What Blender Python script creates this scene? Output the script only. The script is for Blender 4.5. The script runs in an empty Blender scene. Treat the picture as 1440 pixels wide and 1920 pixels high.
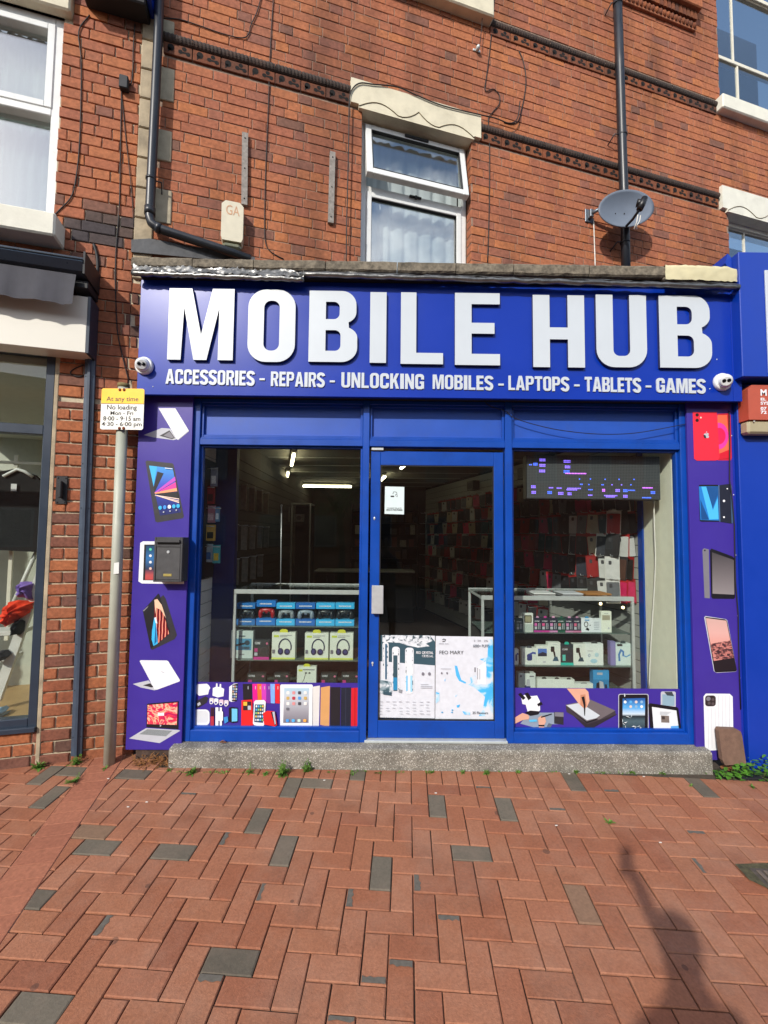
import bpy, bmesh, math, random
from mathutils import Vector, Matrix
from mathutils.geometry import tessellate_polygon
random.seed(7)
R = random.Random(11)
scene = bpy.context.scene
COL = scene.collection

# ------------------------------------------------------------------ camera
FPX, PITCH, ROLL, YAW = 815.404, 0.054235, 0.009692, 0.006932   # focal length in photo pixels, radians
CAM = Vector((0.0, 0.0, 1.6455))
_f = Vector((math.sin(YAW)*math.cos(PITCH), math.cos(YAW)*math.cos(PITCH), math.sin(PITCH)))
_r0 = Vector((math.cos(YAW), -math.sin(YAW), 0)); _u0 = _r0.cross(_f)
_r = math.cos(ROLL)*_r0 + math.sin(ROLL)*_u0
_u = -math.sin(ROLL)*_r0 + math.cos(ROLL)*_u0
cd = bpy.data.cameras.new('camera'); cam = bpy.data.objects.new('camera', cd); COL.objects.link(cam)
cd.sensor_fit = 'HORIZONTAL'; cd.sensor_width = 36.0; cd.lens = FPX/1440*36
cd.clip_start = 0.02; cd.clip_end = 500
cam.matrix_world = Matrix(((_r.x, _u.x, -_f.x, CAM.x), (_r.y, _u.y, -_f.y, CAM.y), (_r.z, _u.z, -_f.z, CAM.z), (0, 0, 0, 1)))
scene.camera = cam

# ------------------------------------------------------------------ sun and sky
SUN = Vector((1.302, 2.383, -1.69)).normalized()      # direction the light travels
sd = bpy.data.lights.new('sun', 'SUN'); sun = bpy.data.objects.new('sun', sd); COL.objects.link(sun)
sd.energy = 3.3; sd.angle = math.radians(0.9); sd.color = (1.0, 0.94, 0.86)
sun.rotation_euler = SUN.to_track_quat('-Z', 'Y').to_euler(); sun.location = (-6, -10, 12)
w = bpy.data.worlds.new('World'); scene.world = w; w.use_nodes = True
nt = w.node_tree; nt.nodes.clear()
out = nt.nodes.new('ShaderNodeOutputWorld'); bg = nt.nodes.new('ShaderNodeBackground')
sky = nt.nodes.new('ShaderNodeTexSky'); sky.sky_type = 'NISHITA'; sky.sun_disc = False
sky.sun_elevation = math.asin(-SUN.z); sky.sun_rotation = math.atan2(-SUN.x, -SUN.y)
sky.air_density = 1.0; sky.dust_density = 1.0; sky.ozone_density = 1.2
tc = nt.nodes.new('ShaderNodeTexCoord'); mp = nt.nodes.new('ShaderNodeMapping'); mp.inputs['Scale'].default_value = (1.0, 1.0, 1.9)
nz = nt.nodes.new('ShaderNodeTexNoise'); nz.inputs['Scale'].default_value = 2.6; nz.inputs['Detail'].default_value = 7; nz.inputs['Roughness'].default_value = 0.56
rp = nt.nodes.new('ShaderNodeValToRGB'); rp.color_ramp.elements[0].position = 0.47; rp.color_ramp.elements[1].position = 0.66
mx = nt.nodes.new('ShaderNodeMixRGB'); mx.inputs[2].default_value = (8.6, 8.8, 9.2, 1)
nt.links.new(tc.outputs['Generated'], mp.inputs[0]); nt.links.new(mp.outputs[0], nz.inputs['Vector'])
nt.links.new(nz.outputs['Fac'], rp.inputs[0]); nt.links.new(rp.outputs[0], mx.inputs[0])
nt.links.new(sky.outputs[0], mx.inputs[1]); nt.links.new(mx.outputs[0], bg.inputs[0])
bg.inputs[1].default_value = 0.15
nt.links.new(bg.outputs[0], out.inputs[0])
scene.view_settings.view_transform = 'Standard'; scene.view_settings.look = 'None'
scene.view_settings.gamma = 1.0; scene.view_settings.exposure = 0.33
scene.view_settings.use_curve_mapping = False
try:
    scene.cycles.max_bounces = 8; scene.cycles.transparent_max_bounces = 16; scene.cycles.diffuse_bounces = 4
    scene.cycles.glossy_bounces = 4; scene.cycles.caustics_reflective = False; scene.cycles.caustics_refractive = False
    scene.cycles.use_denoising = True
except Exception: pass

# ------------------------------------------------------------------ places: planes of the street front
def ray(x, y): return _r*((x-720)/FPX) - _u*((y-960)/FPX) + _f
class Fr:
    """a vertical building plane: s runs along it to the right, d away from the street, z up"""
    def __init__(s, ox, oy, ang):
        s.ang = ang
        s.M = Matrix.Translation((ox, oy, 0)) @ Matrix.Rotation(ang, 4, 'Z'); s.Mi = s.M.inverted()
    def at(s, x, y, d):
        o = s.Mi @ CAM; v = s.Mi.to_3x3() @ ray(x, y); t = (d-o.y)/v.y; q = o+v*t
        return (q.x, q.z)
THETA = 0.2643
SHOP = Fr(0, 0, 0)                  # the shopfront runs square to the view
WALL = Fr(0, 3.817, THETA)          # the old brick front runs at 15 degrees behind it
GSL, GSX = 0.054085, -0.004999      # the pavement's fall
def gz(x, y): return 1.6455-1.5976 + GSL*(y-4) + GSX*x
def gpx(x, y):
    d = ray(x, y); t = (1.6455-1.5976-4*GSL-CAM.z)/(d.z-GSL*d.y-GSX*d.x)
    return CAM + d*t

# ------------------------------------------------------------------ meshes
class MB:
    def __init__(s): s.v = []; s.f = []; s.m = []; s.sm = []; s.cur = 0; s.smooth = False
    def face(s, idx, m=None, sm=None):
        s.f.append(tuple(idx)); s.m.append(s.cur if m is None else m); s.sm.append(s.smooth if sm is None else sm)
    def add(s, vs):
        n = len(s.v); s.v += [tuple(q) for q in vs]; return n
    def quad(s, a, b, c, d):
        n = s.add((a, b, c, d)); s.face((n, n+1, n+2, n+3)); return s
    def box(s, x0, x1, y0, y1, z0, z1, c=0):
        if x1 < x0: x0, x1 = x1, x0
        if y1 < y0: y0, y1 = y1, y0
        if z1 < z0: z0, z1 = z1, z0
        c = min(c, (x1-x0)*.45, (y1-y0)*.45, (z1-z0)*.45)
        if c <= 0:
            n = s.add([(x, y, z) for x in (x0, x1) for y in (y0, y1) for z in (z0, z1)])
            for q in ((0, 1, 3, 2), (4, 6, 7, 5), (0, 4, 5, 1), (2, 3, 7, 6), (0, 2, 6, 4), (1, 5, 7, 3)): s.face([n+k for k in q])
            return s
        P = {}
        X = (x0, x1); Y = (y0, y1); Z = (z0, z1)
        for i in (0, 1):
            for j in (0, 1):
                for k in (0, 1):
                    ci = c*(1-2*i); cj = c*(1-2*j); ck = c*(1-2*k)
                    P[i, j, k] = s.add([(X[i], Y[j]+cj, Z[k]+ck), (X[i]+ci, Y[j], Z[k]+ck), (X[i]+ci, Y[j]+cj, Z[k])])
        for i in (0, 1): s.face([P[i, j, k] for j, k in ((0, 0), (0, 1), (1, 1), (1, 0))])
        for j in (0, 1): s.face([P[i, j, k]+1 for i, k in ((0, 0), (1, 0), (1, 1), (0, 1))])
        for k in (0, 1): s.face([P[i, j, k]+2 for i, j in ((0, 0), (0, 1), (1, 1), (1, 0))])
        for j in (0, 1):
            for k in (0, 1): s.face([P[0, j, k]+1, P[1, j, k]+1, P[1, j, k]+2, P[0, j, k]+2])
        for i in (0, 1):
            for k in (0, 1): s.face([P[i, 0, k], P[i, 1, k], P[i, 1, k]+2, P[i, 0, k]+2])
        for i in (0, 1):
            for j in (0, 1): s.face([P[i, j, 0], P[i, j, 1], P[i, j, 1]+1, P[i, j, 0]+1])
        for q in P.values(): s.face((q, q+1, q+2))
        return s
    def prism(s, loops, d0, d1, back=True):
        """loops: outer (s,z) loop, then holes; extruded from depth d0 (front) to d1"""
        if not isinstance(loops[0][0], (tuple, list)): loops = [loops]
        tri = tessellate_polygon([[Vector((p[0], p[1], 0)) for p in L] for L in loops])
        fl = [p for L in loops for p in L]
        n0 = s.add([(p[0], d0, p[1]) for p in fl])
        for t in tri: s.face([n0+k for k in t])
        if d1 is None: return s
        n1 = s.add([(p[0], d1, p[1]) for p in fl])
        if back:
            for t in tri: s.face([n1+k for k in reversed(t)])
        o = 0
        for L in loops:
            m = len(L)
            for k in range(m): s.face((n0+o+k, n0+o+(k+1) % m, n1+o+(k+1) % m, n1+o+k))
            o += m
        return s
    def tube(s, pts, r, n=8, cap=True, smooth=True):
        pts = [Vector(p) for p in pts]; rs = r if isinstance(r, (list, tuple)) else [r]*len(pts)
        rings = []; up = None
        for k, p in enumerate(pts):
            t = (pts[min(k+1, len(pts)-1)]-pts[max(k-1, 0)]).normalized()
            if up is None: up = Vector((0, 0, 1)) if abs(t.z) < .9 else Vector((1, 0, 0))
            a = t.cross(up)
            if a.length < 1e-5: a = t.orthogonal()
            a.normalize(); b = a.cross(t).normalized(); up = b
            rings.append(s.add([p+(a*math.cos(2*math.pi*q/n)+b*math.sin(2*math.pi*q/n))*rs[k] for q in range(n)]))
        for k in range(len(pts)-1):
            for q in range(n): s.face((rings[k]+q, rings[k]+(q+1) % n, rings[k+1]+(q+1) % n, rings[k+1]+q), sm=smooth)
        if cap:
            s.face([rings[0]+q for q in reversed(range(n))], sm=False); s.face([rings[-1]+q for q in range(n)], sm=False)
        return s
    def lathe(s, prof, org=(0, 0, 0), axis=(0, 0, 1), n=24, sx=1, sy=1):
        ax = Vector(axis).normalized(); a = ax.orthogonal().normalized(); b = ax.cross(a); o = Vector(org)
        rings = [s.add([o+ax*h+(a*math.cos(2*math.pi*q/n)*sx+b*math.sin(2*math.pi*q/n)*sy)*r for q in range(n)]) for r, h in prof]
        for k in range(len(prof)-1):
            for q in range(n): s.face((rings[k]+q, rings[k]+(q+1) % n, rings[k+1]+(q+1) % n, rings[k+1]+q), sm=True)
        s.face([rings[0]+q for q in reversed(range(n))]); s.face([rings[-1]+q for q in range(n)])
        return s
    def ball(s, c, r, n=12, m=8):
        rx, ry, rz = r if isinstance(r, (tuple, list)) else (r, r, r)
        rings = []
        for i in range(m+1):
            a = -math.pi/2+math.pi*i/m
            rings.append(s.add([(c[0]+rx*math.cos(a)*math.cos(2*math.pi*q/n), c[1]+ry*math.cos(a)*math.sin(2*math.pi*q/n), c[2]+rz*math.sin(a)) for q in range(n)]))
        for k in range(m):
            for q in range(n): s.face((rings[k]+q, rings[k]+(q+1) % n, rings[k+1]+(q+1) % n, rings[k+1]+q), sm=True)
        return s
    def mesh(s, name, mats, base=(0, 0, 0), recalc=True):
        me = bpy.data.meshes.new(name); b = base
        me.from_pydata([(p[0]-b[0], p[1]-b[1], p[2]-b[2]) for p in s.v], [], s.f)
        for m in (mats if isinstance(mats, (list, tuple)) else [mats]): me.materials.append(m)
        me.polygons.foreach_set('material_index', s.m); me.polygons.foreach_set('use_smooth', s.sm)
        if recalc and len(s.f) < 60000:
            bm = bmesh.new(); bm.from_mesh(me); bmesh.ops.recalc_face_normals(bm, faces=bm.faces); bm.to_mesh(me); bm.free()
        me.update(); return me

def obj(name, me, parent=None, loc=None):
    o = bpy.data.objects.new(name, me); COL.objects.link(o)
    if parent is not None: o.parent = parent
    if loc is not None: o.location = loc
    return o
def tag(o, label=None, cat=None, group=None, kind=None):
    if label: o['label'] = label
    if cat: o['category'] = cat
    if group: o['group'] = group
    if kind: o['kind'] = kind
    return o
class T:
    """a thing: an Empty at its base, parts as children"""
    def __init__(s, name, label, cat, base, fr=SHOP, group=None, kind=None):
        s.base = base; s.fr = fr
        s.root = obj(name, None); s.root.matrix_world = fr.M @ Matrix.Translation(base); s.root.empty_display_size = .05
        tag(s.root, label, cat, group, kind)
    def part(s, name, mb, mat, parent=None, label=None, kind=None):
        o = obj(name, mb.mesh(name, mat, s.base), parent or s.root)
        return tag(o, label, kind=kind)
def solo(name, mb, mat, label, cat, base, fr=SHOP, group=None, kind=None):
    o = obj(name, mb.mesh(name, mat, base)); o.matrix_world = fr.M @ Matrix.Translation(base)
    return tag(o, label, cat, group, kind)

# 2-D shapes, (s,z) or normalised
def rrect(x0, y0, x1, y1, r, n=4):
    if x1 < x0: x0, x1 = x1, x0
    if y1 < y0: y0, y1 = y1, y0
    r = min(r, (x1-x0)/2, (y1-y0)/2); L = []
    for cx, cy, a in ((x1-r, y1-r, 0), (x0+r, y1-r, 90), (x0+r, y0+r, 180), (x1-r, y0+r, 270)):
        for k in range(n+1):
            t = math.radians(a+90*k/n); L.append((cx+r*math.cos(t), cy+r*math.sin(t)))
    return L
def ell(cx, cy, rx, ry, n=20, a0=0, a1=360):
    m = n if a1-a0 == 360 else n+1
    return [(cx+rx*math.cos(math.radians(a0+(a1-a0)*k/n)), cy+ry*math.sin(math.radians(a0+(a1-a0)*k/n))) for k in range(m)]
def band(pts, w):
    """a stroke of width w along a polyline (list of loops' outer edge)"""
    A = []; B = []
    for k, p in enumerate(pts):
        q0 = pts[max(k-1, 0)]; q1 = pts[min(k+1, len(pts)-1)]
        dx, dy = q1[0]-q0[0], q1[1]-q0[1]; l = math.hypot(dx, dy) or 1
        nx, ny = -dy/l*w/2, dx/l*w/2
        A.append((p[0]+nx, p[1]+ny)); B.append((p[0]-nx, p[1]-ny))
    return A+B[::-1]
_txt = {}
def text_loops(t, bold=0.0, spacing=1.0):
    """triangles of a line of lettering, normalised to a unit box"""
    k = (t, bold, spacing)
    if k in _txt: return _txt[k]
    cu = bpy.data.curves.new('t', 'FONT'); cu.body = t; cu.offset = bold; cu.space_character = spacing; cu.resolution_u = 3; cu.fill_mode = 'FRONT' if hasattr(cu, 'fill_mode') else cu.fill_mode
    o = bpy.data.objects.new('t', cu); COL.objects.link(o)
    dg = bpy.context.evaluated_depsgraph_get(); me = bpy.data.meshes.new_from_object(o.evaluated_get(dg))
    V = [(v.co.x, v.co.y) for v in me.vertices]; F = [tuple(p.vertices) for p in me.polygons]
    bpy.data.objects.remove(o); bpy.data.curves.remove(cu); bpy.data.meshes.remove(me)
    x0 = min(v[0] for v in V); x1 = max(v[0] for v in V); y0 = min(v[1] for v in V); y1 = max(v[1] for v in V)
    V = [((v[0]-x0)/(x1-x0), (v[1]-y0)/(y1-y0)) for v in V]
    _txt[k] = (V, F); return V, F
def put_text(mb, t, s0, z0, s1, z1, d0, d1=None, bold=0.0, shear=None, spacing=1.0):
    """lettering filling the box (s0,z0)-(s1,z1); shear tilts the base line"""
    V, F = text_loops(t, bold, spacing); sh = shear or 0
    n = mb.add([(s0+(s1-s0)*x, d0, z0+(z1-z0)*y+sh*x) for x, y in V])
    for f in F: mb.face([n+k for k in f])
    if d1 is not None:
        n1 = mb.add([(s0+(s1-s0)*x, d1, z0+(z1-z0)*y+sh*x) for x, y in V])
        from collections import Counter
        c = Counter()
        for f in F:
            for a, b in zip(f, f[1:]+f[:1]): c[(min(a, b), max(a, b))] += 1
        for (a, b), m in c.items():
            if m == 1: mb.face((n+a, n+b, n1+b, n1+a))

class Print:
    """flat print on a board: coloured shapes traced on the plane at depth d, stacked by a hair"""
    def __init__(s, fr, d, step=.0004): s.fr = fr; s.d = d; s.step = step; s.mb = MB(); s.mats = []
    def mi(s, m):
        if m not in s.mats: s.mats.append(m)
        s.mb.cur = s.mats.index(m)
    def nxt(s): s.d -= s.step; return s.d
    def poly(s, pts, m):
        s.mi(m); d = s.nxt(); q = [s.fr.at(x, y, d) for x, y in pts]; s.mb.prism([q], d, None); return s
    def text(s, t, x0, y0, x1, y1, m, bold=0.0, y1r=None):
        s.mi(m); d = s.nxt(); a = s.fr.at(x0, y1, d); b = s.fr.at(x1, y0, d)
        put_text(s.mb, t, a[0], a[1], b[0], b[1], d, None, bold); return s

# ------------------------------------------------------------------ materials
def lin(h):
    if isinstance(h, (tuple, list)): return (*h[:3], 1)
    h = h.lstrip('#'); c = [int(h[i:i+2], 16)/255 for i in (0, 2, 4)]
    return tuple(x/12.92 if x <= .04045 else ((x+.055)/1.055)**2.4 for x in c)+(1,)
MATS = {}
def mat(name, col, rough=.6, metal=0, var=.12, scale=18, bump=0, bscale=60, spec=.5, emit=None, coat=0, dirt=0, dirtcol='#3a3128', dscale=3):
    """principled paint with a little uneven tone, roughness and relief"""
    if name in MATS: return MATS[name]
    m = bpy.data.materials.new(name); m.use_nodes = True; t = m.node_tree; N = t.nodes; L = t.links
    b = N['Principled BSDF']; c = lin(col)
    b.inputs['Roughness'].default_value = rough; b.inputs['Metallic'].default_value = metal
    b.inputs['Specular IOR Level'].default_value = spec
    if coat: b.inputs['Coat Weight'].default_value = coat; b.inputs['Coat Roughness'].default_value = .08
    g = N.new('ShaderNodeNewGeometry')
    if var or bump or dirt:
        n = N.new('ShaderNodeTexNoise'); n.inputs['Scale'].default_value = scale; n.inputs['Detail'].default_value = 5
        L.new(g.outputs['Position'], n.inputs['Vector'])
        mr = N.new('ShaderNodeMapRange'); mr.inputs[1].default_value = .3; mr.inputs[2].default_value = .7; mr.inputs[3].default_value = 1-var; mr.inputs[4].default_value = 1+var
        L.new(n.outputs['Fac'], mr.inputs[0])
        x = N.new('ShaderNodeMixRGB'); x.blend_type = 'MULTIPLY'; x.inputs[0].default_value = 1; x.inputs[1].default_value = c
        L.new(mr.outputs[0], x.inputs[2]); col_out = x.outputs[0]
        if dirt:
            n3 = N.new('ShaderNodeTexNoise'); n3.inputs['Scale'].default_value = dscale; n3.inputs['Detail'].default_value = 8; n3.inputs['Roughness'].default_value = .7
            L.new(g.outputs['Position'], n3.inputs['Vector'])
            r3 = N.new('ShaderNodeMapRange'); r3.inputs[1].default_value = .5; r3.inputs[2].default_value = .75; r3.inputs[3].default_value = 0; r3.inputs[4].default_value = dirt
            L.new(n3.outputs['Fac'], r3.inputs[0])
            x2 = N.new('ShaderNodeMixRGB'); x2.inputs[2].default_value = lin(dirtcol); L.new(r3.outputs[0], x2.inputs[0]); L.new(col_out, x2.inputs[1]); col_out = x2.outputs[0]
        L.new(col_out, b.inputs['Base Color'])
        mr2 = N.new('ShaderNodeMapRange'); mr2.inputs[3].default_value = max(.02, rough-.08); mr2.inputs[4].default_value = min(1, rough+.08)
        L.new(n.outputs['Fac'], mr2.inputs[0]); L.new(mr2.outputs[0], b.inputs['Roughness'])
    else: b.inputs['Base Color'].default_value = c
    if bump:
        n2 = N.new('ShaderNodeTexNoise'); n2.inputs['Scale'].default_value = bscale; n2.inputs['Detail'].default_value = 6
        L.new(g.outputs['Position'], n2.inputs['Vector'])
        bp = N.new('ShaderNodeBump'); bp.inputs['Strength'].default_value = bump; bp.inputs['Distance'].default_value = .004
        L.new(n2.outputs['Fac'], bp.inputs['Height']); L.new(bp.outputs[0], b.inputs['Normal'])
    if emit:
        b.inputs['Emission Color'].default_value = c; b.inputs['Emission Strength'].default_value = emit
    MATS[name] = m; return m
def flat(col, rough=.45):
    k = 'ink_'+str(col); return mat(k, col, rough, var=.03)
def glass(name, tint=(.80, .83, .82), f0=.04, dust=0):
    """thin sheet glass: clear with a mirror share that grows towards grazing angles, the same from both sides"""
    if name in MATS: return MATS[name]
    m = bpy.data.materials.new(name); m.use_nodes = True; t = m.node_tree; N = t.nodes; L = t.links; N.remove(N['Principled BSDF'])
    tr = N.new('ShaderNodeBsdfTransparent'); tr.inputs[0].default_value = (*tint, 1)
    gl = N.new('ShaderNodeBsdfGlossy'); gl.inputs['Roughness'].default_value = 0.0; gl.inputs[0].default_value = (1, 1, 1, 1)
    g = N.new('ShaderNodeNewGeometry'); dt = N.new('ShaderNodeVectorMath'); dt.operation = 'DOT_PRODUCT'; L.new(g.outputs['Incoming'], dt.inputs[0]); L.new(g.outputs['Normal'], dt.inputs[1])
    def mth(op, a, b=None):
        n = N.new('ShaderNodeMath'); n.operation = op
        for k, v in enumerate((a, b)):
            if v is None: continue
            if isinstance(v, (int, float)): n.inputs[k].default_value = v
            else: L.new(v, n.inputs[k])
        return n.outputs[0]
    c = mth('ABSOLUTE', dt.outputs['Value']); q = mth('POWER', mth('SUBTRACT', 1.0, c), 5.0); F = mth('ADD', mth('MULTIPLY', q, 1-f0), f0)
    x = N.new('ShaderNodeMixShader'); L.new(F, x.inputs[0]); L.new(tr.outputs[0], x.inputs[1]); L.new(gl.outputs[0], x.inputs[2])
    if dust:                                            # a film of street dust and wiping smears, added to haze the dark interior
        df = N.new('ShaderNodeBsdfDiffuse'); df.inputs[0].default_value = lin('#b8b4a8'); mp = N.new('ShaderNodeMapping'); mp.inputs['Scale'].default_value = (1.2, 1, 3.2); mp.inputs['Rotation'].default_value = (0, .5, 0)
        nz = N.new('ShaderNodeTexNoise'); nz.inputs['Scale'].default_value = 2.2; nz.inputs['Detail'].default_value = 8; nz.inputs['Distortion'].default_value = 1.2; L.new(g.outputs['Position'], mp.inputs[0]); L.new(mp.outputs[0], nz.inputs['Vector'])
        mr = N.new('ShaderNodeMapRange'); mr.inputs[1].default_value = .35; mr.inputs[2].default_value = .8; mr.inputs[3].default_value = dust*.3; mr.inputs[4].default_value = dust*2; L.new(nz.outputs['Fac'], mr.inputs[0])
        y = N.new('ShaderNodeMixShader'); L.new(mr.outputs[0], y.inputs[0]); L.new(x.outputs[0], y.inputs[1]); L.new(df.outputs[0], y.inputs[2]); x = y
    L.new(x.outputs[0], N['Material Output'].inputs[0])
    MATS[name] = m; return m
def ramp_mat(name, stops, rough=.4, scale=8, rot=(0, 0, 0), kind='noise', dist=2.0, sc3=(1, 1, 1)):
    """flat coloured artwork: a colour ramp over noise, wave or a straight gradient"""
    if name in MATS: return MATS[name]
    m = bpy.data.materials.new(name); m.use_nodes = True; t = m.node_tree; N = t.nodes; L = t.links
    b = N['Principled BSDF']; b.inputs['Roughness'].default_value = rough
    g = N.new('ShaderNodeTexCoord'); mp = N.new('ShaderNodeMapping'); mp.inputs['Rotation'].default_value = rot; mp.inputs['Scale'].default_value = sc3
    L.new(g.outputs['Generated' if kind == 'grad' else 'Object'], mp.inputs[0])
    if kind == 'noise':
        n = N.new('ShaderNodeTexNoise'); n.inputs['Scale'].default_value = scale; n.inputs['Detail'].default_value = 4; n.inputs['Distortion'].default_value = dist
        L.new(mp.outputs[0], n.inputs['Vector']); o = n.outputs['Fac']
    elif kind == 'wave':
        n = N.new('ShaderNodeTexWave'); n.inputs['Scale'].default_value = scale; n.inputs['Distortion'].default_value = dist
        L.new(mp.outputs[0], n.inputs['Vector']); o = n.outputs['Fac']
    else:
        n = N.new('ShaderNodeSeparateXYZ'); L.new(mp.outputs[0], n.inputs[0]); o = n.outputs['Z']
    r = N.new('ShaderNodeValToRGB'); e = r.color_ramp.elements
    while len(e) < len(stops): e.new(.5)
    for k, (p, c) in enumerate(stops): e[k].position = p; e[k].color = lin(c)
    L.new(o, r.inputs[0]); L.new(r.outputs[0], b.inputs['Base Color'])
    MATS[name] = m; return m
def rand_mat(name, stops, rough=.85, stain=.55, staincol='#231a17', bump=.5, fine=45, stain_scale=.9, zs=.45, spec=.3, speck=.25, gum=0, streak=0, dust=0):
    """fired clay: every piece takes its own tone, with mottling, soot and grain"""
    m = bpy.data.materials.new(name); m.use_nodes = True; t = m.node_tree; N = t.nodes; L = t.links
    b = N['Principled BSDF']; b.inputs['Roughness'].default_value = rough; b.inputs['Specular IOR Level'].default_value = spec
    oi = N.new('ShaderNodeObjectInfo'); g = N.new('ShaderNodeNewGeometry')
    ad = N.new('ShaderNodeMath'); ad.operation = 'ADD'; L.new(oi.outputs['Random'], ad.inputs[0]); L.new(g.outputs['Random Per Island'], ad.inputs[1])
    fr = N.new('ShaderNodeMath'); fr.operation = 'FRACT'; L.new(ad.outputs[0], fr.inputs[0])
    r = N.new('ShaderNodeValToRGB'); r.color_ramp.interpolation = 'LINEAR'; e = r.color_ramp.elements
    while len(e) < len(stops): e.new(.5)
    for k, (p, c) in enumerate(stops): e[k].position = p; e[k].color = lin(c)
    L.new(fr.outputs[0], r.inputs[0])
    def noise(sc, det=5, vec=None, ro=.55):
        n = N.new('ShaderNodeTexNoise'); n.inputs['Scale'].default_value = sc; n.inputs['Detail'].default_value = det; n.inputs['Roughness'].default_value = ro
        L.new(vec or g.outputs['Position'], n.inputs['Vector']); return n
    n1 = noise(fine); mr = N.new('ShaderNodeMapRange'); mr.inputs[1].default_value = .3; mr.inputs[2].default_value = .7; mr.inputs[3].default_value = 1-speck; mr.inputs[4].default_value = 1+speck
    L.new(n1.outputs['Fac'], mr.inputs[0])
    x = N.new('ShaderNodeMixRGB'); x.blend_type = 'MULTIPLY'; x.inputs[0].default_value = 1; L.new(r.outputs[0], x.inputs[1]); L.new(mr.outputs[0], x.inputs[2])
    mp = N.new('ShaderNodeMapping'); mp.inputs['Scale'].default_value = (1, 1, zs); L.new(g.outputs['Position'], mp.inputs[0])
    n2 = noise(stain_scale, 9, mp.outputs[0], .68); m2 = N.new('ShaderNodeMapRange'); m2.inputs[1].default_value = .5; m2.inputs[2].default_value = .74; m2.inputs[3].default_value = 0; m2.inputs[4].default_value = stain
    L.new(n2.outputs['Fac'], m2.inputs[0])
    x2 = N.new('ShaderNodeMixRGB'); x2.inputs[2].default_value = lin(staincol); L.new(m2.outputs[0], x2.inputs[0]); L.new(x.outputs[0], x2.inputs[1])
    last = x2.outputs[0]
    def overlay(fac, col, last):
        o = N.new('ShaderNodeMixRGB'); L.new(fac, o.inputs[0]); L.new(last, o.inputs[1]); o.inputs[2].default_value = lin(col); return o.outputs[0]
    if streak:                                          # broad soot runs down the wall
        m3 = N.new('ShaderNodeMapping'); m3.inputs['Scale'].default_value = (1.5, 1.5, .22); L.new(g.outputs['Position'], m3.inputs[0]); n4 = noise(1.5, 4, m3.outputs[0], .6)
        r4 = N.new('ShaderNodeMapRange'); r4.inputs[1].default_value = .52; r4.inputs[2].default_value = .72; r4.inputs[3].default_value = 0; r4.inputs[4].default_value = streak; L.new(n4.outputs['Fac'], r4.inputs[0]); last = overlay(r4.outputs[0], staincol, last)
    if dust:                                            # pale dried dust lying unevenly
        n5 = noise(2.3, 8, None, .72); r5 = N.new('ShaderNodeMapRange'); r5.inputs[1].default_value = .45; r5.inputs[2].default_value = .75; r5.inputs[3].default_value = 0; r5.inputs[4].default_value = dust; L.new(n5.outputs['Fac'], r5.inputs[0]); last = overlay(r5.outputs[0], '#b79a86', last)
    if gum:                                             # old chewing gum and drip spots
        v = N.new('ShaderNodeTexVoronoi'); v.inputs['Scale'].default_value = 5.5; L.new(g.outputs['Position'], v.inputs['Vector']); sp_ = N.new('ShaderNodeSeparateXYZ'); L.new(v.outputs['Color'], sp_.inputs[0])
        th_ = N.new('ShaderNodeMapRange'); th_.inputs[1].default_value = .55; th_.inputs[2].default_value = 1; th_.inputs[3].default_value = 0; th_.inputs[4].default_value = .11; L.new(sp_.outputs[0], th_.inputs[0])
        ls = N.new('ShaderNodeMath'); ls.operation = 'LESS_THAN'; L.new(v.outputs['Distance'], ls.inputs[0]); L.new(th_.outputs[0], ls.inputs[1]); mu_ = N.new('ShaderNodeMath'); mu_.operation = 'MULTIPLY'; mu_.inputs[1].default_value = gum; L.new(ls.outputs[0], mu_.inputs[0]); last = overlay(mu_.outputs[0], '#453631', last)
    L.new(last, b.inputs['Base Color'])
    n3 = noise(130, 6, None, .7); bp = N.new('ShaderNodeBump'); bp.inputs['Strength'].default_value = bump; bp.inputs['Distance'].default_value = .004
    L.new(n3.outputs['Fac'], bp.inputs['Height']); L.new(bp.outputs[0], b.inputs['Normal'])
    MATS[name] = m; return m
# ================================================================== materials used all over
M_brick = rand_mat('red_brick', [(0, '#945b44'), (.2, '#a26246'), (.45, '#a96946'), (.65, '#9b5f48'), (.82, '#b06d44'), (.95, '#8f5b4a'), (1, '#765446')], stain=.55, stain_scale=1.3, speck=.24, fine=38, bump=.7, streak=.5, staincol='#2e231e')
M_brick_pier = rand_mat('pier_brick', [(0, '#8f5840'), (.3, '#a76642'), (.55, '#9e5e40'), (.8, '#94583f'), (.94, '#7a5042'), (1, '#5a453c')], streak=.35, stain=.42, stain_scale=1.6, speck=.28, bump=.8)
M_mortar = mat('lime_mortar', '#917a69', .95, var=.3, scale=30, bump=.6, dirt=.6, dirtcol='#3d332c', dscale=1.2)
M_mortar_pier = mat('pier_mortar', '#c2b59a', .95, var=.2, scale=30, bump=.8, dirt=.5, dirtcol='#4a4036', dscale=2)
M_engineering = rand_mat('dark_engineering_brick', [(0, '#4a3f3c'), (.4, '#5c4a42'), (.7, '#423c3e'), (1, '#6a5044')], stain=.4, speck=.25)
M_tile = rand_mat('terracotta_tile', [(0, '#80492f'), (.4, '#6a4030'), (.7, '#8c5232'), (1, '#5c3c30')], stain=.6, speck=.3)
M_rope = mat('sooty_moulding', '#3a302b', .9, var=.35, scale=25, bump=.8, dirt=.5, dirtcol='#6b4a3a')
M_hole = mat('hole_shade_black', '#0d0a09', .95, var=0)  # flat black standing for the shade in holes, slots and slat gaps
M_cream = mat('cream_masonry_paint', '#d6ceb4', .75, var=.07, scale=9, bump=.25, dirt=.3, dirtcol='#8c846c', dscale=5)
M_white_sill = mat('white_masonry_paint', '#dcdacb', .75, var=.06, scale=9, bump=.25, dirt=.25, dirtcol='#8f8a78', dscale=5)
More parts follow.
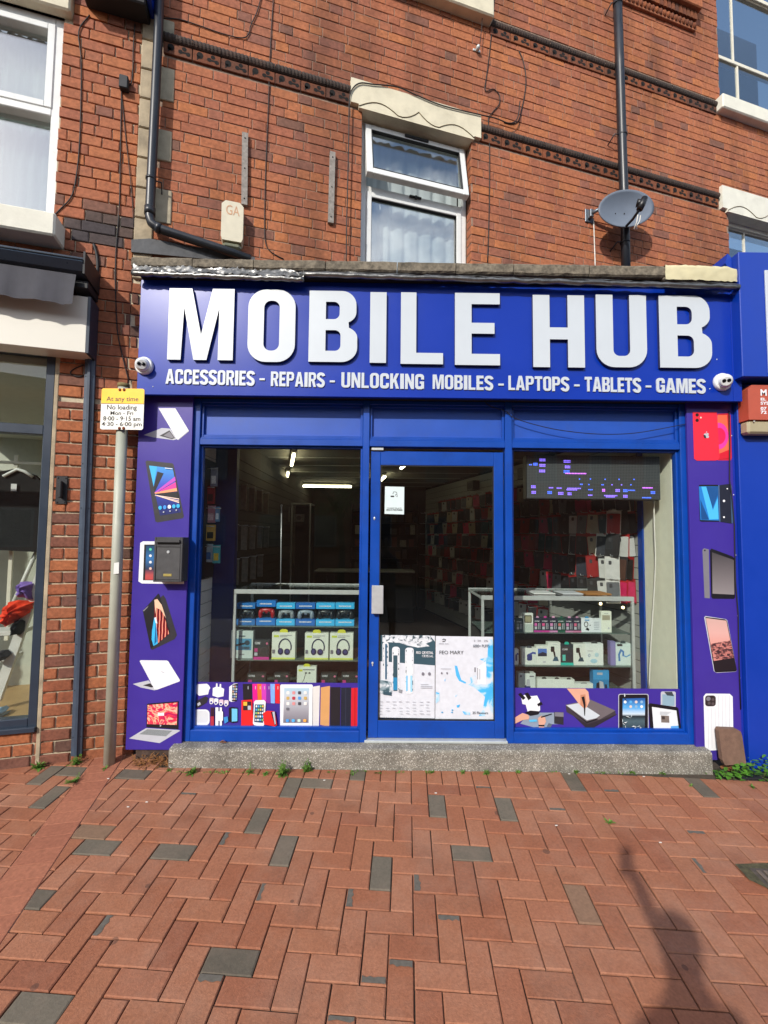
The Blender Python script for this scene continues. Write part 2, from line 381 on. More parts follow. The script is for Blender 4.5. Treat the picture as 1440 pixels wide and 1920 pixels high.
M_quoin = mat('quoin_stone', '#a99a80', .9, var=.22, scale=10, bump=.6, dirt=.45, dirtcol='#5b5246', dscale=4)
M_quoin2 = mat('grey_quoin_stone', '#a79d86', .9, var=.2, scale=10, bump=.6, dirt=.4, dirtcol='#565048', dscale=4)
M_upvc = mat('white_upvc', '#dfe1de', .3, var=.03, dirt=.15, dirtcol='#a29c8c')
M_gasket = mat('black_rubber', '#15171a', .6, var=.05)
M_wood_old = mat('weathered_grey_wood', '#8d8780', .85, var=.25, scale=40, bump=.5)
M_black_pipe = mat('black_plastic_pipe', '#20242b', .38, var=.08, scale=12, dirt=.25, dirtcol='#4a4a48')
M_cable = mat('black_cable', '#1a1716', .6, var=.05)
M_white_cable = mat('white_cable', '#d6d4cc', .5, var=.05)
M_glass_up = glass('upstairs_glass', (.90, .93, .92), .27)
M_glass = glass('shop_glass', (.935, .955, .94), .038, .002)
M_glass_thin = glass('cabinet_glass', (.975, .985, .98), .015)
M_curtain = mat('pale_net_curtain', '#d5dcde', .9, var=.06, scale=5)
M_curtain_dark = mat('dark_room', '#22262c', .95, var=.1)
M_concrete = None

# ================================================================== bricks
_bm = {}
def brick_mesh(w, h, dep, ch, mt, v, jit):
    k = (round(w, 3), round(h, 3), dep, mt.name, v)
    if k in _bm: return _bm[k]
    r = random.Random(hash((round(w*1000), v)) & 0xffff); mb = MB()
    j = lambda a: r.uniform(-a, a)
    fr = [(ch+j(jit), j(jit*.5), ch+j(jit)), (w-ch+j(jit), j(jit*.5), ch+j(jit)), (w-ch+j(jit), j(jit*.5), h-ch+j(jit)), (ch+j(jit), j(jit*.5), h-ch+j(jit))]
    rg = [(0+j(jit), ch, 0+j(jit)), (w+j(jit), ch, 0+j(jit)), (w+j(jit), ch, h+j(jit)), (0+j(jit), ch, h+j(jit))]
    bk = [(p[0], dep, p[2]) for p in rg]
    mb.add(fr+rg+bk); mb.face((0, 1, 2, 3))
    for q in range(4):
        n = (q+1) % 4; mb.face((q, 4+q, 4+n, n)); mb.face((4+q, 8+q, 8+n, 4+n))
    me = mb.mesh('brick', mt); _bm[k] = me; return me
def in_view(p, m=30):
    v = p-CAM; w = v.dot(_f)
    if w < .1: return False
    x = 720+FPX*v.dot(_r)/w; y = 960-FPX*v.dot(_u)/w
    return -m < x < 1440+m and -m < y < 1920+m
def lay_bricks(th, s0, s1, z0, z1, course, bond, mt, openings, joint=.010, limit=300, jit=.0016, vis=None, proud=.0, dark=None):
    """brick courses over a face of thing th; the largest in view are objects, the rest one joined part"""
    fr = th.fr; items = []; rr = random.Random(5); k = 0; z = z0
    while z < z1-.02:
        h = min(course, z1-z)-joint
        if bond == 'flemish': seq = [.225, .110]; off = (0 if k % 2 == 0 else .5*(sum(seq)+2*joint)) + (.03 if k % 3 == 1 else 0)
        elif bond == 'english': seq = [.225] if k % 2 == 0 else [.110]; off = 0 if k % 2 == 0 else .058
        else: seq = [.225, .225, .225, .110]; off = rr.random()*.6
        blocks = sorted((a, b) for a, b, c, d in openings if c < z+h*.6 and d > z+h*.4)
        iv = [(s0, s1)]
        for a, b in blocks:
            nv = []
            for p, q in iv:
                if b <= p or a >= q: nv.append((p, q)); continue
                if a > p: nv.append((p, a))
                if b < q: nv.append((b, q))
            iv = nv
        s = s0-off; i = 0
        while s < s1:
            wd = seq[i % len(seq)]; i += 1
            if bond == 'flemish' and rr.random() < .12: wd = .225 if wd < .2 else .110
            for p, q in iv:
                a = max(s, p); b = min(s+wd, q)
                if b-a > .028: items.append((a, z+joint/2, round((b-a)/.005)*.005, h))
            s += wd+joint
        z += course; k += 1
    def score(t):
        p = fr.M @ Vector((t[0]+t[2]/2, 0, t[1]+t[3]/2))
        if not in_view(p) or (vis and not vis(t[0]+t[2]/2, t[1])): return 0
        return t[2]*t[3]/(p-CAM).length_squared
    items.sort(key=lambda t: -score(t))
    rest = MB(); bx, by, bz = th.base; mt0 = mt
    for n, (a, zz, wd, h) in enumerate(items):
        dd = rr.uniform(-.002, .0022)-proud; tilt = rr.uniform(-.012, .012); mt = mt0
        if dark and dark[0] < zz < dark[1] and n < limit and rr.random() < .85: mt = M_engineering
        if n < limit and score((a, zz, wd, h)) > 0:
            o = obj('brick', brick_mesh(wd, h, .05, .0035, mt, rr.randrange(3), jit), th.root, (a-bx, dd-by, zz-bz)); o.rotation_euler = (tilt*.3, tilt*.25, 0)
        else:
            me = brick_mesh(wd, h, .05, .0035, mt, rr.randrange(3), jit); b0 = len(rest.v)
            rest.v += [(v.co.x+a, v.co.y+dd, v.co.z+zz) for v in me.vertices]
            for p in me.polygons: rest.face([b0+q for q in p.vertices])
    if rest.f: th.part('brickwork', rest, mt0, kind='stuff')
    return len(items)

# ================================================================== the old brick building above the shop
def wz(x, y, d=0): return WALL.at(x, y, d)
QS = wz(285, 420)[0]                       # quoin line between the two houses
bld = T('brick_building', 'red brick upper storey with terracotta string courses above the blue shop', 'building', (1.0, 0, 3.4), WALL)
S_L = QS+.012; S_R = 8.6; ZB, ZT = 3.45, 9.2
win_s0, win_s1 = wz(677, 400)[0], wz(884, 400)[0]
lint = [wz(657, 150), wz(899, 224), wz(899, 260), wz(657, 202)]
LZ0 = (lint[2][1]+lint[3][1])/2; LZ1 = (lint[0][1]+lint[1][1])/2; LS0, LS1 = lint[0][0], lint[1][0]
rw0 = wz(1347, 100)[0]; rw_sz1, rw_sz0 = wz(1343, 187)[1], wz(1343, 213)[1]    # right window and its sill
rl_z1, rl_z0 = wz(1349, 351)[1], wz(1349, 392)[1]; rl_s0 = wz(1349, 370)[0]
us_z1, us_z0 = wz(918, 20)[1], wz(918, 52)[1]; us_s1 = wz(918, 36)[0]; us_s0 = LS0-.02     # sill of the window above
ST1 = (5.525, 5.705); ST2 = (6.675, 6.84)
CB_Z = wz(1225, 45)[1]
opens = [(win_s0, win_s1, ZB, LZ0+.02), (LS0, LS1, LZ0, LZ1), (us_s0, us_s1, us_z0, us_z1), (us_s0+.12, us_s1-.12, us_z1, ZT),
         (rl_s0, rl_s0+1.55, rl_z0, rl_z1), (rl_s0+.13, rl_s0+1.42, ZB, rl_z0), (rw0-.08, rw0+1.5, rw_sz0, rw_sz1), (rw0, rw0+1.4, rw_sz1, ZT),
         (S_L, LS0, *ST1), (LS1, rl_s0-.02, *ST1), (us_s1, rw0-.06, *ST2)]
mb = MB()
# backing wall with openings cut out, a centimetre behind the brick faces
def wall_with_holes(mb, s0, s1, z0, z1, holes, d0, d1):
    zs = sorted({z0, z1, *[h[2] for h in holes], *[h[3] for h in holes]}); zs = [q for q in zs if z0 <= q <= z1]
    for a, b in zip(zs, zs[1:]):
        mid = (a+b)/2; iv = [(s0, s1)]
        for h in sorted(holes):
            if h[2] < mid < h[3]:
                nv = []
                for p, q in iv:
                    if h[1] <= p or h[0] >= q: nv.append((p, q)); continue
                    if h[0] > p: nv.append((p, h[0]))
                    if h[1] < q: nv.append((h[1], q))
                iv = nv
        for p, q in iv: mb.box(p, q, d0, d1, a, b)
real_holes = [opens[1-1], opens[3], opens[5], opens[7]]
wall_with_holes(mb, S_L-.07, S_R, ZB-.05, ZT, real_holes, .0065, .24)
bld.part('mortar_wall', mb, M_mortar)
lay_bricks(bld, S_L, S_R, ZB, ZT, .0857, 'flemish', M_brick, opens, joint=.0065, vis=lambda s, z: z > 3.95+.19*max(0, s+1.4)*.6)
# reveal bricks of the window jambs
for side, s in ((1, win_s1),):
    for k in range(24):
        z = ZB+k*.0857
        if z+.08 > LZ0-.05: break
        m2 = MB().box(s-.005, s+.002, .006, .095, z+.005, z+.078, .003); bld.part('brick', m2, M_brick)
# string courses: roped moulding over tiles whose holes are black shapes for shade
def rope(s0, s1, z0, z1, nm='rope_moulding'):
    mb = MB(); L = s1-s0; n = int(L/.006); zc = (z0+z1)/2; r = (z1-z0)/2; rings = []
    for i in range(n+1):
        s = s0+L*i/n; ring = []
        for q in range(9):
            a = math.pi*(-.5+q/8); tw = 1+.10*math.sin(2*math.pi*(s/.030)+a*1.3)
            ring.append((s, .01-r*.95*math.cos(a)*tw-.008, zc+r*math.sin(a)*(.97+.03*tw)))
        rings.append(mb.add(ring))
    for i in range(n):
        for q in range(8): mb.face((rings[i]+q, rings[i+1]+q, rings[i+1]+q+1, rings[i]+q+1))
    return mb
_tm = {}
def tile_mesh(w, h):
    k = round(w, 3)
    if k in _tm: return _tm[k]
    mb = MB(); mb.box(0, w, 0, .05, 0, h, .003); mb.cur = 1
    mb.prism([ell(w*.25, h*.60, w*.12, h*.31, 12)], -.0012, None); mb.prism([[(w*.13, h*.6), (w*.30, h*.5), (w*.15, h*.12)]], -.0012, None)
    for dx, dy in ((0, .24), (-.13, -.06), (.14, -.14)): mb.prism([ell(w*(.72+dx), h*(.50+dy), w*.085, h*.19, 8)], -.0012, None)
    mb.prism([rrect(w*.62, h*.34, w*.82, h*.5, .003, 2)], -.0011, None)
    _tm[k] = mb.mesh('tile', [M_tile, M_hole]); return _tm[k]
for (s0, s1), (z0, z1) in (((S_L+.02, LS0), ST1), ((LS1, rl_s0-.03), ST1), ((us_s1, rw0-.07), ST2)):
    zt = z0+.62*(z1-z0)*.92
    n = max(1, round((s1-s0)/.232)); st = (s1-s0)/n
    for i in range(n):
        a = s0+i*st; mbr = rope(a+.002, a+st-.002, zt, z1); bld.part('rope_moulding', mbr, M_rope)
        o = obj('tile', tile_mesh(st-.006, zt-z0-.006), bld.root, (a+.003-bld.base[0], -.012+R.uniform(-.002, .002), z0+.003-bld.base[2]))
# quoins: a stone strip with longer stones toothed into the brickwork on alternate courses
zq = 3.62; k = 0
while zq < 9.0:
    h = .245; wide = k % 2 == 0
    z0 = zq; top = zq+h
    bld.part('quoin_stone', MB().box(QS-.122, QS+.008, -.012, .05, z0+.004, top-.004, .006), M_quoin)
    zq += h+.002; k += 1
for y0, y1 in ((35, 72), (125, 187), (243, 301), (355, 418)):
    a = wz(300, y0)[1]; b = wz(300, y1)[1]; s1 = wz(327 if y0 < 200 else 322, (y0+y1)/2)[0]
    bld.part('quoin_stone', MB().box(QS+.010, s1, -.010, .05, b, a, .005), M_quoin2)

# ---- lintel with an ogee line, a dark raised bead for the groove's shade
def lintel(th, s0, s1, z0, z1, mt, name='lintel', curve=True):
    mb = MB(); notch = .075
    mb.prism([(s0, z0), (s0+notch, z0), (s0+notch, z0-.035), (s1-notch, z0-.035), (s1-notch, z0), (s1, z0), (s1, z1), (s0, z1)], -.035, .12)
    p = th.part(name, mb, mt)
    if curve:
        mc = MB(); pts = []; w = (s1-s0)-2*notch; c = (s0+s1)/2
        for sg in (-1, 1):
            seg = []
            for k in range(15):
                t = k/14; x = c+sg*(w/2)*(1-t); y = z0-.03 + (z1-z0)*(.34*math.sin(min(t*1.5, 1)*math.pi)*(1 if t < .67 else 0) + (-.02 if t < .67 else .0) + (.42*((t-.67)/.33)**2 if t >= .67 else 0)) + .012
                seg.append((x, -.0375, y))
            mc.tube(seg, .0036, 6)
        th.part('carved_shade_line', mc, mat('carved_shadow_line', '#6e6044', .9, var=.1), p)
lintel(bld, LS0, LS1, LZ0, LZ1, M_cream)
lintel(bld, rl_s0, rl_s0+1.55, rl_z0, rl_z1, M_white_sill)
bld.part('sill', MB().box(us_s0, us_s1, -.10, .2, us_z0, us_z1, .012), M_cream)
bld.part('sill', MB().box(rw0-.075, rw0+1.5, -.09, .2, rw_sz0, rw_sz1, .012), M_white_sill)

# ---- windows
def pane_curtain(th, win, s0, s1, z0, z1, d, mt, waves=14, amp=.02):
    mb = MB(); n = 60; a = []
    for i in range(n+1):
        s = s0+(s1-s0)*i/n; dd = d+amp*math.sin(i*waves*2*math.pi/n+math.sin(i*.7))
        a.append(mb.add([(s, dd, z0), (s, dd+amp*.4*math.sin(i), z1)]))
    for i in range(n): mb.face((a[i], a[i+1], a[i+1]+1, a[i]+1), sm=True)
    th.part('curtain', mb, mt, win)
def frame_rect(mb, s0, s1, z0, z1, w, d0, d1, c=.004, wb=None, wt=None):
    wb = wb or w; wt = wt or w
    mb.box(s0, s0+w, d0, d1, z0, z1, c); mb.box(s1-w, s1, d0, d1, z0, z1, c)
    mb.box(s0+w, s1-w, d0+.001, d1-.001, z0, z0+wb, c); mb.box(s0+w, s1-w, d0+.001, d1-.001, z1-wt, z1, c)
# central window: fixed lower light, top-hung upper light standing open
WD = .095
ws0, ws1 = win_s0+.012, win_s1-.012; wt = LZ0-.03
zmid = wz(770, 372, WD)[1]
mb = MB(); frame_rect(mb, ws0, ws1, 3.5, wt, .055, WD, WD+.07); mb.box(ws0+.05, ws1-.05, WD+.002, WD+.068, zmid-.03, zmid+.03, .004)
win = bld.part('window', mb, M_upvc, label='white plastic window with its top light open and curtains behind')
mb = MB(); frame_rect(mb, ws0+.055, ws1-.055, 3.5, zmid-.03, .05, WD-.012, WD+.05); bld.part('lower_sash', mb, M_upvc, win)
mb = MB(); frame_rect(mb, ws0+.1, ws1-.1, 3.5, zmid-.075, .008, WD-.004, WD+.03, 0); bld.part('gasket', mb, M_gasket, win)
bld.part('pane', MB().box(ws0+.09, ws1-.09, WD+.02, WD+.026, 3.5, zmid-.075), M_glass_up, win)
# the open light: built hanging, then swung out at the foot
hz = wt-.055; zb = zmid+.035; hh = hz-zb; ang = math.radians(11)
def swing(mb):
    for i, p in enumerate(mb.v):
        dy = p[1]-WD; dz = p[2]-hz
        mb.v[i] = (p[0], WD+dy*math.cos(ang)+dz*math.sin(ang), hz+dz*math.cos(ang)-dy*math.sin(ang))
    return mb
mb = MB(); frame_rect(mb, ws0+.03, ws1-.03, zb, hz+.02, .06, WD-.03, WD+.03); bld.part('open_light', swing(mb), M_upvc, win)
mb = MB(); frame_rect(mb, ws0+.088, ws1-.088, zb+.058, hz-.038, .007, WD-.032, WD, 0); bld.part('gasket', swing(mb), M_gasket, win)
bld.part('pane', swing(MB().box(ws0+.08, ws1-.08, WD-.003, WD+.003, zb+.05, hz-.03)), M_glass_up, win)
c = (ws0+ws1)/2; mb = MB().box(c-.12, c+.12, WD-.045, WD-.03, hz-.025, hz+.003, .004); bld.part('trickle_vent', swing(mb), M_gasket, win)
bld.part('window_catch', MB().box(c-.06, c+.06, WD-.02, WD, zmid+.005, zmid+.022, .003).box(c-.01, c+.01, WD-.04, WD-.015, zmid-.02, zmid+.012, .003), M_gasket, win)
pane_curtain(bld, win, ws0+.03, ws1-.03, 3.5, wt, WD+.16, M_curtain, 7, .014)
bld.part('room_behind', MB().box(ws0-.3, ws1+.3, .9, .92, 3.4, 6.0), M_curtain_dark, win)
# upstairs window above (only its foot is in view)
mb = MB(); frame_rect(mb, us_s0+.13, us_s1-.13, us_z1, us_z1+1.3, .055, .09, .16); w2 = bld.part('window', mb, M_upvc)
bld.part('pane', MB().box(us_s0+.18, us_s1-.18, .12, .126, us_z1+.05, us_z1+1.25), M_glass_up, w2)
pane_curtain(bld, w2, us_s0+.14, us_s1-.14, us_z1, us_z1+1.3, .26, M_curtain)
# right windows: sliding sashes with one glazing bar
M_sashpaint = mat('cream_gloss_paint', '#ddd9c8', .4, var=.05, dirt=.2, dirtcol='#9c937a')
def sash(s0, s1, z0, z1, zr, room):
    mb = MB(); frame_rect(mb, s0, s1, z0, z1, .05, .09, .17)
    wn = bld.part('window', mb, M_sashpaint)
    c = s0+.42
    mb = MB(); frame_rect(mb, s0+.04, s1-.04, z0+.02, zr+.03, .045, .07, .11, wb=.07); mb.box(c-.012, c+.012, .078, .1, z0+.09, zr-.015); bld.part('lower_sash', mb, M_sashpaint, wn)
    mb = MB(); frame_rect(mb, s0+.05, s1-.05, zr, z1-.03, .03, .115, .15); mb.box(c-.012, c+.012, .12, .14, zr+.03, z1-.06); bld.part('upper_sash', mb, M_sashpaint, wn)
    bld.part('pane', MB().box(s0+.07, s1-.07, .088, .092, z0+.06, zr), M_glass_up, wn)
    bld.part('pane', MB().box(s0+.07, s1-.07, .128, .132, zr, z1-.04), M_glass_up, wn)
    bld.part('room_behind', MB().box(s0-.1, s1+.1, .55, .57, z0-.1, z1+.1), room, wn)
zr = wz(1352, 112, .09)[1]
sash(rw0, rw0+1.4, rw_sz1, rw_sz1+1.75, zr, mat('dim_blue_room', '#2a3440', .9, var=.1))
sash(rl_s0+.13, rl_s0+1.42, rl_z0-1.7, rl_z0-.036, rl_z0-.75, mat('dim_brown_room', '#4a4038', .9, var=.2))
# carved terracotta cornice, top right
cs0, cs1 = wz(1148, 10)[0], wz(1300, 45)[0]; cz = wz(1298, 62)[1]
mb = MB().box(cs0, cs1, -.03, .05, cz+.0, cz+.10, .004).box(cs0-.03, cs1+.03, -.10, .05, cz+.21, cz+.34, .01)
corn = bld.part('cornice', mb, M_brick)
nn = int((cs1-cs0)/.055)
for i in range(nn):
    s = cs0+(i+.5)*(cs1-cs0)/nn
    mb = MB().ball((s, -.035, cz+.05), (.022, .022, .035), 8, 5); bld.part('rosette', mb, M_tile, corn)
    mb = MB().prism([(s-.024, cz+.11), (s+.024, cz+.11), (s+.02, cz+.20), (s, cz+.205), (s-.02, cz+.20)], -.055, .04); bld.part('carved_leaf', mb, M_tile, corn)
mb = MB().box(cs0-.05, cs1+.05, -.14, .05, cz+.345, cz+.40, .01); bld.part('drip_stone', mb, M_rope, corn)

# ================================================================== the house on the left
lb = T('brick_building', 'worn brick pier and upper window of the house left of the blue shop', 'building', (-2.6, 0, 0), WALL)
PS1 = QS-.125                                     # right edge of the pier above, meeting the quoins
def ws(x, y, d=0): return WALL.at(x, y, d)[0]
def wzz(x, y, d=0): return WALL.at(x, y, d)[1]
lw_s1 = ws(106, 300); lw_z0 = wzz(60, 425); lw_z1 = wzz(60, 40)
sl_s1 = ws(121, 450); sl_z1 = wzz(115, 425); sl_z0 = wzz(122, 468)
lt_s1 = ws(138, 20); lt_z0 = wzz(137, 36)
shop_s1 = ws(84, 1150)                            # right jamb of the neighbour's shop window
fas_z1, fas_z0 = wzz(165, 560), wzz(160, 660)
pier_end = ws(262, 1100)
opl = [(-4, lw_s1, sl_z1, lt_z0), (-4, sl_s1, sl_z0, sl_z1), (-4, lt_s1, lt_z0, 9), (-4, shop_s1, wzz(60, 1376), wzz(80, 655))]
mb = MB(); wall_with_holes(mb, -4.2, PS1+.07, -.3, 9.2, [opl[0], opl[3]], .012, .24)
lb.part('mortar_wall', mb, M_mortar_pier)
n1 = lay_bricks(lb, -4.2, pier_end, -.35, 2.62, .0857, 'english', M_brick_pier, opl, joint=.015, limit=170, jit=.003, proud=.002)
class _U: pass
lb2 = lb; _lim = 130
n2 = lay_bricks(lb, -4.2, PS1, -.35+.0857*35, 9.1, .0857, 'flemish', M_brick, opl, joint=.009, limit=130, jit=.0025, proud=.001, dark=(wzz(190, 462), wzz(190, 402)))
lay_bricks(lb, PS1+.005, ws(266, 640), -.35+.0857*35, 3.60, .0857, 'flemish', M_brick_pier, [], joint=.012, limit=30, jit=.004)
# tan stone edging of the shop window
mb = MB().box(shop_s1-.012, shop_s1+.016, -.006, .04, .02, wzz(80, 660), .004); lb.part('stone_edging', mb, M_quoin)
lb.part('sill', MB().box(-4.2, sl_s1, -.16, .2, sl_z0, sl_z1, .012), M_white_sill)
lb.part('lintel', MB().box(-4.2, lt_s1, -.06, .2, lt_z0, lt_z0+.32, .012), M_cream)
zr = wzz(100, 222, .08)
mb = MB(); frame_rect(mb, -4.0, lw_s1-.005, sl_z1, lt_z0, .06, .03, .15); mb.box(-3.94, lw_s1-.06, .025, .148, zr-.03, zr+.03, .006)
w3 = lb.part('window', mb, M_upvc)
mb = MB(); frame_rect(mb, -3.95, lw_s1-.06, zr+.03, lt_z0-.06, .05, .02, .12); lb.part('top_light', mb, M_upvc, w3)
lb.part('pane', MB().box(-3.9, lw_s1-.1, .088, .094, zr+.07, lt_z0-.1), M_glass_up, w3)
lb.part('pane', MB().box(-3.95, lw_s1-.06, .1, .106, sl_z1, zr-.03), M_glass_up, w3)
pane_curtain(lb, w3, -3.97, lw_s1-.03, sl_z1, lt_z0, .24, mat('pale_green_curtain', '#6f837f', .9, var=.05), 20, .015)
# brick plinth under the window is part of the courses laid above
# ================================================================== blue shopfront
M_blue = mat('blue_frame_paint', '#08439f', .34, var=.07, scale=6, dirt=.35, dirtcol='#1c2c58', dscale=7, spec=.45)
M_blue_panel = mat('blue_transom_panel', '#1a4cac', .45, var=.07, scale=5, dirt=.22, dirtcol='#3a4a78', dscale=9)
M_fascia = mat('blue_sign_board', '#06309c', .32, var=.05, scale=3, spec=.28, dirt=.10, dirtcol='#33457e', dscale=6)
M_purple = mat('purple_vinyl', '#3c2c90', .36, var=.04, scale=4, dirt=.06, dirtcol='#6a62a0')
M_white_letter = mat('white_acrylic', '#bfc7cd', .35, var=.02, scale=5)
M_letter_side = mat('dark_letter_return', '#2a2f55', .5, var=.1)
M_lead = mat('crumpled_lead_foil', '#7c7c7a', .38, metal=.85, var=.2, scale=30, bump=.9, bscale=22, dirt=.35, dirtcol='#3c3a38', dscale=9)
M_lead_dark = mat('dull_lead', '#4a4b4d', .6, metal=.3, var=.25, scale=20, bump=.6, bscale=20)
M_coping = mat('lichened_coping_stone', '#6f6759', .95, var=.45, scale=35, bump=1.0, dirt=.75, dirtcol='#2f2a22', dscale=6)
M_alu = mat('brushed_aluminium', '#c6cacb', .35, metal=.4, var=.06, scale=30)
M_alu_pale = mat('pale_aluminium_edge', '#c2c8c6', .4, metal=.3, var=.05)
M_dark_soffit = mat('dark_soffit_board', '#17191f', .8, var=.2, bump=.3)
YF, YG, YFAS, YPAN = 3.26, 3.315, 3.14, 3.232       # frame face, glass, sign board, side boards
def P(x, y, d): return SHOP.at(x, y, d)
sX = lambda x, y, d: P(x, y, d)[0]
sZ = lambda x, y, d: P(x, y, d)[1]
STEP_Z = 0.135
Zt_top = sZ(820, 752, YF); Zbase = STEP_Z
def mid(a, b): return (a+b)/2
tr0, tr1 = sZ(820, 838, YF), sZ(820, 826, YF)      # transom rail
posts = [(sX(350, 1105, YF), sX(365, 1105, YF)), (sX(677, 1105, YF), sX(689.5, 1105, YF)), (sX(949, 1105, YF), sX(962, 1105, YF)), (sX(1283, 1105, YF), sX(1297, 1105, YF))]
sf = T('shopfront', 'bright blue framed shopfront with glass door between two display windows', 'shopfront', (.4, YF, STEP_Z))
for a, b in posts: sf.part('post', MB().box(a, b, YF, YF+.09, Zbase, Zt_top, .003), M_blue)
bays = [(posts[0][1], posts[1][0]), (posts[1][1], posts[2][0]), (posts[2][1], posts[3][0])]
sill_l, sill_r = sZ(520, 1367, YF), sZ(1120, 1377.5, YF)
sillz = (sill_l+sill_r)/2
for i, (a, b) in enumerate(bays):
    sf.part('transom', MB().box(a, b, YF+.004, YF+.09, tr0, tr1, .003).box(a, b, YF+.012, YF+.06, tr1, tr1+.012, .002), M_blue)
    sf.part('head_rail', MB().box(a, b, YF+.006, YF+.09, Zt_top-.03, Zt_top, .003), M_blue)
    sf.part('transom_panel', MB().box(a+.001, b-.001, YF+.045, YF+.06, tr1-.01, Zt_top-.02), M_blue_panel)
    mb = MB(); frame_rect(mb, a+.0015, b-.0015, tr1+.012, Zt_top-.03, .018, YF+.02, YF+.046, .002); sf.part('panel_bead', mb, M_blue)
    if i != 1:
        sf.part('sill_rail', MB().box(a, b, YF-.002, YF+.09, Zbase, sillz, .004), M_blue)
        mb = MB(); frame_rect(mb, a+.001, b-.001, sillz, tr0, .016, YF+.03, YG+.02, .002); sf.part('glazing_bead', mb, M_blue)
        sf.part('pane', MB().box(a+.01, b-.01, YG, YG+.006, sillz, tr0), M_glass)
# soffit between sign and frame, and the closing board above
sf.part('soffit', MB().box(posts[0][0]-.5, posts[3][1]+.45, YFAS+.03, YF+.2, Zt_top+.002, Zt_top+.03), M_dark_soffit)
# door
DY = YF+.028
a, b = bays[1]; dz0 = STEP_Z+.022; dz1 = sZ(820, 847, DY); ga, gb = sX(711, 1105, DY), sX(927, 1105, DY); gz0, gz1 = sZ(820, 1352, DY), sZ(820, 873, DY)
mb = MB(); mb.box(a+.012, ga, DY, DY+.05, dz0, dz1, .003); mb.box(gb, b-.008, DY, DY+.05, dz0, dz1, .003)
mb.box(ga, gb, DY+.001, DY+.049, dz0, gz0, .003); mb.box(ga, gb, DY+.001, DY+.049, gz1, dz1, .003)
door = sf.part('door', mb, M_blue, label='blue glazed shop door with a silver pull plate')
sf.part('pane', MB().box(ga-.005, gb+.005, DY+.025, DY+.031, gz0-.005, gz1+.005), M_glass, door)
mb = MB(); frame_rect(mb, ga, gb, gz0, gz1, .007, DY+.004, DY+.024, 0); sf.part('gasket', mb, M_gasket, door)
h0 = P(693.5, 1151, DY-.05); h1 = P(719, 1098, DY-.05)
sf.part('pull_handle', MB().box(h0[0]+.012, h1[0], DY-.05, DY-.04, h0[1], h1[1], .003).box(h0[0]+.012, h0[0]+.03, DY-.04, DY, h0[1]+.004, h1[1]-.004, .002), M_alu, door)
kx = P(695.5, 1243, DY); mb = MB(); mb.lathe([(.006, 0), (.009, .002), (.009, .006)], (kx[0]+.012, DY-.006, kx[1]), (0, 1, 0), 12); mb.box(kx[0]+.008, kx[0]+.016, DY-.004, DY, kx[1]-.022, kx[1], .001); sf.part('lock_cylinder', mb, M_alu, door)
kx = P(700, 972, DY); sf.part('lock_cover', MB().ball((kx[0]+.008, DY, kx[1]), (.008, .006, .014), 10, 6), M_alu, door)
sf.part('threshold', MB().box(a-.012, b+.004, YF-.012, DY+.06, STEP_Z+.002, STEP_Z+.02, .003), M_alu_pale)
c0 = P(693, 843, YF); c1 = P(719, 839, YF); sf.part('closer_plate', MB().box(c0[0]+.015, c1[0], YF+.012, YF+.03, c0[1], c1[1], .001), M_alu_pale)
# step
M_step = bpy.data.materials.new('exposed_aggregate_concrete'); M_step.use_nodes = True
t_ = M_step.node_tree; N_ = t_.nodes; L_ = t_.links; g_ = N_.new('ShaderNodeNewGeometry'); v_ = N_.new('ShaderNodeTexVoronoi'); v_.inputs['Scale'].default_value = 210
L_.new(g_.outputs['Position'], v_.inputs['Vector'])
r_ = N_.new('ShaderNodeValToRGB'); r_.color_ramp.elements[0].color = lin('#d8d4c8'); r_.color_ramp.elements[0].position = .0; r_.color_ramp.elements[1].color = lin('#6c685c'); r_.color_ramp.elements[1].position = .1
s_ = N_.new('ShaderNodeSeparateXYZ'); L_.new(v_.outputs['Color'], s_.inputs[0])
gt_ = N_.new('ShaderNodeValToRGB'); e_ = gt_.color_ramp.elements; e_[0].color = lin('#78746b'); e_[1].position = 1; e_[1].color = lin('#a09b8e')
x_ = e_.new(.8); x_.color = lin('#8e897d'); x_ = e_.new(.86); x_.color = lin('#dedbd2'); x_ = e_.new(.93); x_.color = lin('#aaa598')
L_.new(s_.outputs[0], gt_.inputs[0]); n_ = N_.new('ShaderNodeTexNoise'); n_.inputs['Scale'].default_value = 6; n_.inputs['Detail'].default_value = 10; n_.inputs['Roughness'].default_value = .7; L_.new(g_.outputs['Position'], n_.inputs['Vector'])
mr_ = N_.new('ShaderNodeMapRange'); mr_.inputs[1].default_value = .3; mr_.inputs[2].default_value = .7; mr_.inputs[3].default_value = .5; mr_.inputs[4].default_value = 1.15; L_.new(n_.outputs['Fac'], mr_.inputs[0])
mm_ = N_.new('ShaderNodeMixRGB'); mm_.blend_type = 'MULTIPLY'; mm_.inputs[0].default_value = 1; L_.new(gt_.outputs[0], mm_.inputs[1]); L_.new(mr_.outputs[0], mm_.inputs[2]); L_.new(mm_.outputs[0], N_['Principled BSDF'].inputs['Base Color'])
N_['Principled BSDF'].inputs['Roughness'].default_value = .9
b_ = N_.new('ShaderNodeBump'); b_.inputs['Strength'].default_value = .5; b_.inputs['Distance'].default_value = .003; L_.new(v_.outputs['Distance'], b_.inputs['Height']); L_.new(b_.outputs[0], N_['Principled BSDF'].inputs['Normal'])
YS = 3.154
st0, st1 = sX(316, 1425, YS), sX(1336, 1430, YS)
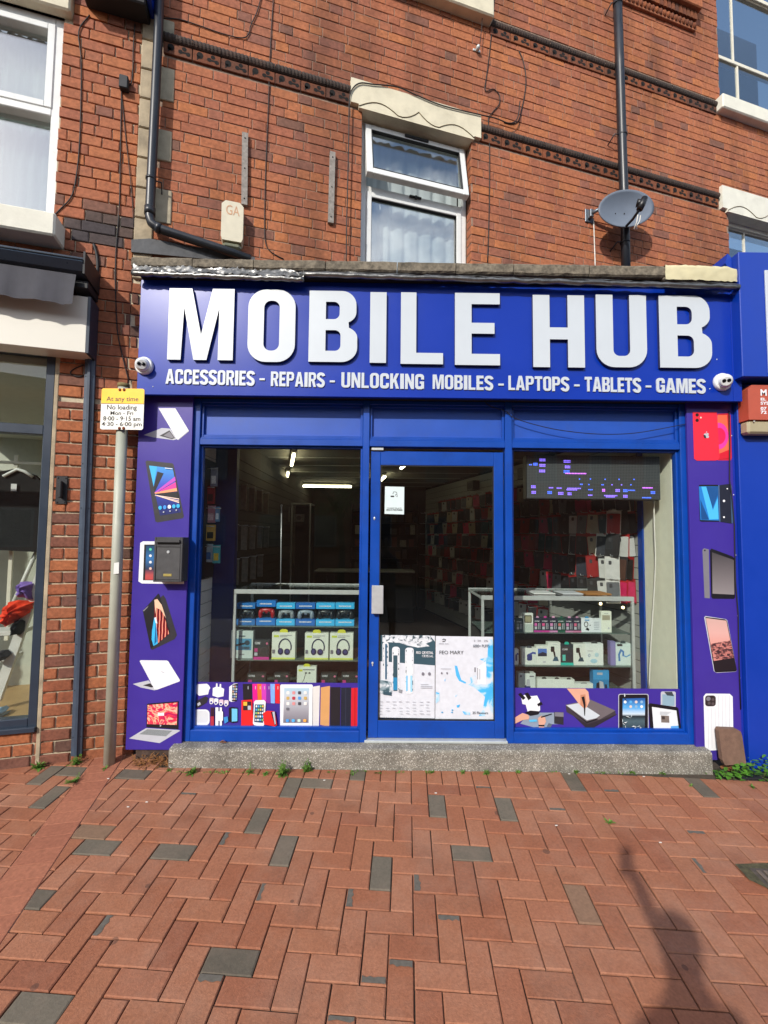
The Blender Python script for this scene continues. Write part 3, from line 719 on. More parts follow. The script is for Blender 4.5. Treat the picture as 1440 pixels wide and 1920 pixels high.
def slab(mb, s0, s1, d0, d1, z0, z1, n=40):
    """a worn block: rounded nosing with a slightly uneven line"""
    rr = random.Random(3); rows = []
    for i in range(n+1):
        s = s0+(s1-s0)*i/n; j = rr.uniform(-.0025, .0025); k = rr.uniform(-.002, .002)
        prof = [(d0, z0), (d0+j*.5, z1-.022+k), (d0+.004+j, z1-.009+k), (d0+.013+j, z1-.002+k), (d0+.03, z1+k), (d1, z1), (d1, z0)]
        rows.append(mb.add([(s, a, b) for a, b in prof]))
    for i in range(n):
        for q in range(6): mb.face((rows[i]+q, rows[i+1]+q, rows[i+1]+q+1, rows[i]+q+1))
    mb.face([rows[0]+q for q in range(7)]); mb.face([rows[n]+q for q in reversed(range(7))])
    return mb
solo('concrete_step', slab(MB(), st0, st1, YS, YF+.2, -.12, STEP_Z), M_step, 'long grey aggregate concrete step below the blue shopfront', 'step', (.4, YS, -.05))

# ================================================================== sign board with raised letters
fg = T('fascia_sign', 'wide blue sign board reading MOBILE HUB above the door', 'shop sign', (.4, YFAS, 2.7))
fz0, fz1 = sZ(820, 746, YFAS), sZ(820, 532, YFAS); fs0, fs1 = sX(260, 640, YFAS), sX(1388, 650, YFAS)
fg.part('board', MB().box(fs0, fs1, YFAS, YFAS+.03, fz0, fz1, .002).box(fs0+.01, fs1-.01, YFAS+.03, YF+.3, fz0+.03, fz1), M_fascia)
fg.part('edge_fold', MB().box(fs1-.065, fs1-.002, YFAS-.004, YFAS, fz0, fz1-.002, .001), M_fascia)
LH = .026
def arcs(cx, cy, rx, ry, a0, a1, n=8): return [(cx+rx*math.cos(math.radians(a0+(a1-a0)*k/n)), cy+ry*math.sin(math.radians(a0+(a1-a0)*k/n))) for k in range(n+1)]
def Lt(ch, w, h):
    s = .30*w if ch not in 'M' else .21*w          # stem
    b = .155*h
    if ch == 'I': return [[(0, 0), (w, 0), (w, h), (0, h)]]
    if ch == 'L': return [[(0, 0), (w, 0), (w, b), (s*1.22, b), (s*1.22, h), (0, h)]]
    if ch == 'E': s = .37*w; return [[(0, 0), (w, 0), (w, b), (s, b), (s, .435*h), (.88*w, .435*h), (.88*w, .585*h), (s, .585*h), (s, h-b), (w, h-b), (w, h), (0, h)]]
    if ch == 'H': s = .325*w; return [[(0, 0), (s, 0), (s, .385*h), (w-s, .385*h), (w-s, 0), (w, 0), (w, h), (w-s, h), (w-s, .55*h), (s, .55*h), (s, h), (0, h)]]
    if ch == 'M': return [[(0, 0), (.205*w, 0), (.235*w, .74*h), (.4*w, 0), (.6*w, 0), (.775*w, .74*h), (.77*w, 0), (w, 0), (w, h), (.665*w, h), (.505*w, .35*h), (.35*w, h), (0, h)]]
    if ch == 'U':
        s = .335*w; r = .36*w; ri = .12*w
        return [[(0, h), (0, r)]+arcs(r, r, r, r, 180, 270)+arcs(w-r, r, r, r, 270, 360)+[(w, h), (w-s, h), (w-s, b+ri)]+arcs(w-s-ri, b+ri, ri, ri, 0, -90)+arcs(s+ri, b+ri, ri, ri, 270, 180)+[(s, h)]]
    if ch == 'O':
        s = .335*w; r = .38*w; ri = .15*w
        return [arcs(w-r, h-r, r, r, 0, 90)+arcs(r, h-r, r, r, 90, 180)+arcs(r, r, r, r, 180, 270)+arcs(w-r, r, r, r, 270, 360),
                arcs(w-s-ri, h-b-ri, ri, ri, 0, 90)+arcs(s+ri, h-b-ri, ri, ri, 90, 180)+arcs(s+ri, b+ri, ri, ri, 180, 270)+arcs(w-s-ri, b+ri, ri, ri, 270, 360)]
    if ch == 'B':
        s = .345*w; r = .30*w; ri = .12*w; m = .53*h; wt = .975*w
        o = [(0, 0), (w-r*1.1, 0)]+arcs(w-r*1.1, r, r*1.1, r, 270, 360)+arcs(w-r*1.1, m-r*.95, r*1.1, r*.8, 0, 62)+arcs(wt-r, m+r*.85, r, r*.8, -62, 0)+arcs(wt-r, h-r, r, r, 0, 90)+[(0, h)]
        i1 = [(s, b)]+arcs(w-s-ri, b+ri, ri, ri, 270, 360)+arcs(w-s-ri, .445*h-ri, ri, ri, 0, 90)+[(s, .445*h)]
        i2 = [(s, .60*h)]+arcs(wt-s-ri, .60*h+ri, ri, ri, 270, 360)+arcs(wt-s-ri, h-b-ri, ri, ri, 0, 90)+[(s, h-b)]
        return [o, i1, i2]
YL = YFAS-LH
for ch, x0, x1, y0, y1 in (('M', 313, 440, 542, 674), ('O', 463, 555, 543.5, 678), ('B', 578, 671, 546, 678), ('I', 693, 725, 548, 680), ('L', 751, 831, 549, 682), ('E', 853, 937, 550, 684),
                           ('H', 1000, 1095, 554, 688), ('U', 1119, 1211, 553.5, 688), ('B', 1238, 1332, 555, 689)):
    a = P(x0, y1, YL); c = P(x1, y0, YL); mb = MB()
    loops = [[(a[0]+p[0], a[1]+p[1]) for p in L] for L in Lt(ch, c[0]-a[0], c[1]-a[1])]
    mb.prism(loops, YL, YFAS)
    for k, f in enumerate(mb.f):
        if len({mb.v[q][1] for q in f}) > 1: mb.m[k] = 1
    fg.part('letter', mb, [M_white_letter, M_letter_side])
def Ls(ch, w, h):
    """the heavy condensed capitals of the small line"""
    s = .33*w; b = .19*h; r = .36*w; ri = .1*w
    if ch in 'BEHLOUM': return Lt(ch, w, h) if ch != 'E' else [[(0, 0), (w, 0), (w, b), (.4*w, b), (.4*w, .41*h), (.9*w, .41*h), (.9*w, .59*h), (.4*w, .59*h), (.4*w, h-b), (w, h-b), (w, h), (0, h)]]
    if ch == 'I': return [[(0, 0), (w, 0), (w, h), (0, h)]]
    if ch == 'A': return [[(0, 0), (.30*w, 0), (.36*w, .19*h), (.64*w, .19*h), (.70*w, 0), (w, 0), (.68*w, h), (.32*w, h)], [(.405*w, .35*h), (.595*w, .35*h), (.5*w, .78*h)]]
    if ch == 'T': return [[(.5*w-s/2, 0), (.5*w+s/2, 0), (.5*w+s/2, h-b), (w, h-b), (w, h), (0, h), (0, h-b), (.5*w-s/2, h-b)]]
    if ch == 'N': return [[(0, 0), (.3*w, 0), (.3*w, .56*h), (.68*w, 0), (w, 0), (w, h), (.7*w, h), (.7*w, .44*h), (.32*w, h), (0, h)]]
    if ch == 'K': return [[(0, 0), (s, 0), (s, .34*h), (.45*w, .45*h), (.66*w, 0), (w, 0), (.68*w, .60*h), (.98*w, h), (.63*w, h), (s, .60*h), (s, h), (0, h)]]
    if ch in 'PR':
        q = .40*h; o = [(0, 0), (s, 0), (s, q)]
        o += [(.44*w, q), (.66*w, 0), (w, 0), (.78*w, .45*h)] if ch == 'R' else [(w-r, q)]
        if ch == 'R': o += arcs(w-r, .66*h, r, .22*h, -35, 0)
        else: o += arcs(w-r, q+.24*h, r, .24*h, 270, 360)
        o += arcs(w-r, h-.24*h, r, .24*h, 0, 90)+[(0, h)]
        return [o, [(s, q+.15*h)]+arcs(w-s-ri, q+.15*h+ri, ri, ri, 270, 360)+arcs(w-s-ri, h-.17*h-ri, ri, ri, 0, 90)+[(s, h-.17*h)]]
    if ch in 'CG':
        o = [(w, .64*h), (w, h-r)]+arcs(w-r, h-r, r, r, 0, 90)+arcs(r, h-r, r, r, 90, 180)+arcs(r, r, r, r, 180, 270)
        inn = arcs(s+ri, b+ri, ri, ri, 270, 180)+arcs(s+ri, h-b-ri, ri, ri, 180, 90)+arcs(w-s-ri, h-b-ri, ri, ri, 90, 0)+[(w-s, .64*h)]
        if ch == 'C': return [o+arcs(w-r, r, r, r, 270, 360)+[(w, .36*h), (w-s, .36*h)]+arcs(w-s-ri, b+ri, ri, ri, 0, -90)+inn]
        return [o+[(w-r, 0)]+arcs(w-r, r, r, r, 270, 320)+[(w, 0), (w, .52*h), (.52*w, .52*h), (.52*w, .37*h), (w-s, .37*h)]+arcs(w-s-ri, b+ri, ri, ri, 0, -90)+inn]
    if ch == 'S':
        t = .2*h; p = arcs(.56*w, h-.27*h, .33*w, .18*h, 10, 90, 5)+arcs(.44*w, h-.27*h, .29*w, .18*h, 90, 225, 8)+arcs(.56*w, .27*h, .29*w, .19*h, 45, -90, 8)+arcs(.44*w, .27*h, .33*w, .18*h, 270, 190, 5)
        return [band(p, t)]
for wd, x0, x1, y0, y1 in (('ACCESSORIES', 311, 478, 695.5, 721), ('-', 487, 497, 710, 713.5), ('REPAIRS', 508, 609, 699, 725), ('-', 618.5, 628, 714, 717.5), ('UNLOCKING', 640, 795, 701.5, 728), ('MOBILES', 811, 924, 705, 730.5), ('-', 934, 944, 720, 723.5),
                           ('LAPTOPS', 953, 1066, 707, 732.5), ('-', 1076, 1086, 721.5, 725), ('TABLETS', 1096, 1200, 709, 735), ('-', 1210, 1220, 723.5, 727), ('GAMES', 1230, 1321, 711, 737)):
    a = P(x0, y1, YFAS); c = P(x1, y0, YFAS); H_ = c[1]-a[1]; tl = .012*(c[0]-a[0])
    adv = [{'I': .42, 'M': 1.32, 'L': .82, 'E': .84, 'T': .95, '-': 1, 'A': 1.12}.get(q, 1.0) for q in wd]; gap = .13; u = (c[0]-a[0])/(sum(adv)+gap*(len(wd)-1)); s = a[0]
    for q, ad in zip(wd, adv):
        W_ = ad*u; dz = tl/2-tl*(s-a[0])/(c[0]-a[0]); loops = [[(0, 0), (W_, 0), (W_, H_), (0, H_)]] if q == '-' else Ls(q, W_, H_); mb = MB()
        mb.prism([[(s+p[0], a[1]+dz+p[1]) for p in L] for L in loops], YFAS-.008, YFAS-.0003, back=False); fg.part('small_letter' if q != '-' else 'dash', mb, M_white_letter); s += W_+gap*u
for x, y in ((287, 725), (1344, 674), (1318, 726), (1331, 729)):
    a = P(x, y, YFAS); fg.part('screw_cap', MB().ball((a[0], YFAS, a[1]), (.005, .004, .005), 8, 4), M_alu_pale)

# ================================================================== parapet: coping stones and lead
pp = T('parapet', 'mossy stone coping with crumpled lead flashing over the sign board', 'parapet', (.4, 3.05, 3.4))
YC = 3.07
zc = lambda x, y: sZ(x, y, YC)
xs = [245, 360, 475, 610, 745, 855, 963, 1105, 1248]
for i in range(len(xs)-1):
    a, b = xs[i], xs[i+1]; s0, s1 = sX(a, 500, YC)+.003, sX(b, 500, YC)-.003
    t0 = zc((a+b)/2, 480.5+.0165*((a+b)/2-245)+(0 if i else -1)); b0 = zc((a+b)/2, 499.5+.0195*((a+b)/2-245))
    mb = MB(); n = 10; rr = random.Random(i); rows = []
    for k in range(n+1):
        s = s0+(s1-s0)*k/n; j = [rr.uniform(-.0025, .0025) for _ in range(6)]
        rows.append(mb.add([(s, YC+.012+j[0], b0+j[1]*.6), (s, YC+j[2], b0+.012+j[1]), (s, YC+j[3], t0-.014+j[4]), (s, YC+.016, t0+j[5]), (s, YC+.32, t0+.02), (s, YC+.32, b0)]))
    for k in range(n):
        for q in range(6): mb.face((rows[k]+q, rows[k+1]+q, rows[k+1]+(q+1) % 6, rows[k]+(q+1) % 6))
    mb.face([rows[0]+q for q in range(6)]); mb.face([rows[n]+q for q in reversed(range(6))])
    pp.part('coping_stone', mb, M_coping)
# cream sheet wrapped over the right end
def crumple(mb, fn, nu, nv, seed, amp):
    rr = random.Random(seed); idx = []
    for i in range(nu+1):
        row = []
        for j in range(nv+1):
            p = fn(i/nu, j/nv); row.append(mb.add([(p[0]+rr.uniform(-amp, amp)*.6, p[1]+rr.uniform(-amp, amp), p[2]+rr.uniform(-amp, amp))]))
        idx.append(row)
    for i in range(nu):
        for j in range(nv): mb.face((idx[i][j], idx[i+1][j], idx[i+1][j+1], idx[i][j+1]), sm=True)
    return mb
s0, s1 = sX(1247, 505, YC-.01), sX(1386, 508, YC-.01); zt, zb = zc(1300, 499), zc(1300, 526)
pp.part('cream_sheet', crumple(MB(), lambda u, v: (s0+(s1-s0)*u, YC-.012+.25*max(0, v-.75)*4*.25+.02*u*u, (zb if v < .01 else 0) or zb+(zt-zb)*min(1, v/.75)-.03*max(0, u-.85)*4*v), 22, 8, 4, .0035), mat('yellowed_plastic_sheet', '#c9c19c', .6, var=.1, scale=12, dirt=.3, dirtcol='#8a7d55'))
pp.part('coping_stone', MB().box(s0, s1-.03, YC+.01, YC+.3, zb+.01, zt-.012, .008), M_coping)
# lead: crumpled foil with a rolled lower edge, in two lengths
def lead(x0, x1, ytop, yroll, seed, amp, slope):
    s0, s1 = sX(x0, yroll, YC), sX(x1, yroll, YC); zt = zc((x0+x1)/2, ytop); zr = zc((x0+x1)/2, yroll); tl = slope
    z = lambda u, k: k+tl*(.5-u)
    pp.part('lead_flashing', crumple(MB(), lambda u, v: (s0+(s1-s0)*u, YC+.006-.026*(1-v)**1.3, z(u, zr)+(zt-zr)*v*(1+.12*math.sin(u*23+seed))), 70, 5, seed, amp), M_lead)
    rr = random.Random(seed+1); n = 60
    pp.part('lead_roll', MB().tube([(s0+(s1-s0)*k/n, YC-.004+rr.uniform(-.003, .003), z(k/n, zr-.012)+rr.uniform(-.004, .004)) for k in range(n+1)], .019, 8), M_lead)
lead(249, 570, 500, 516, 1, .008, .03); lead(566, 1384, 519, 524, 5, .004, .05)
pp.part('backing_board', MB().box(sX(262, 520, 3.1), sX(1386, 520, 3.1), YC+.04, YF+.3, fz1+.002, zc(820, 519)+.02), M_dark_soffit)
# flat roof between parapet and brick wall
zr_ = zc(300, 490)
mb = MB(); n = mb.add([(sX(250, 480, 3.2), 3.3, zr_-.05), (3.2, 3.3, zr_-.05), (3.2, 4.75, zr_+.02), (sX(250, 480, 3.2), 3.32, zr_+.02)]); mb.face((n, n+1, n+2, n+3)); pp.part('lead_roof', mb, M_lead_dark)
# dark flashing sloping off the brickwork at the left end
f_ = [wz(x, y, -.03) for x, y in ((246, 472), (478, 494), (478, 482), (280, 447), (246, 449))]
mb = MB().prism(f_, -.03, -.012)
solo('flashing_sheet', mb, M_lead_dark, 'dark grey flashing sheet sloping behind the left end of the coping', 'flashing', (f_[0][0], -.02, f_[0][1]), WALL)

# ================================================================== side boards with printed gadgets
WHT, BLK, DGR, GRY, LGR = flat('#e6e8ec'), flat('#14131a'), flat('#2c2a30'), flat('#77757e'), flat('#b9bcc4')
def board(name, label, x0, x1, ytop, ybot):
    t = T(name, label, 'advert panel', (sX((x0+x1)/2, 1105, YPAN), YPAN, .1))
    a, b = sX(x0, 1105, YPAN), sX(x1, 1105, YPAN)
    t.part('board', MB().box(a, b, YPAN, YPAN+.02, sZ((x0+x1)/2, ybot, YPAN), Zt_top+.1, .001), M_purple); return t
ap = board('advert_panel', 'tall purple panel with printed laptops and tablets left of the shop window', 247.5, 350, 760, 1406)
def prnt(t, name, fn, fr=SHOP, d=YPAN, label=None):
    p = Print(fr, d); fn(p); t.part(name, p.mb, p.mats, label=label)
c1 = lambda x, y: (250+x/5.818, 750+y/5.818)          # tracing scales of the enlargements
c2 = lambda x, y: (230+x/5.05, 1080+y/5.05)
def pts(f, *q): return [f(*k) for k in q]
M_kb = ramp_mat('keyboard_print', [(0, '#3a3f44'), (.48, '#4a5056'), (.52, '#9aa2a6'), (1, '#b3bbbd')], scale=60, kind='wave', dist=0)
def laptop_a(p):
    p.poly(pts(c1, (112, 382), (310, 305), (402, 312), (480, 425), (440, 437), (220, 408)), LGR)
    p.poly(pts(c1, (285, 390), (395, 330), (455, 415), (420, 428)), DGR); p.poly(pts(c1, (330, 388), (395, 345), (445, 410), (415, 418)), GRY)
    p.poly(pts(c1, (275, 90), (458, 90), (604, 332), (600, 345), (490, 432), (478, 430)), WHT); p.poly(pts(c1, (604, 332), (606, 342), (490, 437), (480, 432)), LGR)
prnt(ap, 'laptop_print', laptop_a)
M_scr1 = ramp_mat('blue_wallpaper', [(0, '#101530'), (.35, '#22308a'), (.6, '#3f4fc0'), (1, '#38a8e8')], kind='grad')
PINK, ORNG, CYAN = flat('#e23a9a'), flat('#f0a070'), flat('#35b4ea')
def tablet_a(p):
    p.poly(pts(c1, (132, 672), (150, 660), (425, 690), (440, 705), (552, 1270), (540, 1290), (265, 1336), (240, 1325)), DGR)
    p.poly(pts(c1, (172, 715), (430, 745), (520, 1225), (290, 1262)), M_scr1)
    p.poly(pts(c1, (172, 715), (260, 725), (222, 945)), CYAN); p.poly(pts(c1, (262, 780), (222, 950), (230, 1010), (330, 800)), BLK)
    p.poly(pts(c1, (230, 1010), (455, 835), (462, 880), (240, 1018)), flat('#c04ac0')); p.poly(pts(c1, (300, 985), (462, 895), (470, 955), (280, 1012)), PINK)
    p.poly(pts(c1, (230, 1012), (472, 958), (478, 995), (240, 1024)), ORNG); p.poly(pts(c1, (240, 1022), (482, 1000), (496, 1078), (250, 1030)), BLK)
    for a, b in ((1075, 1085), (1098, 1106), (1112, 1124)): p.poly(pts(c1, (235, 1034), (498, a), (500, b), (236, 1040)), flat('#f6d9c8'))
    for x, m in ((292, CYAN), (342, flat('#3c8fe0')), (393, WHT), (442, CYAN), (488, CYAN)):
        p.poly([c1(x+a, 1175-(x-292)*.1+b) for a, b in ell(0, 0, 19, 22, 14)], m)
    for x in (330, 400, 468): p.poly([c1(x+a, 1222-(x-330)*.15+b) for a, b in ell(0, 0, 9, 8, 8)], LGR)
    p.poly(pts(c1, (345, 738), (425, 748), (426, 756), (345, 746)), WHT)
prnt(ap, 'tablet_print', tablet_a)
M_scr2 = ramp_mat('sky_wallpaper', [(0, '#c24040'), (.2, '#b85050'), (.34, '#2a3550'), (.6, '#2f6ea8'), (.8, '#184a70'), (1, '#0a2a40')], kind='grad')
def tablet_b(p):
    p.poly([(263, 1018), (268, 1015), (345, 1015), (345, 1095), (266, 1094), (259.5, 1090)], WHT)
    p.poly([(270.5, 1021), (345, 1021), (345, 1089), (268, 1088)], BLK); p.poly([(274, 1023), (345, 1023), (345, 1087), (272, 1087)], M_scr2)
    for y, m in ((1030, flat('#58d0a0')), (1042, WHT), (1054, WHT), (1066, flat('#e8c0b0'))): p.poly([(282+a, y+b) for a, b in ell(0, 0, 2.6, 2.6, 10)], m)
prnt(ap, 'tablet_print', tablet_b)
M_scr3 = ramp_mat('red_ribbon_wallpaper', [(0, '#2a0610'), (.35, '#7a0a1c'), (.5, '#d0182a'), (.6, '#3a0610'), (.75, '#c81c30'), (1, '#e8b090')], scale=14, kind='wave', dist=1.5)
def convertible(p):
    p.poly(pts(c2, (360, 200), (385, 180), (408, 215), (515, 560), (490, 600), (280, 700), (262, 688)), DGR)
    p.poly(pts(c2, (190, 328), (338, 165), (350, 180), (448, 530), (265, 690)), BLK); p.poly(pts(c2, (190, 328), (245, 280), (235, 300), (200, 335)), GRY)
    p.poly(pts(c2, (302, 225), (325, 215), (365, 270), (440, 545), (330, 640), (295, 660), (275, 560), (300, 395)), M_scr3)
    p.poly(pts(c2, (298, 395), (312, 395), (332, 640), (292, 662), (274, 600), (278, 520)), CYAN); p.poly(pts(c2, (312, 430), (322, 620), (300, 650)), flat('#1a5a90'))
    p.poly(pts(c2, (300, 225), (330, 220), (370, 275), (410, 400), (360, 320), (318, 300), (310, 360)), flat('#e2bfa0'))
    p.poly(pts(c2, (300, 395), (318, 390), (328, 450), (312, 445)), WHT)
prnt(ap, 'laptop_print', convertible)
def laptop_w(p):
    p.poly(pts(c2, (95, 1022), (245, 988), (330, 1075), (300, 1082), (170, 1055)), LGR); p.poly(pts(c2, (190, 1035), (262, 1015), (292, 1052), (270, 1055)), DGR)
    p.poly(pts(c2, (160, 805), (172, 797), (418, 800), (432, 808), (542, 985), (538, 998), (330, 1075), (300, 1070)), WHT)
    p.poly(pts(c2, (362, 898), (398, 915), (392, 920), (372, 912)), LGR)
prnt(ap, 'laptop_print', laptop_w)
M_scr4 = ramp_mat('flowing_wallpaper', [(0, '#5a1a80'), (.36, '#b01a5a'), (.47, '#e8304a'), (.54, '#f4c8a8'), (.6, '#e85a40'), (.7, '#7a3aa8'), (1, '#2a1860')], scale=9, dist=3.2)
def laptop_c(p):
    p.poly(pts(c2, (60, 1538), (222, 1440), (530, 1458), (545, 1465), (350, 1582)), LGR); p.poly(pts(c2, (155, 1498), (235, 1450), (470, 1465), (410, 1518)), M_kb)
    p.poly(pts(c2, (230, 1215), (240, 1208), (528, 1185), (532, 1190), (528, 1452), (224, 1432)), BLK)
    p.poly(pts(c2, (236, 1222), (520, 1197), (512, 1410), (232, 1402)), M_scr4)
    p.poly(pts(c2, (332, 1296), (392, 1295), (392, 1322), (332, 1325)), flat('#f2e6ee'))
    p.poly([c2(358+a, 1418+b) for a, b in ell(0, 0, 7, 7, 10)], LGR)
prnt(ap, 'laptop_print', laptop_c)

aq = board('advert_panel', 'tall purple panel with printed phones right of the shop window', 1297, 1381.5, 760, 1425)
c3 = lambda x, y: (1290+x/6, 760+y/6); c4 = lambda x, y: (1290+x/4.8, 1080+y/4.8)
RED = flat('#e8263c'); HOT = flat('#f23aa0')
def phone_red(p):
    p.poly(pts(c3, (330, 95), (455, 90), (478, 110), (494, 590), (480, 620), (335, 620)), flat('#c01c30')); p.poly(pts(c3, (330, 110), (440, 108), (470, 590), (345, 608)), flat('#e86848'))
    p.poly([c3(x, y) for x, y in [(335, 195)]+[(345+110*math.sin(t), 345-150*math.cos(t)) for t in [k*.26 for k in range(1, 12)]]+[(340, 495)]], HOT)
    p.poly([c3(x, y) for x, y in [(335, 255)]+[(345+78*math.sin(t), 345-95*math.cos(t)) for t in [k*.26 for k in range(1, 12)]]+[(340, 440)]], flat('#e01a50'))
    p.poly(pts(c3, (345, 545), (462, 500), (470, 590), (345, 608)), flat('#d0142c'))
    p.poly([c3(x, y) for x, y in [(52, 75), (325, 75), (355, 580), (340, 612), (310, 620), (100, 622), (68, 600)]], RED)
    for y in (108, 168): p.poly([c3(103+a, y+b) for a, b in ell(0, 0, 19, 19, 14)], flat('#2a0a10'))
    p.poly([c3(145+a, 138+b) for a, b in ell(0, 0, 10, 10, 10)], flat('#ffd0c0'))
    p.poly([c3(x, y) for x, y in [(204, 318), (222, 310), (236, 322), (226, 336), (238, 352), (228, 368), (205, 366), (190, 372), (176, 350), (176, 328), (190, 314)]], LGR)
    p.poly([c3(x, y) for x, y in [(200, 310), (205, 297), (215, 294), (212, 306)]], LGR); p.poly([c3(x, y) for x, y in [(176, 328), (200, 340), (205, 366), (190, 372), (176, 350)]], DGR)
prnt(aq, 'phone_print', phone_red)
def phone_blue(p):
    p.poly(pts(c3, (120, 905), (130, 893), (338, 893), (350, 1310), (150, 1310), (132, 1300)), BLK)
    p.poly(pts(c3, (122, 912), (335, 912), (348, 1296), (140, 1290)), flat('#1f78c8'))
    p.poly(pts(c3, (150, 915), (215, 915), (280, 1180), (335, 1040), (345, 1280), (240, 1285)), flat('#49b6f2')); p.poly(pts(c3, (140, 1060), (235, 1285), (150, 1285)), flat('#134a86'))
    p.poly(pts(c3, (205, 915), (333, 915), (335, 1010), (278, 1160)), flat('#164f8c'))
    p.poly(pts(c3, (340, 900), (475, 882), (490, 900), (508, 1320), (490, 1330), (352, 1308)), flat('#1c2030')); p.poly(pts(c3, (475, 884), (492, 905), (508, 1322), (490, 1328)), flat('#3c5878')); p.poly(pts(c3, (340, 900), (352, 898), (364, 1308), (352, 1308)), flat('#4a6a94'))
    for x, y, r in ((405, 1075, 14), (405, 1258, 11), (442, 938, 8)): p.poly([c3(x+a, y+b) for a, b in ell(0, 0, r, r, 10)], WHT)
prnt(aq, 'phone_print', phone_blue)
M_grey_grad = ramp_mat('grey_screen', [(0, '#8d8788'), (.5, '#6c6668'), (1, '#3c383c')], kind='grad')
def tablet_grey(p):
    p.poly([(1317, 1031), (1320, 1028), (1329, 1030), (1331, 1122), (1321, 1121)], GRY); p.poly([(1321.5+a, 1032+b) for a, b in ell(0, 0, 1.6, 1.6, 10)], BLK)
    p.poly([(1331, 1032), (1334, 1028.5), (1373, 1043), (1377.5, 1047), (1378.5, 1120), (1376, 1123), (1336, 1122.5), (1333.5, 1119)], BLK)
    p.poly([(1335, 1035.5), (1376, 1050), (1376.8, 1115), (1336, 1113)], M_grey_grad)
prnt(aq, 'tablet_print', tablet_grey)
M_clouds = ramp_mat('sunset_clouds', [(0, '#1c1418'), (.28, '#3a242a'), (.4, '#a85a5c'), (.52, '#d89a90'), (.7, '#d8a8a0'), (1, '#c8a49c')], kind='grad')
M_cloud2 = ramp_mat('cloud_bank', [(0, '#2a1c24'), (.45, '#4a2e34'), (.55, '#c07870'), (1, '#e0a8a0')], scale=30, dist=1.0, sc3=(1, 1, 2))
def phone_cloud(p):
    p.poly(pts(c4, (145, 372), (158, 360), (340, 388), (355, 402), (440, 850), (425, 862), (255, 872), (232, 855)), LGR)
    p.poly(pts(c4, (156, 368), (335, 390), (352, 405), (440, 848), (425, 860), (252, 868), (238, 855)), BLK)
    p.poly(pts(c4, (160, 378), (345, 402), (432, 835), (245, 850)), M_clouds); p.poly(pts(c4, (205, 610), (385, 580), (418, 765), (232, 770)), M_cloud2)
    p.poly(pts(c4, (228, 765), (418, 735), (436, 845), (246, 855)), flat('#1e161c'))
prnt(aq, 'phone_print', phone_cloud)
def case_white(p):
    p.poly([c4(x, y) for x, y in [(140, 1085), (160, 1058), (375, 1060), (402, 1085), (408, 1400), (400, 1560), (180, 1572), (152, 1545)]], WHT)
    for k in range(7): p.poly([c4(x, y) for x, y in [(178+k*32, 1075 if k > 2 else 1190), (181+k*32, 1075 if k > 2 else 1190), (186+k*32, 1550), (183+k*32, 1550)]], LGR)
    p.poly([c4(x, y) for x, y in rrect(155, 1075, 250, 1172, 25)], flat('#2e2628')); p.poly([c4(184+a, 1105+b) for a, b in ell(0, 0, 20, 20, 14)], GRY)
    for x, y in ((225, 1112), (190, 1145), (225, 1150)): p.poly([c4(x+a, y+b) for a, b in ell(0, 0, 14, 14, 12)], flat('#544a4c'))
prnt(aq, 'phone_case_print', case_white)
# loose black wire along the right board
e = [(1367, 770), (1368, 840), (1368, 900), (1372, 930), (1377, 985), (1379, 1090), (1384, 1150), (1386, 1250), (1389, 1330)]
solo('wire', MB().tube([(*[P(x, y, YPAN-.006)[0]], YPAN-.006, P(x, y, YPAN-.006)[1]) for x, y in e], .004, 6), M_cable, 'thin black wire running down the right purple panel', 'wire', (P(1389, 1330, YPAN)[0], YPAN, P(1389, 1330, YPAN)[1]))

# ================================================================== pictures stuck inside the windows and on the door
YV = YG-.0015
def sticker(name, label, x0, x1, y0, y1, fn):
    t = T(name, label, 'window sticker', (sX((x0+x1)/2, y1, YV), YV, sillz))
    t.part('vinyl', MB().box(sX(x0, 1330, YV), sX(x1, 1330, YV), YV, YV+.001, sillz+.002, sZ((x0+x1)/2, y0, YV)), M_purple)
    for nm, g in fn: prnt(t, nm, g, d=YV)
    return t
q1 = lambda x, y: (350+x/4.235, 1270+y/4.235); q2 = lambda x, y: (960+x/4.364, 1280+y/4.364)
def chargers(p):
    for L in ([(75, 75), (85, 55), (160, 50), (178, 65), (188, 85), (178, 100), (170, 135), (100, 147), (80, 130)], [(208, 85), (232, 75), (234, 48), (244, 48), (246, 76), (260, 76), (263, 52), (274, 54), (274, 80), (298, 92), (292, 150), (245, 160), (205, 145)]):
        p.poly([q1(*k) for k in L], WHT)
    p.poly([q1(*k) for k in rrect(50, 255, 182, 382, 34)], WHT); p.poly([q1(*k) for k in rrect(62, 266, 170, 360, 28)], flat('#d4d8dc'))
    p.poly([q1(*k) for k in [(60, 215), (80, 185), (150, 150), (172, 165), (160, 200), (95, 242), (68, 238)]], DGR); p.poly([q1(*k) for k in [(80, 210), (105, 195), (112, 215), (90, 228)]], LGR)
    for x, y, c in ((195, 188, '#d8d0d4'), (232, 192, '#ececf0'), (272, 200, '#e0c0d0'), (312, 205, '#e6d2dc')):
        p.poly([q1(*k) for k in rrect(x-14, y-24, x+20, y+16, 8)], flat(c)); p.poly([q1(x+a, y+10+b) for a, b in ell(0, 0, 14, 16, 12)], WHT); p.poly([q1(x+a, y+10+b) for a, b in ell(0, 0, 8, 9, 10)], M_purple)
    for x, w_, c in ((190, 6, '#40202c'), (205, 6, '#40202c'), (228, 18, '#e6e8ec'), (262, 12, '#e6e8ec')):
        p.poly([q1(*k) for k in rrect(x, 238, x+w_+6, 385, 4)], flat(c))
    p.poly([q1(*k) for k in rrect(188, 310, 216, 385, 3)], flat('#b03040')); p.poly([q1(*k) for k in rrect(250, 270, 288, 345, 5)], WHT)
prnt_phones = [(335, 50, 405, 195), (335, 235, 402, 362)]
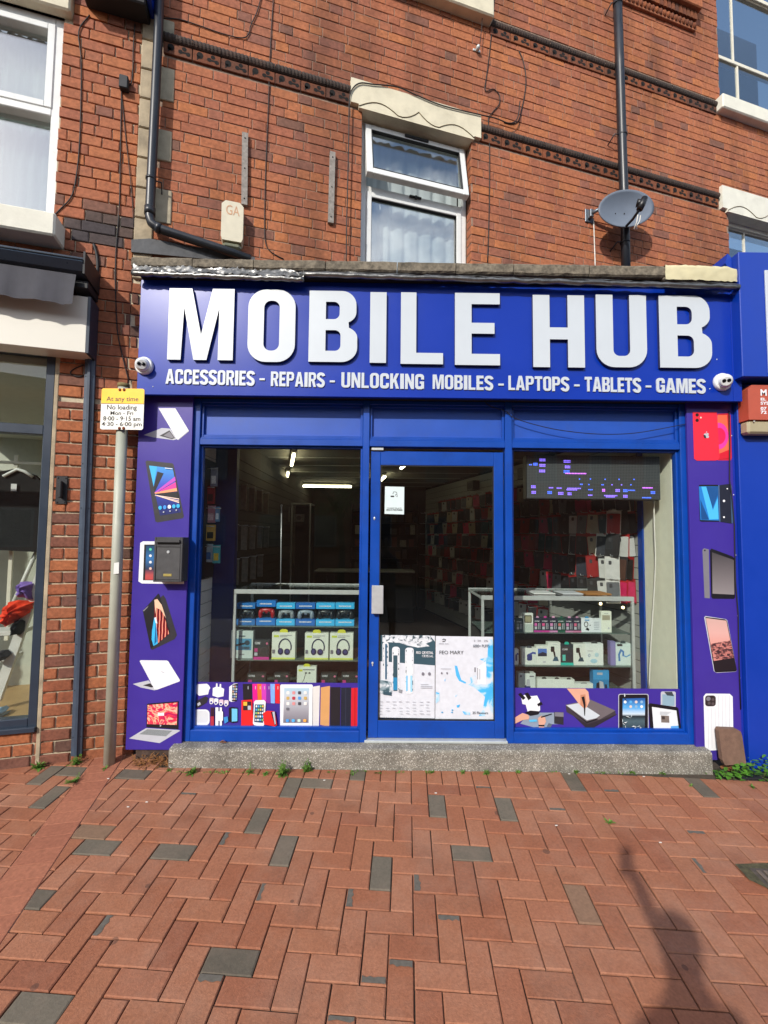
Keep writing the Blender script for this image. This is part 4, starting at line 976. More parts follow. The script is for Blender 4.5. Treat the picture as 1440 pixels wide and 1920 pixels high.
def little_phones(p):
    p.poly([q1(*k) for k in [(338, 75), (375, 50), (405, 48), (398, 190), (355, 195), (336, 185)]], WHT); p.poly([q1(*k) for k in [(362, 60), (408, 48), (398, 192), (358, 190)]], BLK)
    for i in range(3):
        for j in range(6): p.poly([q1(*k) for k in rrect(366+i*13-j, 66+j*20, 376+i*13-j, 80+j*20, 2)], flat(['#c8c8d8', '#8aa0c8', '#d0a890', '#a8b8a0', '#6a80b0'][(i*2+j) % 5]))
    p.poly([q1(*k) for k in [(335, 240), (360, 235), (402, 240), (402, 355), (360, 362), (335, 352)]], BLK); p.poly([q1(*k) for k in [(358, 248), (402, 250), (402, 348), (358, 352)]], flat('#6cc0e4'))
    p.poly([q1(*k) for k in [(292, 318), (325, 310), (330, 350), (302, 368)]], flat('#3a8fd0'))
def wallets(p):
    for a, b, c in ((445, 520, '#1c1820'), (522, 560, '#e0188a'), (560, 596, '#e86a2a'), (594, 632, '#c83ab0'), (630, 666, '#7a2a98'), (664, 700, '#7aa8e8'), (700, 738, '#e0222e')):
        p.poly([q1(*k) for k in [(a, 52), (b, 52), (b, 208 if a > 500 else 180), (a+4, 205 if a > 500 else 180)]], flat(c)); p.poly([q1(*k) for k in rrect((a+b)/2+3, 70, (a+b)/2+8, 95, 2)], LGR)
    p.poly([q1(*k) for k in [(435, 182), (520, 176), (530, 380), (432, 392)]], flat('#e02424')); p.poly([q1(*k) for k in rrect(448, 192, 512, 262, 3)], flat('#2a2026')); p.poly([q1(*k) for k in rrect(450, 195, 480, 225, 2)], flat('#e8b840')); p.poly([q1(*k) for k in rrect(485, 225, 510, 258, 2)], LGR)
    p.poly([q1(*k) for k in [(535, 195), (548, 182), (615, 180), (628, 195), (615, 380), (600, 392), (535, 380), (526, 365)]], WHT); p.poly([q1(*k) for k in [(542, 215), (614, 215), (606, 362), (536, 355)]], flat('#24405c'))
    for i in range(4):
        for j in range(5): p.poly([q1(*k) for k in rrect(548+i*17-j*1.2, 222+j*27, 560+i*17-j*1.2, 238+j*27, 3)], flat(['#e8eef2', '#5ab0e8', '#88c878', '#e8c060', '#c0c8d0'][(i+j) % 5]))
    p.poly([q1(*k) for k in [(605, 285), (640, 265), (700, 270), (718, 380), (700, 390), (615, 375)]], flat('#e02424')); p.poly([q1(*k) for k in [(668, 275), (700, 270), (712, 375), (700, 385)]], BLK); p.poly([q1(*k) for k in [(680, 275), (698, 272), (708, 370), (700, 375)]], LGR)
M_scr5 = ramp_mat('tablet_home_screen', [(0, '#6a6670'), (.35, '#98969e'), (.7, '#c2c8d0'), (1, '#9ccae0')], kind='grad')
def big_tablet(p):
    p.poly([q1(*k) for k in rrect(742, 56, 1002, 394, 14)], WHT); p.poly([q1(*k) for k in [(775, 86), (974, 86), (968, 362), (766, 362)]], M_scr5)
    for i in range(4):
        for j in range(3): p.poly([q1(*k) for k in rrect(792+i*46, 110+j*43, 816+i*46, 135+j*43, 6)], flat([ '#e8e4e0', '#5a9ad8', '#d89090', '#c8a860', '#484850', '#b83a4a'][(i*2+j*3) % 6]))
    p.poly([q1(*k) for k in rrect(790, 240, 812, 262, 6)], flat('#6a6a72'))
    for i, c in enumerate(('#4a9ae0', '#58b0e8', '#c8e0d0', '#f0a850')): p.poly([q1(*k) for k in rrect(788+i*46, 332, 812+i*46, 355, 6)], flat(c))
def covers(p):
    for L, c in (([(1000, 75), (1058, 65), (1050, 392), (998, 382)], '#d8d6d2'), ([(1065, 80), (1138, 68), (1132, 390), (1060, 378)], '#cf9a62'), ([(1140, 78), (1222, 78), (1218, 385), (1138, 385)], '#201c22'), ([(1226, 82), (1306, 80), (1302, 386), (1222, 386)], '#1c2030'), ([(1308, 85), (1366, 82), (1364, 386), (1304, 386)], '#d01c28')):
        p.poly([q1(*k) for k in L], flat(c))
    for x in (1335, 1262): p.poly([q1(*k) for k in [(x, 84), (x+3, 84), (x+2, 386), (x-1, 386)]], flat('#5a1820' if x > 1300 else '#383c50'))
sticker('window_sticker', 'purple window strip with printed chargers, phones and tablet covers, left window', 361, 672, 1279.5, 1367, (('charger_print', chargers), ('phone_print', little_phones), ('wallet_case_print', wallets), ('tablet_print', big_tablet), ('tablet_cover_print', covers)))
SKIN = flat('#d8a48c'); SKIN2 = flat('#c08468')
def scope(p):
    p.poly([q2(*k) for k in [(68, 335), (140, 245), (330, 245), (420, 250), (420, 340), (330, 340), (295, 398)]], flat('#8a98a8')); p.poly([q2(*k) for k in [(345, 240), (422, 242), (422, 345), (345, 335)]], DGR); p.poly([q2(*k) for k in [(350, 242), (422, 244), (422, 280), (350, 275)]], GRY)
    p.poly([q2(*k) for k in [(270, 385), (300, 330), (330, 340), (300, 395)]], flat('#5c6474'))
    p.poly([q2(*k) for k in [(75, 120), (100, 100), (160, 110), (205, 105), (228, 150), (230, 225), (205, 250), (130, 245), (112, 180), (85, 175)]], WHT)
    for L in ([(50, 95), (72, 82), (112, 125), (90, 142)], [(102, 90), (130, 80), (160, 125), (135, 145)], [(205, 175), (240, 155), (252, 178), (215, 195)], [(104, 245), (150, 228), (232, 235), (215, 260), (150, 272)]): p.poly([q2(*k) for k in L], BLK)
    p.poly([q2(*k) for k in [(16, 290), (85, 248), (130, 262), (142, 280), (135, 300), (90, 305), (16, 340)]], SKIN); p.poly([q2(*k) for k in [(213, 290), (240, 270), (272, 285), (278, 320), (262, 350), (270, 418), (215, 418), (220, 350)]], SKIN)
    p.poly([q2(*k) for k in [(215, 345), (265, 345), (265, 358), (218, 358)]], BLK); p.poly([q2(*k) for k in [(235, 278), (325, 252), (327, 260), (240, 288)]], BLK)
    p.poly([q2(*k) for k in [(140, 305), (200, 300), (205, 318), (145, 322)]], flat('#58b8e0'))
def console(p):
    p.poly([q2(*k) for k in [(442, 215), (860, 258), (845, 270), (630, 390), (620, 385)]], flat('#2c262e')); p.poly([q2(*k) for k in [(440, 190), (445, 240), (620, 340), (850, 262), (845, 230), (700, 300)]], flat('#3c363c'))
    p.poly([q2(*k) for k in [(435, 182), (640, 138), (846, 228), (720, 300), (610, 322)]], flat('#6a6266')); p.poly([q2(*k) for k in [(445, 185), (560, 165), (720, 268), (690, 290), (612, 308)]], flat('#c4ccd2')); p.poly([q2(*k) for k in [(440, 186), (448, 192), (612, 318), (700, 292), (700, 302), (612, 332)]], BLK)
    p.poly([q2(*k) for k in [(448, 48), (598, 48), (625, 75), (635, 150), (610, 205), (590, 212), (545, 170), (500, 110)]], SKIN); p.poly([q2(*k) for k in [(560, 100), (600, 95), (612, 190), (590, 212), (560, 180)]], SKIN2)
    p.poly([q2(*k) for k in [(568, 118), (592, 112), (602, 180), (598, 270), (592, 270), (586, 185)]], BLK)
M_scr6 = ramp_mat('cracked_wallpaper', [(0, '#1a2a34'), (.3, '#4a6068'), (.42, '#18222a'), (.47, '#c8d8e4'), (.62, '#58a8e4'), (.85, '#2458a0'), (1, '#20304a')], kind='grad')
def cracked(p):
    p.poly([q2(*k) for k in rrect(870, 92, 1118, 412, 16)], LGR); p.poly([q2(*k) for k in rrect(876, 97, 1112, 407, 14)], BLK); p.poly([q2(*k) for k in [(905, 130), (1090, 125), (1086, 385), (905, 385)]], M_scr6)
    for i in range(4):
        for j in range(2): p.poly([q2(926+i*45+a, 158+j*38+b) for a, b in ell(0, 0, 12, 12, 10)], flat(['#e8f0f4', '#58a8e0', '#d8c8c0', '#88b0d0'][(i+j) % 4]))
    rr = random.Random(2)
    for x, y in ((905, 330), (930, 350), (1020, 360), (1060, 370), (970, 290), (920, 120), (1000, 400)):
        for _ in range(3):
            a = rr.uniform(0, 6.28); l = rr.uniform(15, 45); p.poly([q2(*k) for k in [(x, y), (x+l*math.cos(a), y+l*math.sin(a)), (x+l*.6*math.cos(a+.3), y+l*.6*math.sin(a+.3))]], flat(['#e8eef0', '#c0ccd0', '#202428'][rr.randrange(3)]))
def cracked2(p):
    p.poly([q2(*k) for k in rrect(1217, 72, 1340, 205, 14)], LGR); p.poly([q2(*k) for k in rrect(1230, 95, 1330, 190, 3)], flat('#8aa8b8')); p.poly([q2(*k) for k in [(1245, 75), (1310, 75), (1325, 110), (1270, 105)]], flat('#3a4248'))
    p.poly([q2(*k) for k in [(1115, 178), (1130, 168), (1350, 200), (1362, 212), (1388, 400), (1375, 418), (1150, 412), (1132, 400)]], BLK); p.poly([q2(*k) for k in [(1145, 198), (1345, 228), (1366, 385), (1160, 388)]], flat('#dfe4e6'))
    p.poly([q2(*k) for k in [(1218, 268), (1285, 272), (1288, 328), (1222, 326)]], flat('#7a6e66')); p.poly([q2(*k) for k in [(1225, 275), (1250, 276), (1252, 300), (1228, 300)]], flat('#3a3230')); p.poly([q2(*k) for k in [(1300, 355), (1362, 352), (1365, 385), (1300, 386)]], flat('#5aa0d8'))
    for k in range(4): p.poly([q2(*j) for j in [(1210, 238+k*7), (1300-10*k, 241+k*7), (1300-10*k, 243+k*7), (1210, 240+k*7)]], GRY)
sticker('window_sticker', 'purple window strip with printed repair hands, console and cracked tablets, right window', 964, 1282, 1290.5, 1377, (('microscope_print', scope), ('console_repair_print', console), ('cracked_tablet_print', cracked), ('cracked_tablet_print', cracked2)))

# posters on the door glass
YD = DY+.0225
d_ = lambda x, y: (690+x/5.538, 1180+y/5.538)
M_poster1 = mat('poster_paper', '#d3d7df', .55, var=.05, scale=30)
M_faded = ramp_mat('faded_poster_dark', [(0, '#33505a'), (.42, '#3d5a64'), (.5, '#8fa2aa'), (.56, '#d8dde2'), (1, '#e0e4e8')], scale=16, dist=.6)
M_tealblue = ramp_mat('faded_cyan', [(0, '#2aa5e6'), (.45, '#4ab4ec'), (.52, '#a8d4ee'), (.6, '#d5dae2'), (1, '#d5dae2')], scale=9, dist=.8)
M_speck = ramp_mat('white_speckle', [(0, '#26323a'), (.4, '#4a5a62'), (.46, '#c8ced4'), (.6, '#dfe3e7'), (1, '#e8eaee')], scale=34, dist=.4)
TEAL = flat('#34505c')
def poster(name, label, x0, x1, y0, y1, fn):
    t = T(name, label, 'poster', (sX((x0+x1)/2, 1300, YD), YD, gz0)); d = YD
    a0, a1 = P(x0, y0, d), P(x1, y1, d); tl = P(x0, y0, d); tr_ = P(x1, y0+1.5, d); br = P(x1-.5, y1+1, d); bl = P(x0-1, y1-1, d)
    t.part('sheet', MB().prism([bl, br, tr_, tl], d-.0006, d), M_poster1)
    p = Print(SHOP, d-.0008, .0003); fn(p); t.part('print', p.mb, p.mats)
def poster1(p):
    p.poly([d_(*k) for k in [(106, 58), (640, 62), (697, 130), (697, 375), (105, 330)]], TEAL)
    p.poly([d_(*k) for k in [(150, 60), (640, 64), (670, 120), (600, 150), (640, 175), (520, 190), (400, 165), (330, 140), (150, 130)]], M_speck)
    for a, b, y0, y1, m in ((150, 215, 130, 530, M_speck), (250, 330, 180, 645, M_speck), (385, 475, 190, 670, M_speck)):
        p.poly([d_(*k) for k in rrect(a, y0, b, y1, 30)], flat('#dde1e6')); p.poly([d_(*k) for k in rrect(a+6, y0+20, a+16, y1-20, 4)], m); p.poly([d_(*k) for k in rrect(b-18, y0+20, b-8, y1-20, 4)], m)
    p.poly([d_(*k) for k in rrect(178, 150, 195, 520, 6)], flat('#2c5a78')); p.poly([d_(*k) for k in rrect(262, 270, 305, 640, 4)], TEAL); p.poly([d_(*k) for k in rrect(262, 500, 305, 630, 4)], flat('#2a86b4'))
    p.poly([d_(*k) for k in rrect(395, 480, 412, 640, 6)], flat('#7ec4ea')); p.poly([d_(*k) for k in rrect(440, 480, 460, 650, 6)], flat('#9ad0ec'))
    p.poly([d_(*k) for k in [(105, 520), (240, 545), (250, 640), (240, 690), (165, 675), (105, 655)]], M_faded); p.poly([d_(*k) for k in [(160, 645), (245, 655), (245, 690), (160, 678)]], TEAL)
    p.text('FEO CRYSTAL', *d_(500, 230), *d_(678, 255), WHT, .02); p.text('CRYSTAL', *d_(560, 265), *d_(678, 290), M_speck, .02)
    p.poly([d_(*k) for k in [(320, 620), (355, 630), (350, 665), (318, 655)]], flat('#8a8e94'))
    for x, y in ((570, 462), (637, 462)): p.poly([d_(x+a, y+b) for a, b in ell(0, 0, 14, 18, 12)], GRY)
    for y, w_ in ((568, 80), (588, 120), (604, 120)): p.poly([d_(*k) for k in [(546, y), (546+w_, y), (546+w_, y+7), (546, y+7)]], LGR)
    rr = random.Random(8)
    for j in range(5):
        for i in range(8):
            if rr.random() < .75:
                x = 112+i*70+rr.uniform(-5, 5); y = 752+j*31+rr.uniform(-3, 3); p.poly([d_(*k) for k in [(x, y), (x+rr.uniform(20, 44), y), (x+38, y+4), (x, y+4)]], flat('#a4a8b0') if rr.random() < .8 else GRY)
def poster2(p):
    p.poly([d_(*k) for k in [(1250, 100), (1304, 110), (1304, 905), (1150, 900), (1190, 840), (1215, 700), (1100, 600), (1040, 575), (1090, 545), (1140, 560), (1225, 570), (1232, 400), (1200, 330), (1160, 310), (1240, 290)]], M_tealblue)
    p.poly([d_(*k) for k in [(900, 375), (925, 380), (945, 450), (970, 525), (1020, 550), (1010, 565), (945, 535), (915, 480)]], flat('#4fb2e8'))
    p.poly([d_(*k) for k in [(1135, 395), (1225, 330), (1225, 570), (1135, 570)]], flat('#dfe3e8')); p.poly([d_(*k) for k in rrect(1136, 400, 1142, 520, 2)], GRY); p.poly([d_(*k) for k in rrect(1105, 395, 1118, 445, 3)], GRY); p.poly([d_(*k) for k in rrect(1155, 410, 1165, 520, 3)], LGR)
    for L in ([(705, 650), (740, 660), (745, 740), (705, 770)], [(905, 690), (930, 668), (925, 690), (905, 705)], [(1060, 500), (1120, 480), (1125, 540), (1075, 590)], [(790, 520), (805, 515), (800, 545)], [(920, 790), (955, 780), (945, 810), (925, 812)], [(980, 850), (1060, 865), (1060, 890), (1000, 885)]): p.poly([d_(*k) for k in L], M_tealblue)
    p.text('FEO MARY', *d_(742, 223), *d_(992, 258), flat('#16181e'), .0); p.text('6000+ PUFFS', *d_(1092, 158), *d_(1262, 188), flat('#5a626c'), .01); p.text('2  20   2%', *d_(1098, 110), *d_(1245, 128), GRY); p.text('25 Flavours', *d_(1085, 855), *d_(1247, 880), flat('#3c4450'), .01)
    p.poly([d_(*k) for k in band([(772, 110), (785, 100), (808, 106)], 7)], DGR); p.poly([d_(*k) for k in band([(772, 128), (795, 124), (805, 112)], 6)], DGR); p.text('FEO MA', *d_(740, 145), *d_(838, 156), GRY)
    p.poly([d_(*k) for k in [(757, 404), (862, 406), (862, 413), (757, 411)]], LGR)
    for x in (765, 820): p.poly([d_(x+a, 455+b) for a, b in ell(0, 0, 8, 12, 10)], GRY)
    for x, y in ((770, 862), (872, 862), (875, 838)): p.poly([d_(x+a, y+b) for a, b in ell(0, 0, 9, 8, 10)], flat('#4aa0d0'))
poster('poster', 'faded white and dark teal poster with clear tubes, left on the door glass', 709, 815.5, 1190.5, 1346, poster1)
poster('poster', 'faded white and sky blue FEO MARY poster, right on the door glass', 817, 925.5, 1192.5, 1350, poster2)
t = T('notice', 'small white paper notice high on the door glass', 'notice', (sX(740, 940, YD), YD, sZ(740, 964, YD)))
t.part('sheet', MB().prism([P(721, 963.5, YD), P(757.5, 964.5, YD), P(758, 913, YD), P(722, 912, YD)], YD-.0006, YD), mat('notice_paper', '#cfdfdf', .6, var=.03))
p = Print(SHOP, YD-.0008, .0003)
v1 = lambda x, y: (660+x/4.5, 740+y/4.5)
p.poly([v1(*k) for k in band([(345, 840), (350, 820), (375, 822), (380, 840), (368, 848)], 5)], DGR); p.poly([v1(*k) for k in rrect(326, 852, 356, 864, 3)], BLK); p.poly([v1(*k) for k in band([(366, 838), (372, 858), (384, 862), (384, 845)], 4)], GRY)
p.text('IT IS AGAINST THE LAW TO', *v1(298, 953), *v1(418, 963), DGR); p.text('SMOKE IN THESE PREMISES', *v1(290, 967), *v1(425, 979), BLK, .01)
t.part('print', p.mb, p.mats)
# ================================================================== pipes, cables and fittings on the walls
def wp(x, y, d): s, z = WALL.at(x, y, d); return (s, d, z)
def sp(x, y, d): s, z = SHOP.at(x, y, d); return (s, d, z)
def smooth_path(p, n=6):
    """Catmull-Rom through the points"""
    p = [Vector(q) for q in p]; p = [p[0]*2-p[1]]+p+[p[-1]*2-p[-2]]; o = []
    for i in range(1, len(p)-2):
        for k in range(n):
            t = k/n; o.append(.5*((2*p[i])+(p[i+1]-p[i-1])*t+(2*p[i-1]-5*p[i]+4*p[i+1]-p[i+2])*t*t+(3*p[i]-p[i-1]-3*p[i+1]+p[i+2])*t**3))
    return o+[p[-2]]
def cable(label, pts, r=.0045, d=-.008, mt=None, name='cable', fr=WALL, n=6):
    f = wp if fr is WALL else sp
    q = smooth_path([f(x, y, d) for x, y in pts], n); b = min(q, key=lambda v: v.z)
    solo(name, MB().tube(q, r, 6), mt or M_cable, label, name, tuple(b), fr)
cable('black cable hanging beside the left upper window', [(168, 28), (148, 58), (152, 110), (152, 180), (149, 270), (143, 330), (134, 368), (110, 395), (84, 420)], .0042)
cable('short black cable dropping into the small black box on the pier', [(253, 45), (250, 90), (249, 130), (246, 156), (238, 160)], .0042)
cable('thin black cable from the black box down to the parking sign post', [(228, 165), (226, 270), (224, 380), (218, 460), (216, 520), (217, 560), (220, 620), (230, 670), (242, 716)], .004)
cable('thin black cable slanting down the pier beside the quoin stones', [(229, 185), (236, 260), (246, 350), (251, 425)], .003)
cable('looping black cable running right from the left drainpipe at the top', [(306, 34), (335, 36), (365, 45), (420, 64), (455, 71), (467, 62), (470, 48), (482, 22), (490, -8)], .0042)
cable('long black cable falling left of the wooden battens', [(513, -8), (509, 50), (506, 110), (503, 200), (498, 320), (496, 420), (498, 455), (508, 472), (532, 486)], .004)
cable('black cable running over the window lintel and down its left side', [(649, 490), (650, 420), (652, 340), (654, 250), (655, 190), (660, 168), (675, 156), (700, 158), (745, 163), (780, 178), (830, 198), (900, 215), (930, 222), (955, 231), (970, 222), (975, 190)], .0055, d=-.045, n=8)
cable('black cable dropping right of the window with a loop over the string course', [(927, -8), (922, 60), (914, 130), (909, 165), (914, 171), (925, 167), (936, 178), (936, 195), (924, 210), (916, 222), (917, 245), (918, 300), (917, 400), (914, 492)], .0045)
cable('short thin cable hanging below the upper sill', [(906, -8), (904, 40), (900, 82)], .0035, d=-.05)
cable('hanging black cable loop on bare brick right of the window', [(973, 95), (981, 115), (986, 145), (984, 175), (978, 205), (972, 226), (960, 232), (945, 229)], .005)
cable('white cable running down from the satellite dish bracket', [(1113, 412), (1114, 440), (1115, 470), (1116, 500)], .006, mt=M_white_cable)
cable('thin dark wire sagging across the blue transom panels', [(907, 751), (920, 762), (948, 771), (965, 784), (1010, 798), (1060, 808), (1125, 814), (1190, 812), (1260, 800), (1300, 791), (1340, 774)], .003, d=YF-.012, name='wire', fr=SHOP)
# rainwater pipes
def pipe_thing(label, pts, r, d, collars, name='drainpipe', brackets=()):
    q = [Vector(wp(x, y, d)) for x, y in pts]; b = min(q, key=lambda v: v.z)
    t = T(name, label, 'drainpipe', tuple(b), WALL); t.part('pipe', MB().tube(q, r, 16), M_black_pipe)
    for (x, y) in collars:
        a = Vector(wp(x, y, d)); t.part('collar', MB().tube([a+Vector((0, 0, -.03)), a+Vector((0, 0, .03))], r*1.16, 16), M_black_pipe)
    for (x, y, dx) in brackets:
        a = Vector(wp(x, y, d)); mb = MB().tube([a+Vector((0, 0, -.008)), a+Vector((0, 0, .008))], r*1.12, 16); mb.tube([a+Vector((-r*.9, 0, 0)), a+Vector((dx, 0, -.01)), (a.x+dx-.01, 0, a.z-.06)], .006, 6)
        t.part('bracket', mb, M_black_pipe)
    return t
e1 = [(300, -30), (297, 60), (291, 190), (284, 330), (281, 395), (281, 408), (284, 418), (292, 425), (305, 431), (400, 462), (470, 486)]
lp = pipe_thing('black drainpipe with an elbow running down beside the quoin stones', e1, .034, -.075, [(281, 396)], brackets=[(283, 336, .075)])
a = Vector(wp(293, 426, -.075)); c = Vector(wp(302, 430, -.075)); lp.part('collar', MB().tube([a, c], .0395, 16), M_black_pipe)
pipe_thing('straight black drainpipe passing behind the satellite dish', [(1157, -30), (1162, 120), (1167, 280), (1172, 420), (1174, 520)], .044, -.09, [], brackets=[(1167, 254, -.10), (1158, 8, -.08), (1172, 455, -.10)])
# dark trunking on the pier
t = T('cable_trunking', 'dark blue-grey metal trunking running down the brick pier', 'trunking', (ws(140, 1420), 0, wzz(140, 1420)), WALL)
a = WALL.at(168, 656, -.04); b = WALL.at(141, 1419, -.04); mb = MB()
n = 10
for k in range(n): 
    u0, u1 = k/n, (k+1)/n
mt_tr = mat('blue_grey_painted_metal', '#3c4858', .45, var=.12, scale=14, dirt=.2, dirtcol='#555555')
sa, za = a; sb, zb_ = b
mb.v = []; i0 = mb.add([(sb-.034, 0, zb_), (sb-.034, -.022, zb_), (sb-.012, -.03, zb_), (sb-.008, -.042, zb_), (sb+.008, -.042, zb_), (sb+.012, -.03, zb_), (sb+.034, -.022, zb_), (sb+.034, 0, zb_)])
i1 = mb.add([(sa-.034, 0, za), (sa-.034, -.022, za), (sa-.012, -.03, za), (sa-.008, -.042, za), (sa+.008, -.042, za), (sa+.012, -.03, za), (sa+.034, -.022, za), (sa+.034, 0, za)])
for k in range(7): mb.face((i0+k, i0+k+1, i1+k+1, i1+k))
mb.face([i1+k for k in range(8)]); t.part('channel', mb, mt_tr)
for k in range(9):
    u = (k+.4)/9; s = sb+(sa-sb)*u; z = zb_+(za-zb_)*u
    for e in (-.023, .023): t.part('rivet', MB().ball((s+e, -.0265, z), .004, 6, 4), M_gasket)
cable('thick black cable above the trunking on the pier', [(171, 655), (172, 610), (178, 550), (183, 505), (182, 480), (176, 458)], .012)
cable('thin grey cables curling out beside the trunking top', [(165, 700), (150, 706), (138, 704), (132, 698), (142, 690), (158, 684)], .004, mt=M_gasket)
# small boxes
def wbox(name, label, cat, x0, y0, x1, y1, dep, mt, ch=.006):
    a = WALL.at(x0, y1, -dep); b = WALL.at(x1, y0, -dep); mb = MB().box(a[0], b[0], -dep, 0, a[1], b[1], ch)
    return T(name, label, cat, ((a[0]+b[0])/2, 0, a[1]), WALL), mb, a, b
t, mb, a, b = wbox('junction_box', 'small black junction box on the left brick pier', 'box', 222, 141, 240, 161, .05, M_gasket); t.part('cover', mb, M_gasket)
t, mb, a, b = wbox('awning_bracket', 'black metal plate with a raised socket on the brick pier', 'bracket', 103, 893, 127, 945, .012, M_gasket, .003); t.part('plate', mb, mat('black_iron', '#1c1c1f', .55, var=.15, bump=.2))
t.part('socket', MB().box(a[0]+.028, b[0]-.022, -.05, -.012, a[1]+.045, b[1]-.04, .006), MATS['black_iron'])
for i in (0.012, -0.012):
    for j in (.014, -.014): t.part('screw', MB().ball(((a[0] if i > 0 else b[0])+i, -.013, (a[1] if j > 0 else b[1])+j), .005, 8, 4), MATS['black_iron'])
# cream alarm box
M_cream_pl = mat('yellowed_plastic', '#d2cbb4', .5, var=.06, dirt=.2, dirtcol='#8c8468')
a = WALL.at(413, 468, -.09); b = WALL.at(457, 382, -.09)
t = T('alarm_box', 'cream alarm box with faded GA letters above the sign board', 'alarm box', ((a[0]+b[0])/2, 0, a[1]), WALL)
t.part('cover', MB().prism([(a[0]+.012, a[1]+.09), (b[0]-.012, a[1]+.09), (b[0], a[1]+.12), (b[0], b[1]-.03), (b[0]-.03, b[1]), (a[0]+.03, b[1]), (a[0], b[1]-.03), (a[0], a[1]+.12)], -.09, 0), M_cream_pl)
t.part('strobe_lens', MB().box(a[0]+.012, b[0]-.012, -.085, 0, a[1]+.03, a[1]+.088, .02), mat('smoked_green_lens', '#6f705a', .25, var=.1))
mb = MB(); put_text(mb, 'GA', a[0]+.035, b[1]-.115, b[0]-.03, b[1]-.035, -.0915, None, .0); t.part('lettering', mb, mat('faded_orange_ink', '#c79a78', .7, var=.1))
# wooden battens
for lab, x0, y0, x1, y1 in (('grey wooden batten nailed to brick above the cream alarm box', 459.5, 248, 458, 383), ('grey wooden batten nailed to brick left of the open window', 624, 284, 620.5, 417)):
    a = WALL.at(x1, y1, -.03); b = WALL.at(x0, y0, -.03); w_ = .024
    mb = MB(); n0 = mb.add([(a[0]-w_, -.03, a[1]), (a[0]+w_, -.03, a[1]), (a[0]+w_, 0, a[1]), (a[0]-w_, 0, a[1])]); n1 = mb.add([(b[0]-w_, -.03, b[1]), (b[0]+w_, -.03, b[1]), (b[0]+w_, 0, b[1]), (b[0]-w_, 0, b[1])])
    for k in range(4): mb.face((n0+k, n0+(k+1) % 4, n1+(k+1) % 4, n1+k))
    mb.face((n0, n0+1, n0+2, n0+3)); mb.face((n1, n1+1, n1+2, n1+3))
    t = T('wooden_batten', lab, 'batten', (a[0], 0, a[1]), WALL); t.part('lath', mb, M_wood_old)
    for u in (.08, .5, .92): t.part('nail', MB().ball((a[0]+(b[0]-a[0])*u, -.031, a[1]+(b[1]-a[1])*u), .006, 8, 4), M_gasket)
# insulator under the upper sill
a = wp(896, 90, -.03); solo('cable_hook', MB().ball(a, (.02, .03, .025), 8, 6).box(a[0]-.04, a[0]+.04, -.01, 0, a[2]-.012, a[2]+.012, .003), M_alu_pale, 'small pale metal cable hook on brick below the upper sill', 'hook', (a[0], 0, a[2]-.03), WALL)

# ---- satellite dish
DD = -.225                                             # how far the dish stands off the wall
c = Vector(wp(1175, 394, DD)); left = Vector(wp(1122.5, 388, DD)); right = Vector(wp(1228.5, 388, DD)); top = Vector(wp(1178, 356.5, DD)); bot = Vector(wp(1172, 428.5, DD))
t = T('satellite_dish', 'grey oval satellite dish bracketed to the brick wall', 'satellite dish', (wp(1110, 408, 0)[0], 0, wp(1110, 408, 0)[2]), WALL)
M_dish = mat('grey_dish_paint', '#6c7581', .5, var=.06, scale=10); M_blackpl = mat('black_plastic', '#151618', .4, var=.1)
ax_u = (right-left)/2*.98; ax_v = (top-bot)/2*.98; nrm = ax_u.cross(ax_v).normalized()
if nrm.y > 0: nrm = -nrm
cc = (left+right)/2*.5+(top+bot)/2*.5
mb = MB(); rings = []; NR = 10; NA = 40
tiltv = Vector((0, 0, 1))
for sgn, off in ((1, 0), (-1, .008)):
    rg = []
    for i in range(NR+1):
        r = i/NR
        rg.append(mb.add([cc+ax_u*(r*math.cos(2*math.pi*q/NA))+ax_v*(r*math.sin(2*math.pi*q/NA))-nrm*(.055*(1-r*r)+off) for q in range(NA)]))
    for i in range(NR):
        for q in range(NA): mb.face((rg[i]+q, rg[i]+(q+1) % NA, rg[i+1]+(q+1) % NA, rg[i+1]+q), sm=True)
    rings.append(rg)
for q in range(NA): mb.face((rings[0][NR]+q, rings[0][NR]+(q+1) % NA, rings[1][NR]+(q+1) % NA, rings[1][NR]+q))
t.part('reflector', mb, M_dish)
foot = Vector(wp(1173, 425, DD))-nrm*0+Vector((0, -.01, 0)); head = Vector(wp(1199, 393, DD-.22))
arm = t.part('feed_arm', MB().tube([foot, foot.lerp(head, .5)+Vector((0, 0, -.012)), head], .013, 8), M_blackpl)
h2 = Vector(wp(1209, 371, DD-.24)); mb = MB().tube([head, head.lerp(h2, .5), h2], [.03, .034, .028], 10); e2 = Vector(wp(1194, 381, DD-.2)); mb.tube([h2.lerp(head, .45), e2], [.03, .036], 12); t.part('feed_horn', mb, M_blackpl)
for dx in (0, 5): t.part('white_lead', MB().tube(smooth_path([wp(1196+dx, 403, DD-.2), wp(1194+dx, 415, DD-.19), wp(1191+dx*.5, 424, DD-.17), wp(1189+dx, 430, DD-.15)]), .0055, 6), M_white_cable)
pl = Vector(wp(1103, 406, 0)); bk = cc-nrm*.125
mb = MB().box(pl.x-.045, pl.x+.05, -.012, 0, pl.z-.07, pl.z+.07, .003).box(pl.x-.02, pl.x+.02, -.06, -.012, pl.z-.04, pl.z+.04, .003); t.part('wall_plate', mb, mat('galvanised_steel', '#6c747c', .45, metal=.6, var=.15))
t.part('mast', MB().tube([(pl.x, -.05, pl.z), (pl.x+.04, -.10, pl.z+.01), tuple(bk)], .02, 10), MATS['galvanised_steel']); t.part('clamp', MB().box(bk.x-.04, bk.x+.04, bk.y-.01, bk.y+.03, bk.z-.035, bk.z+.035, .006), M_blackpl)
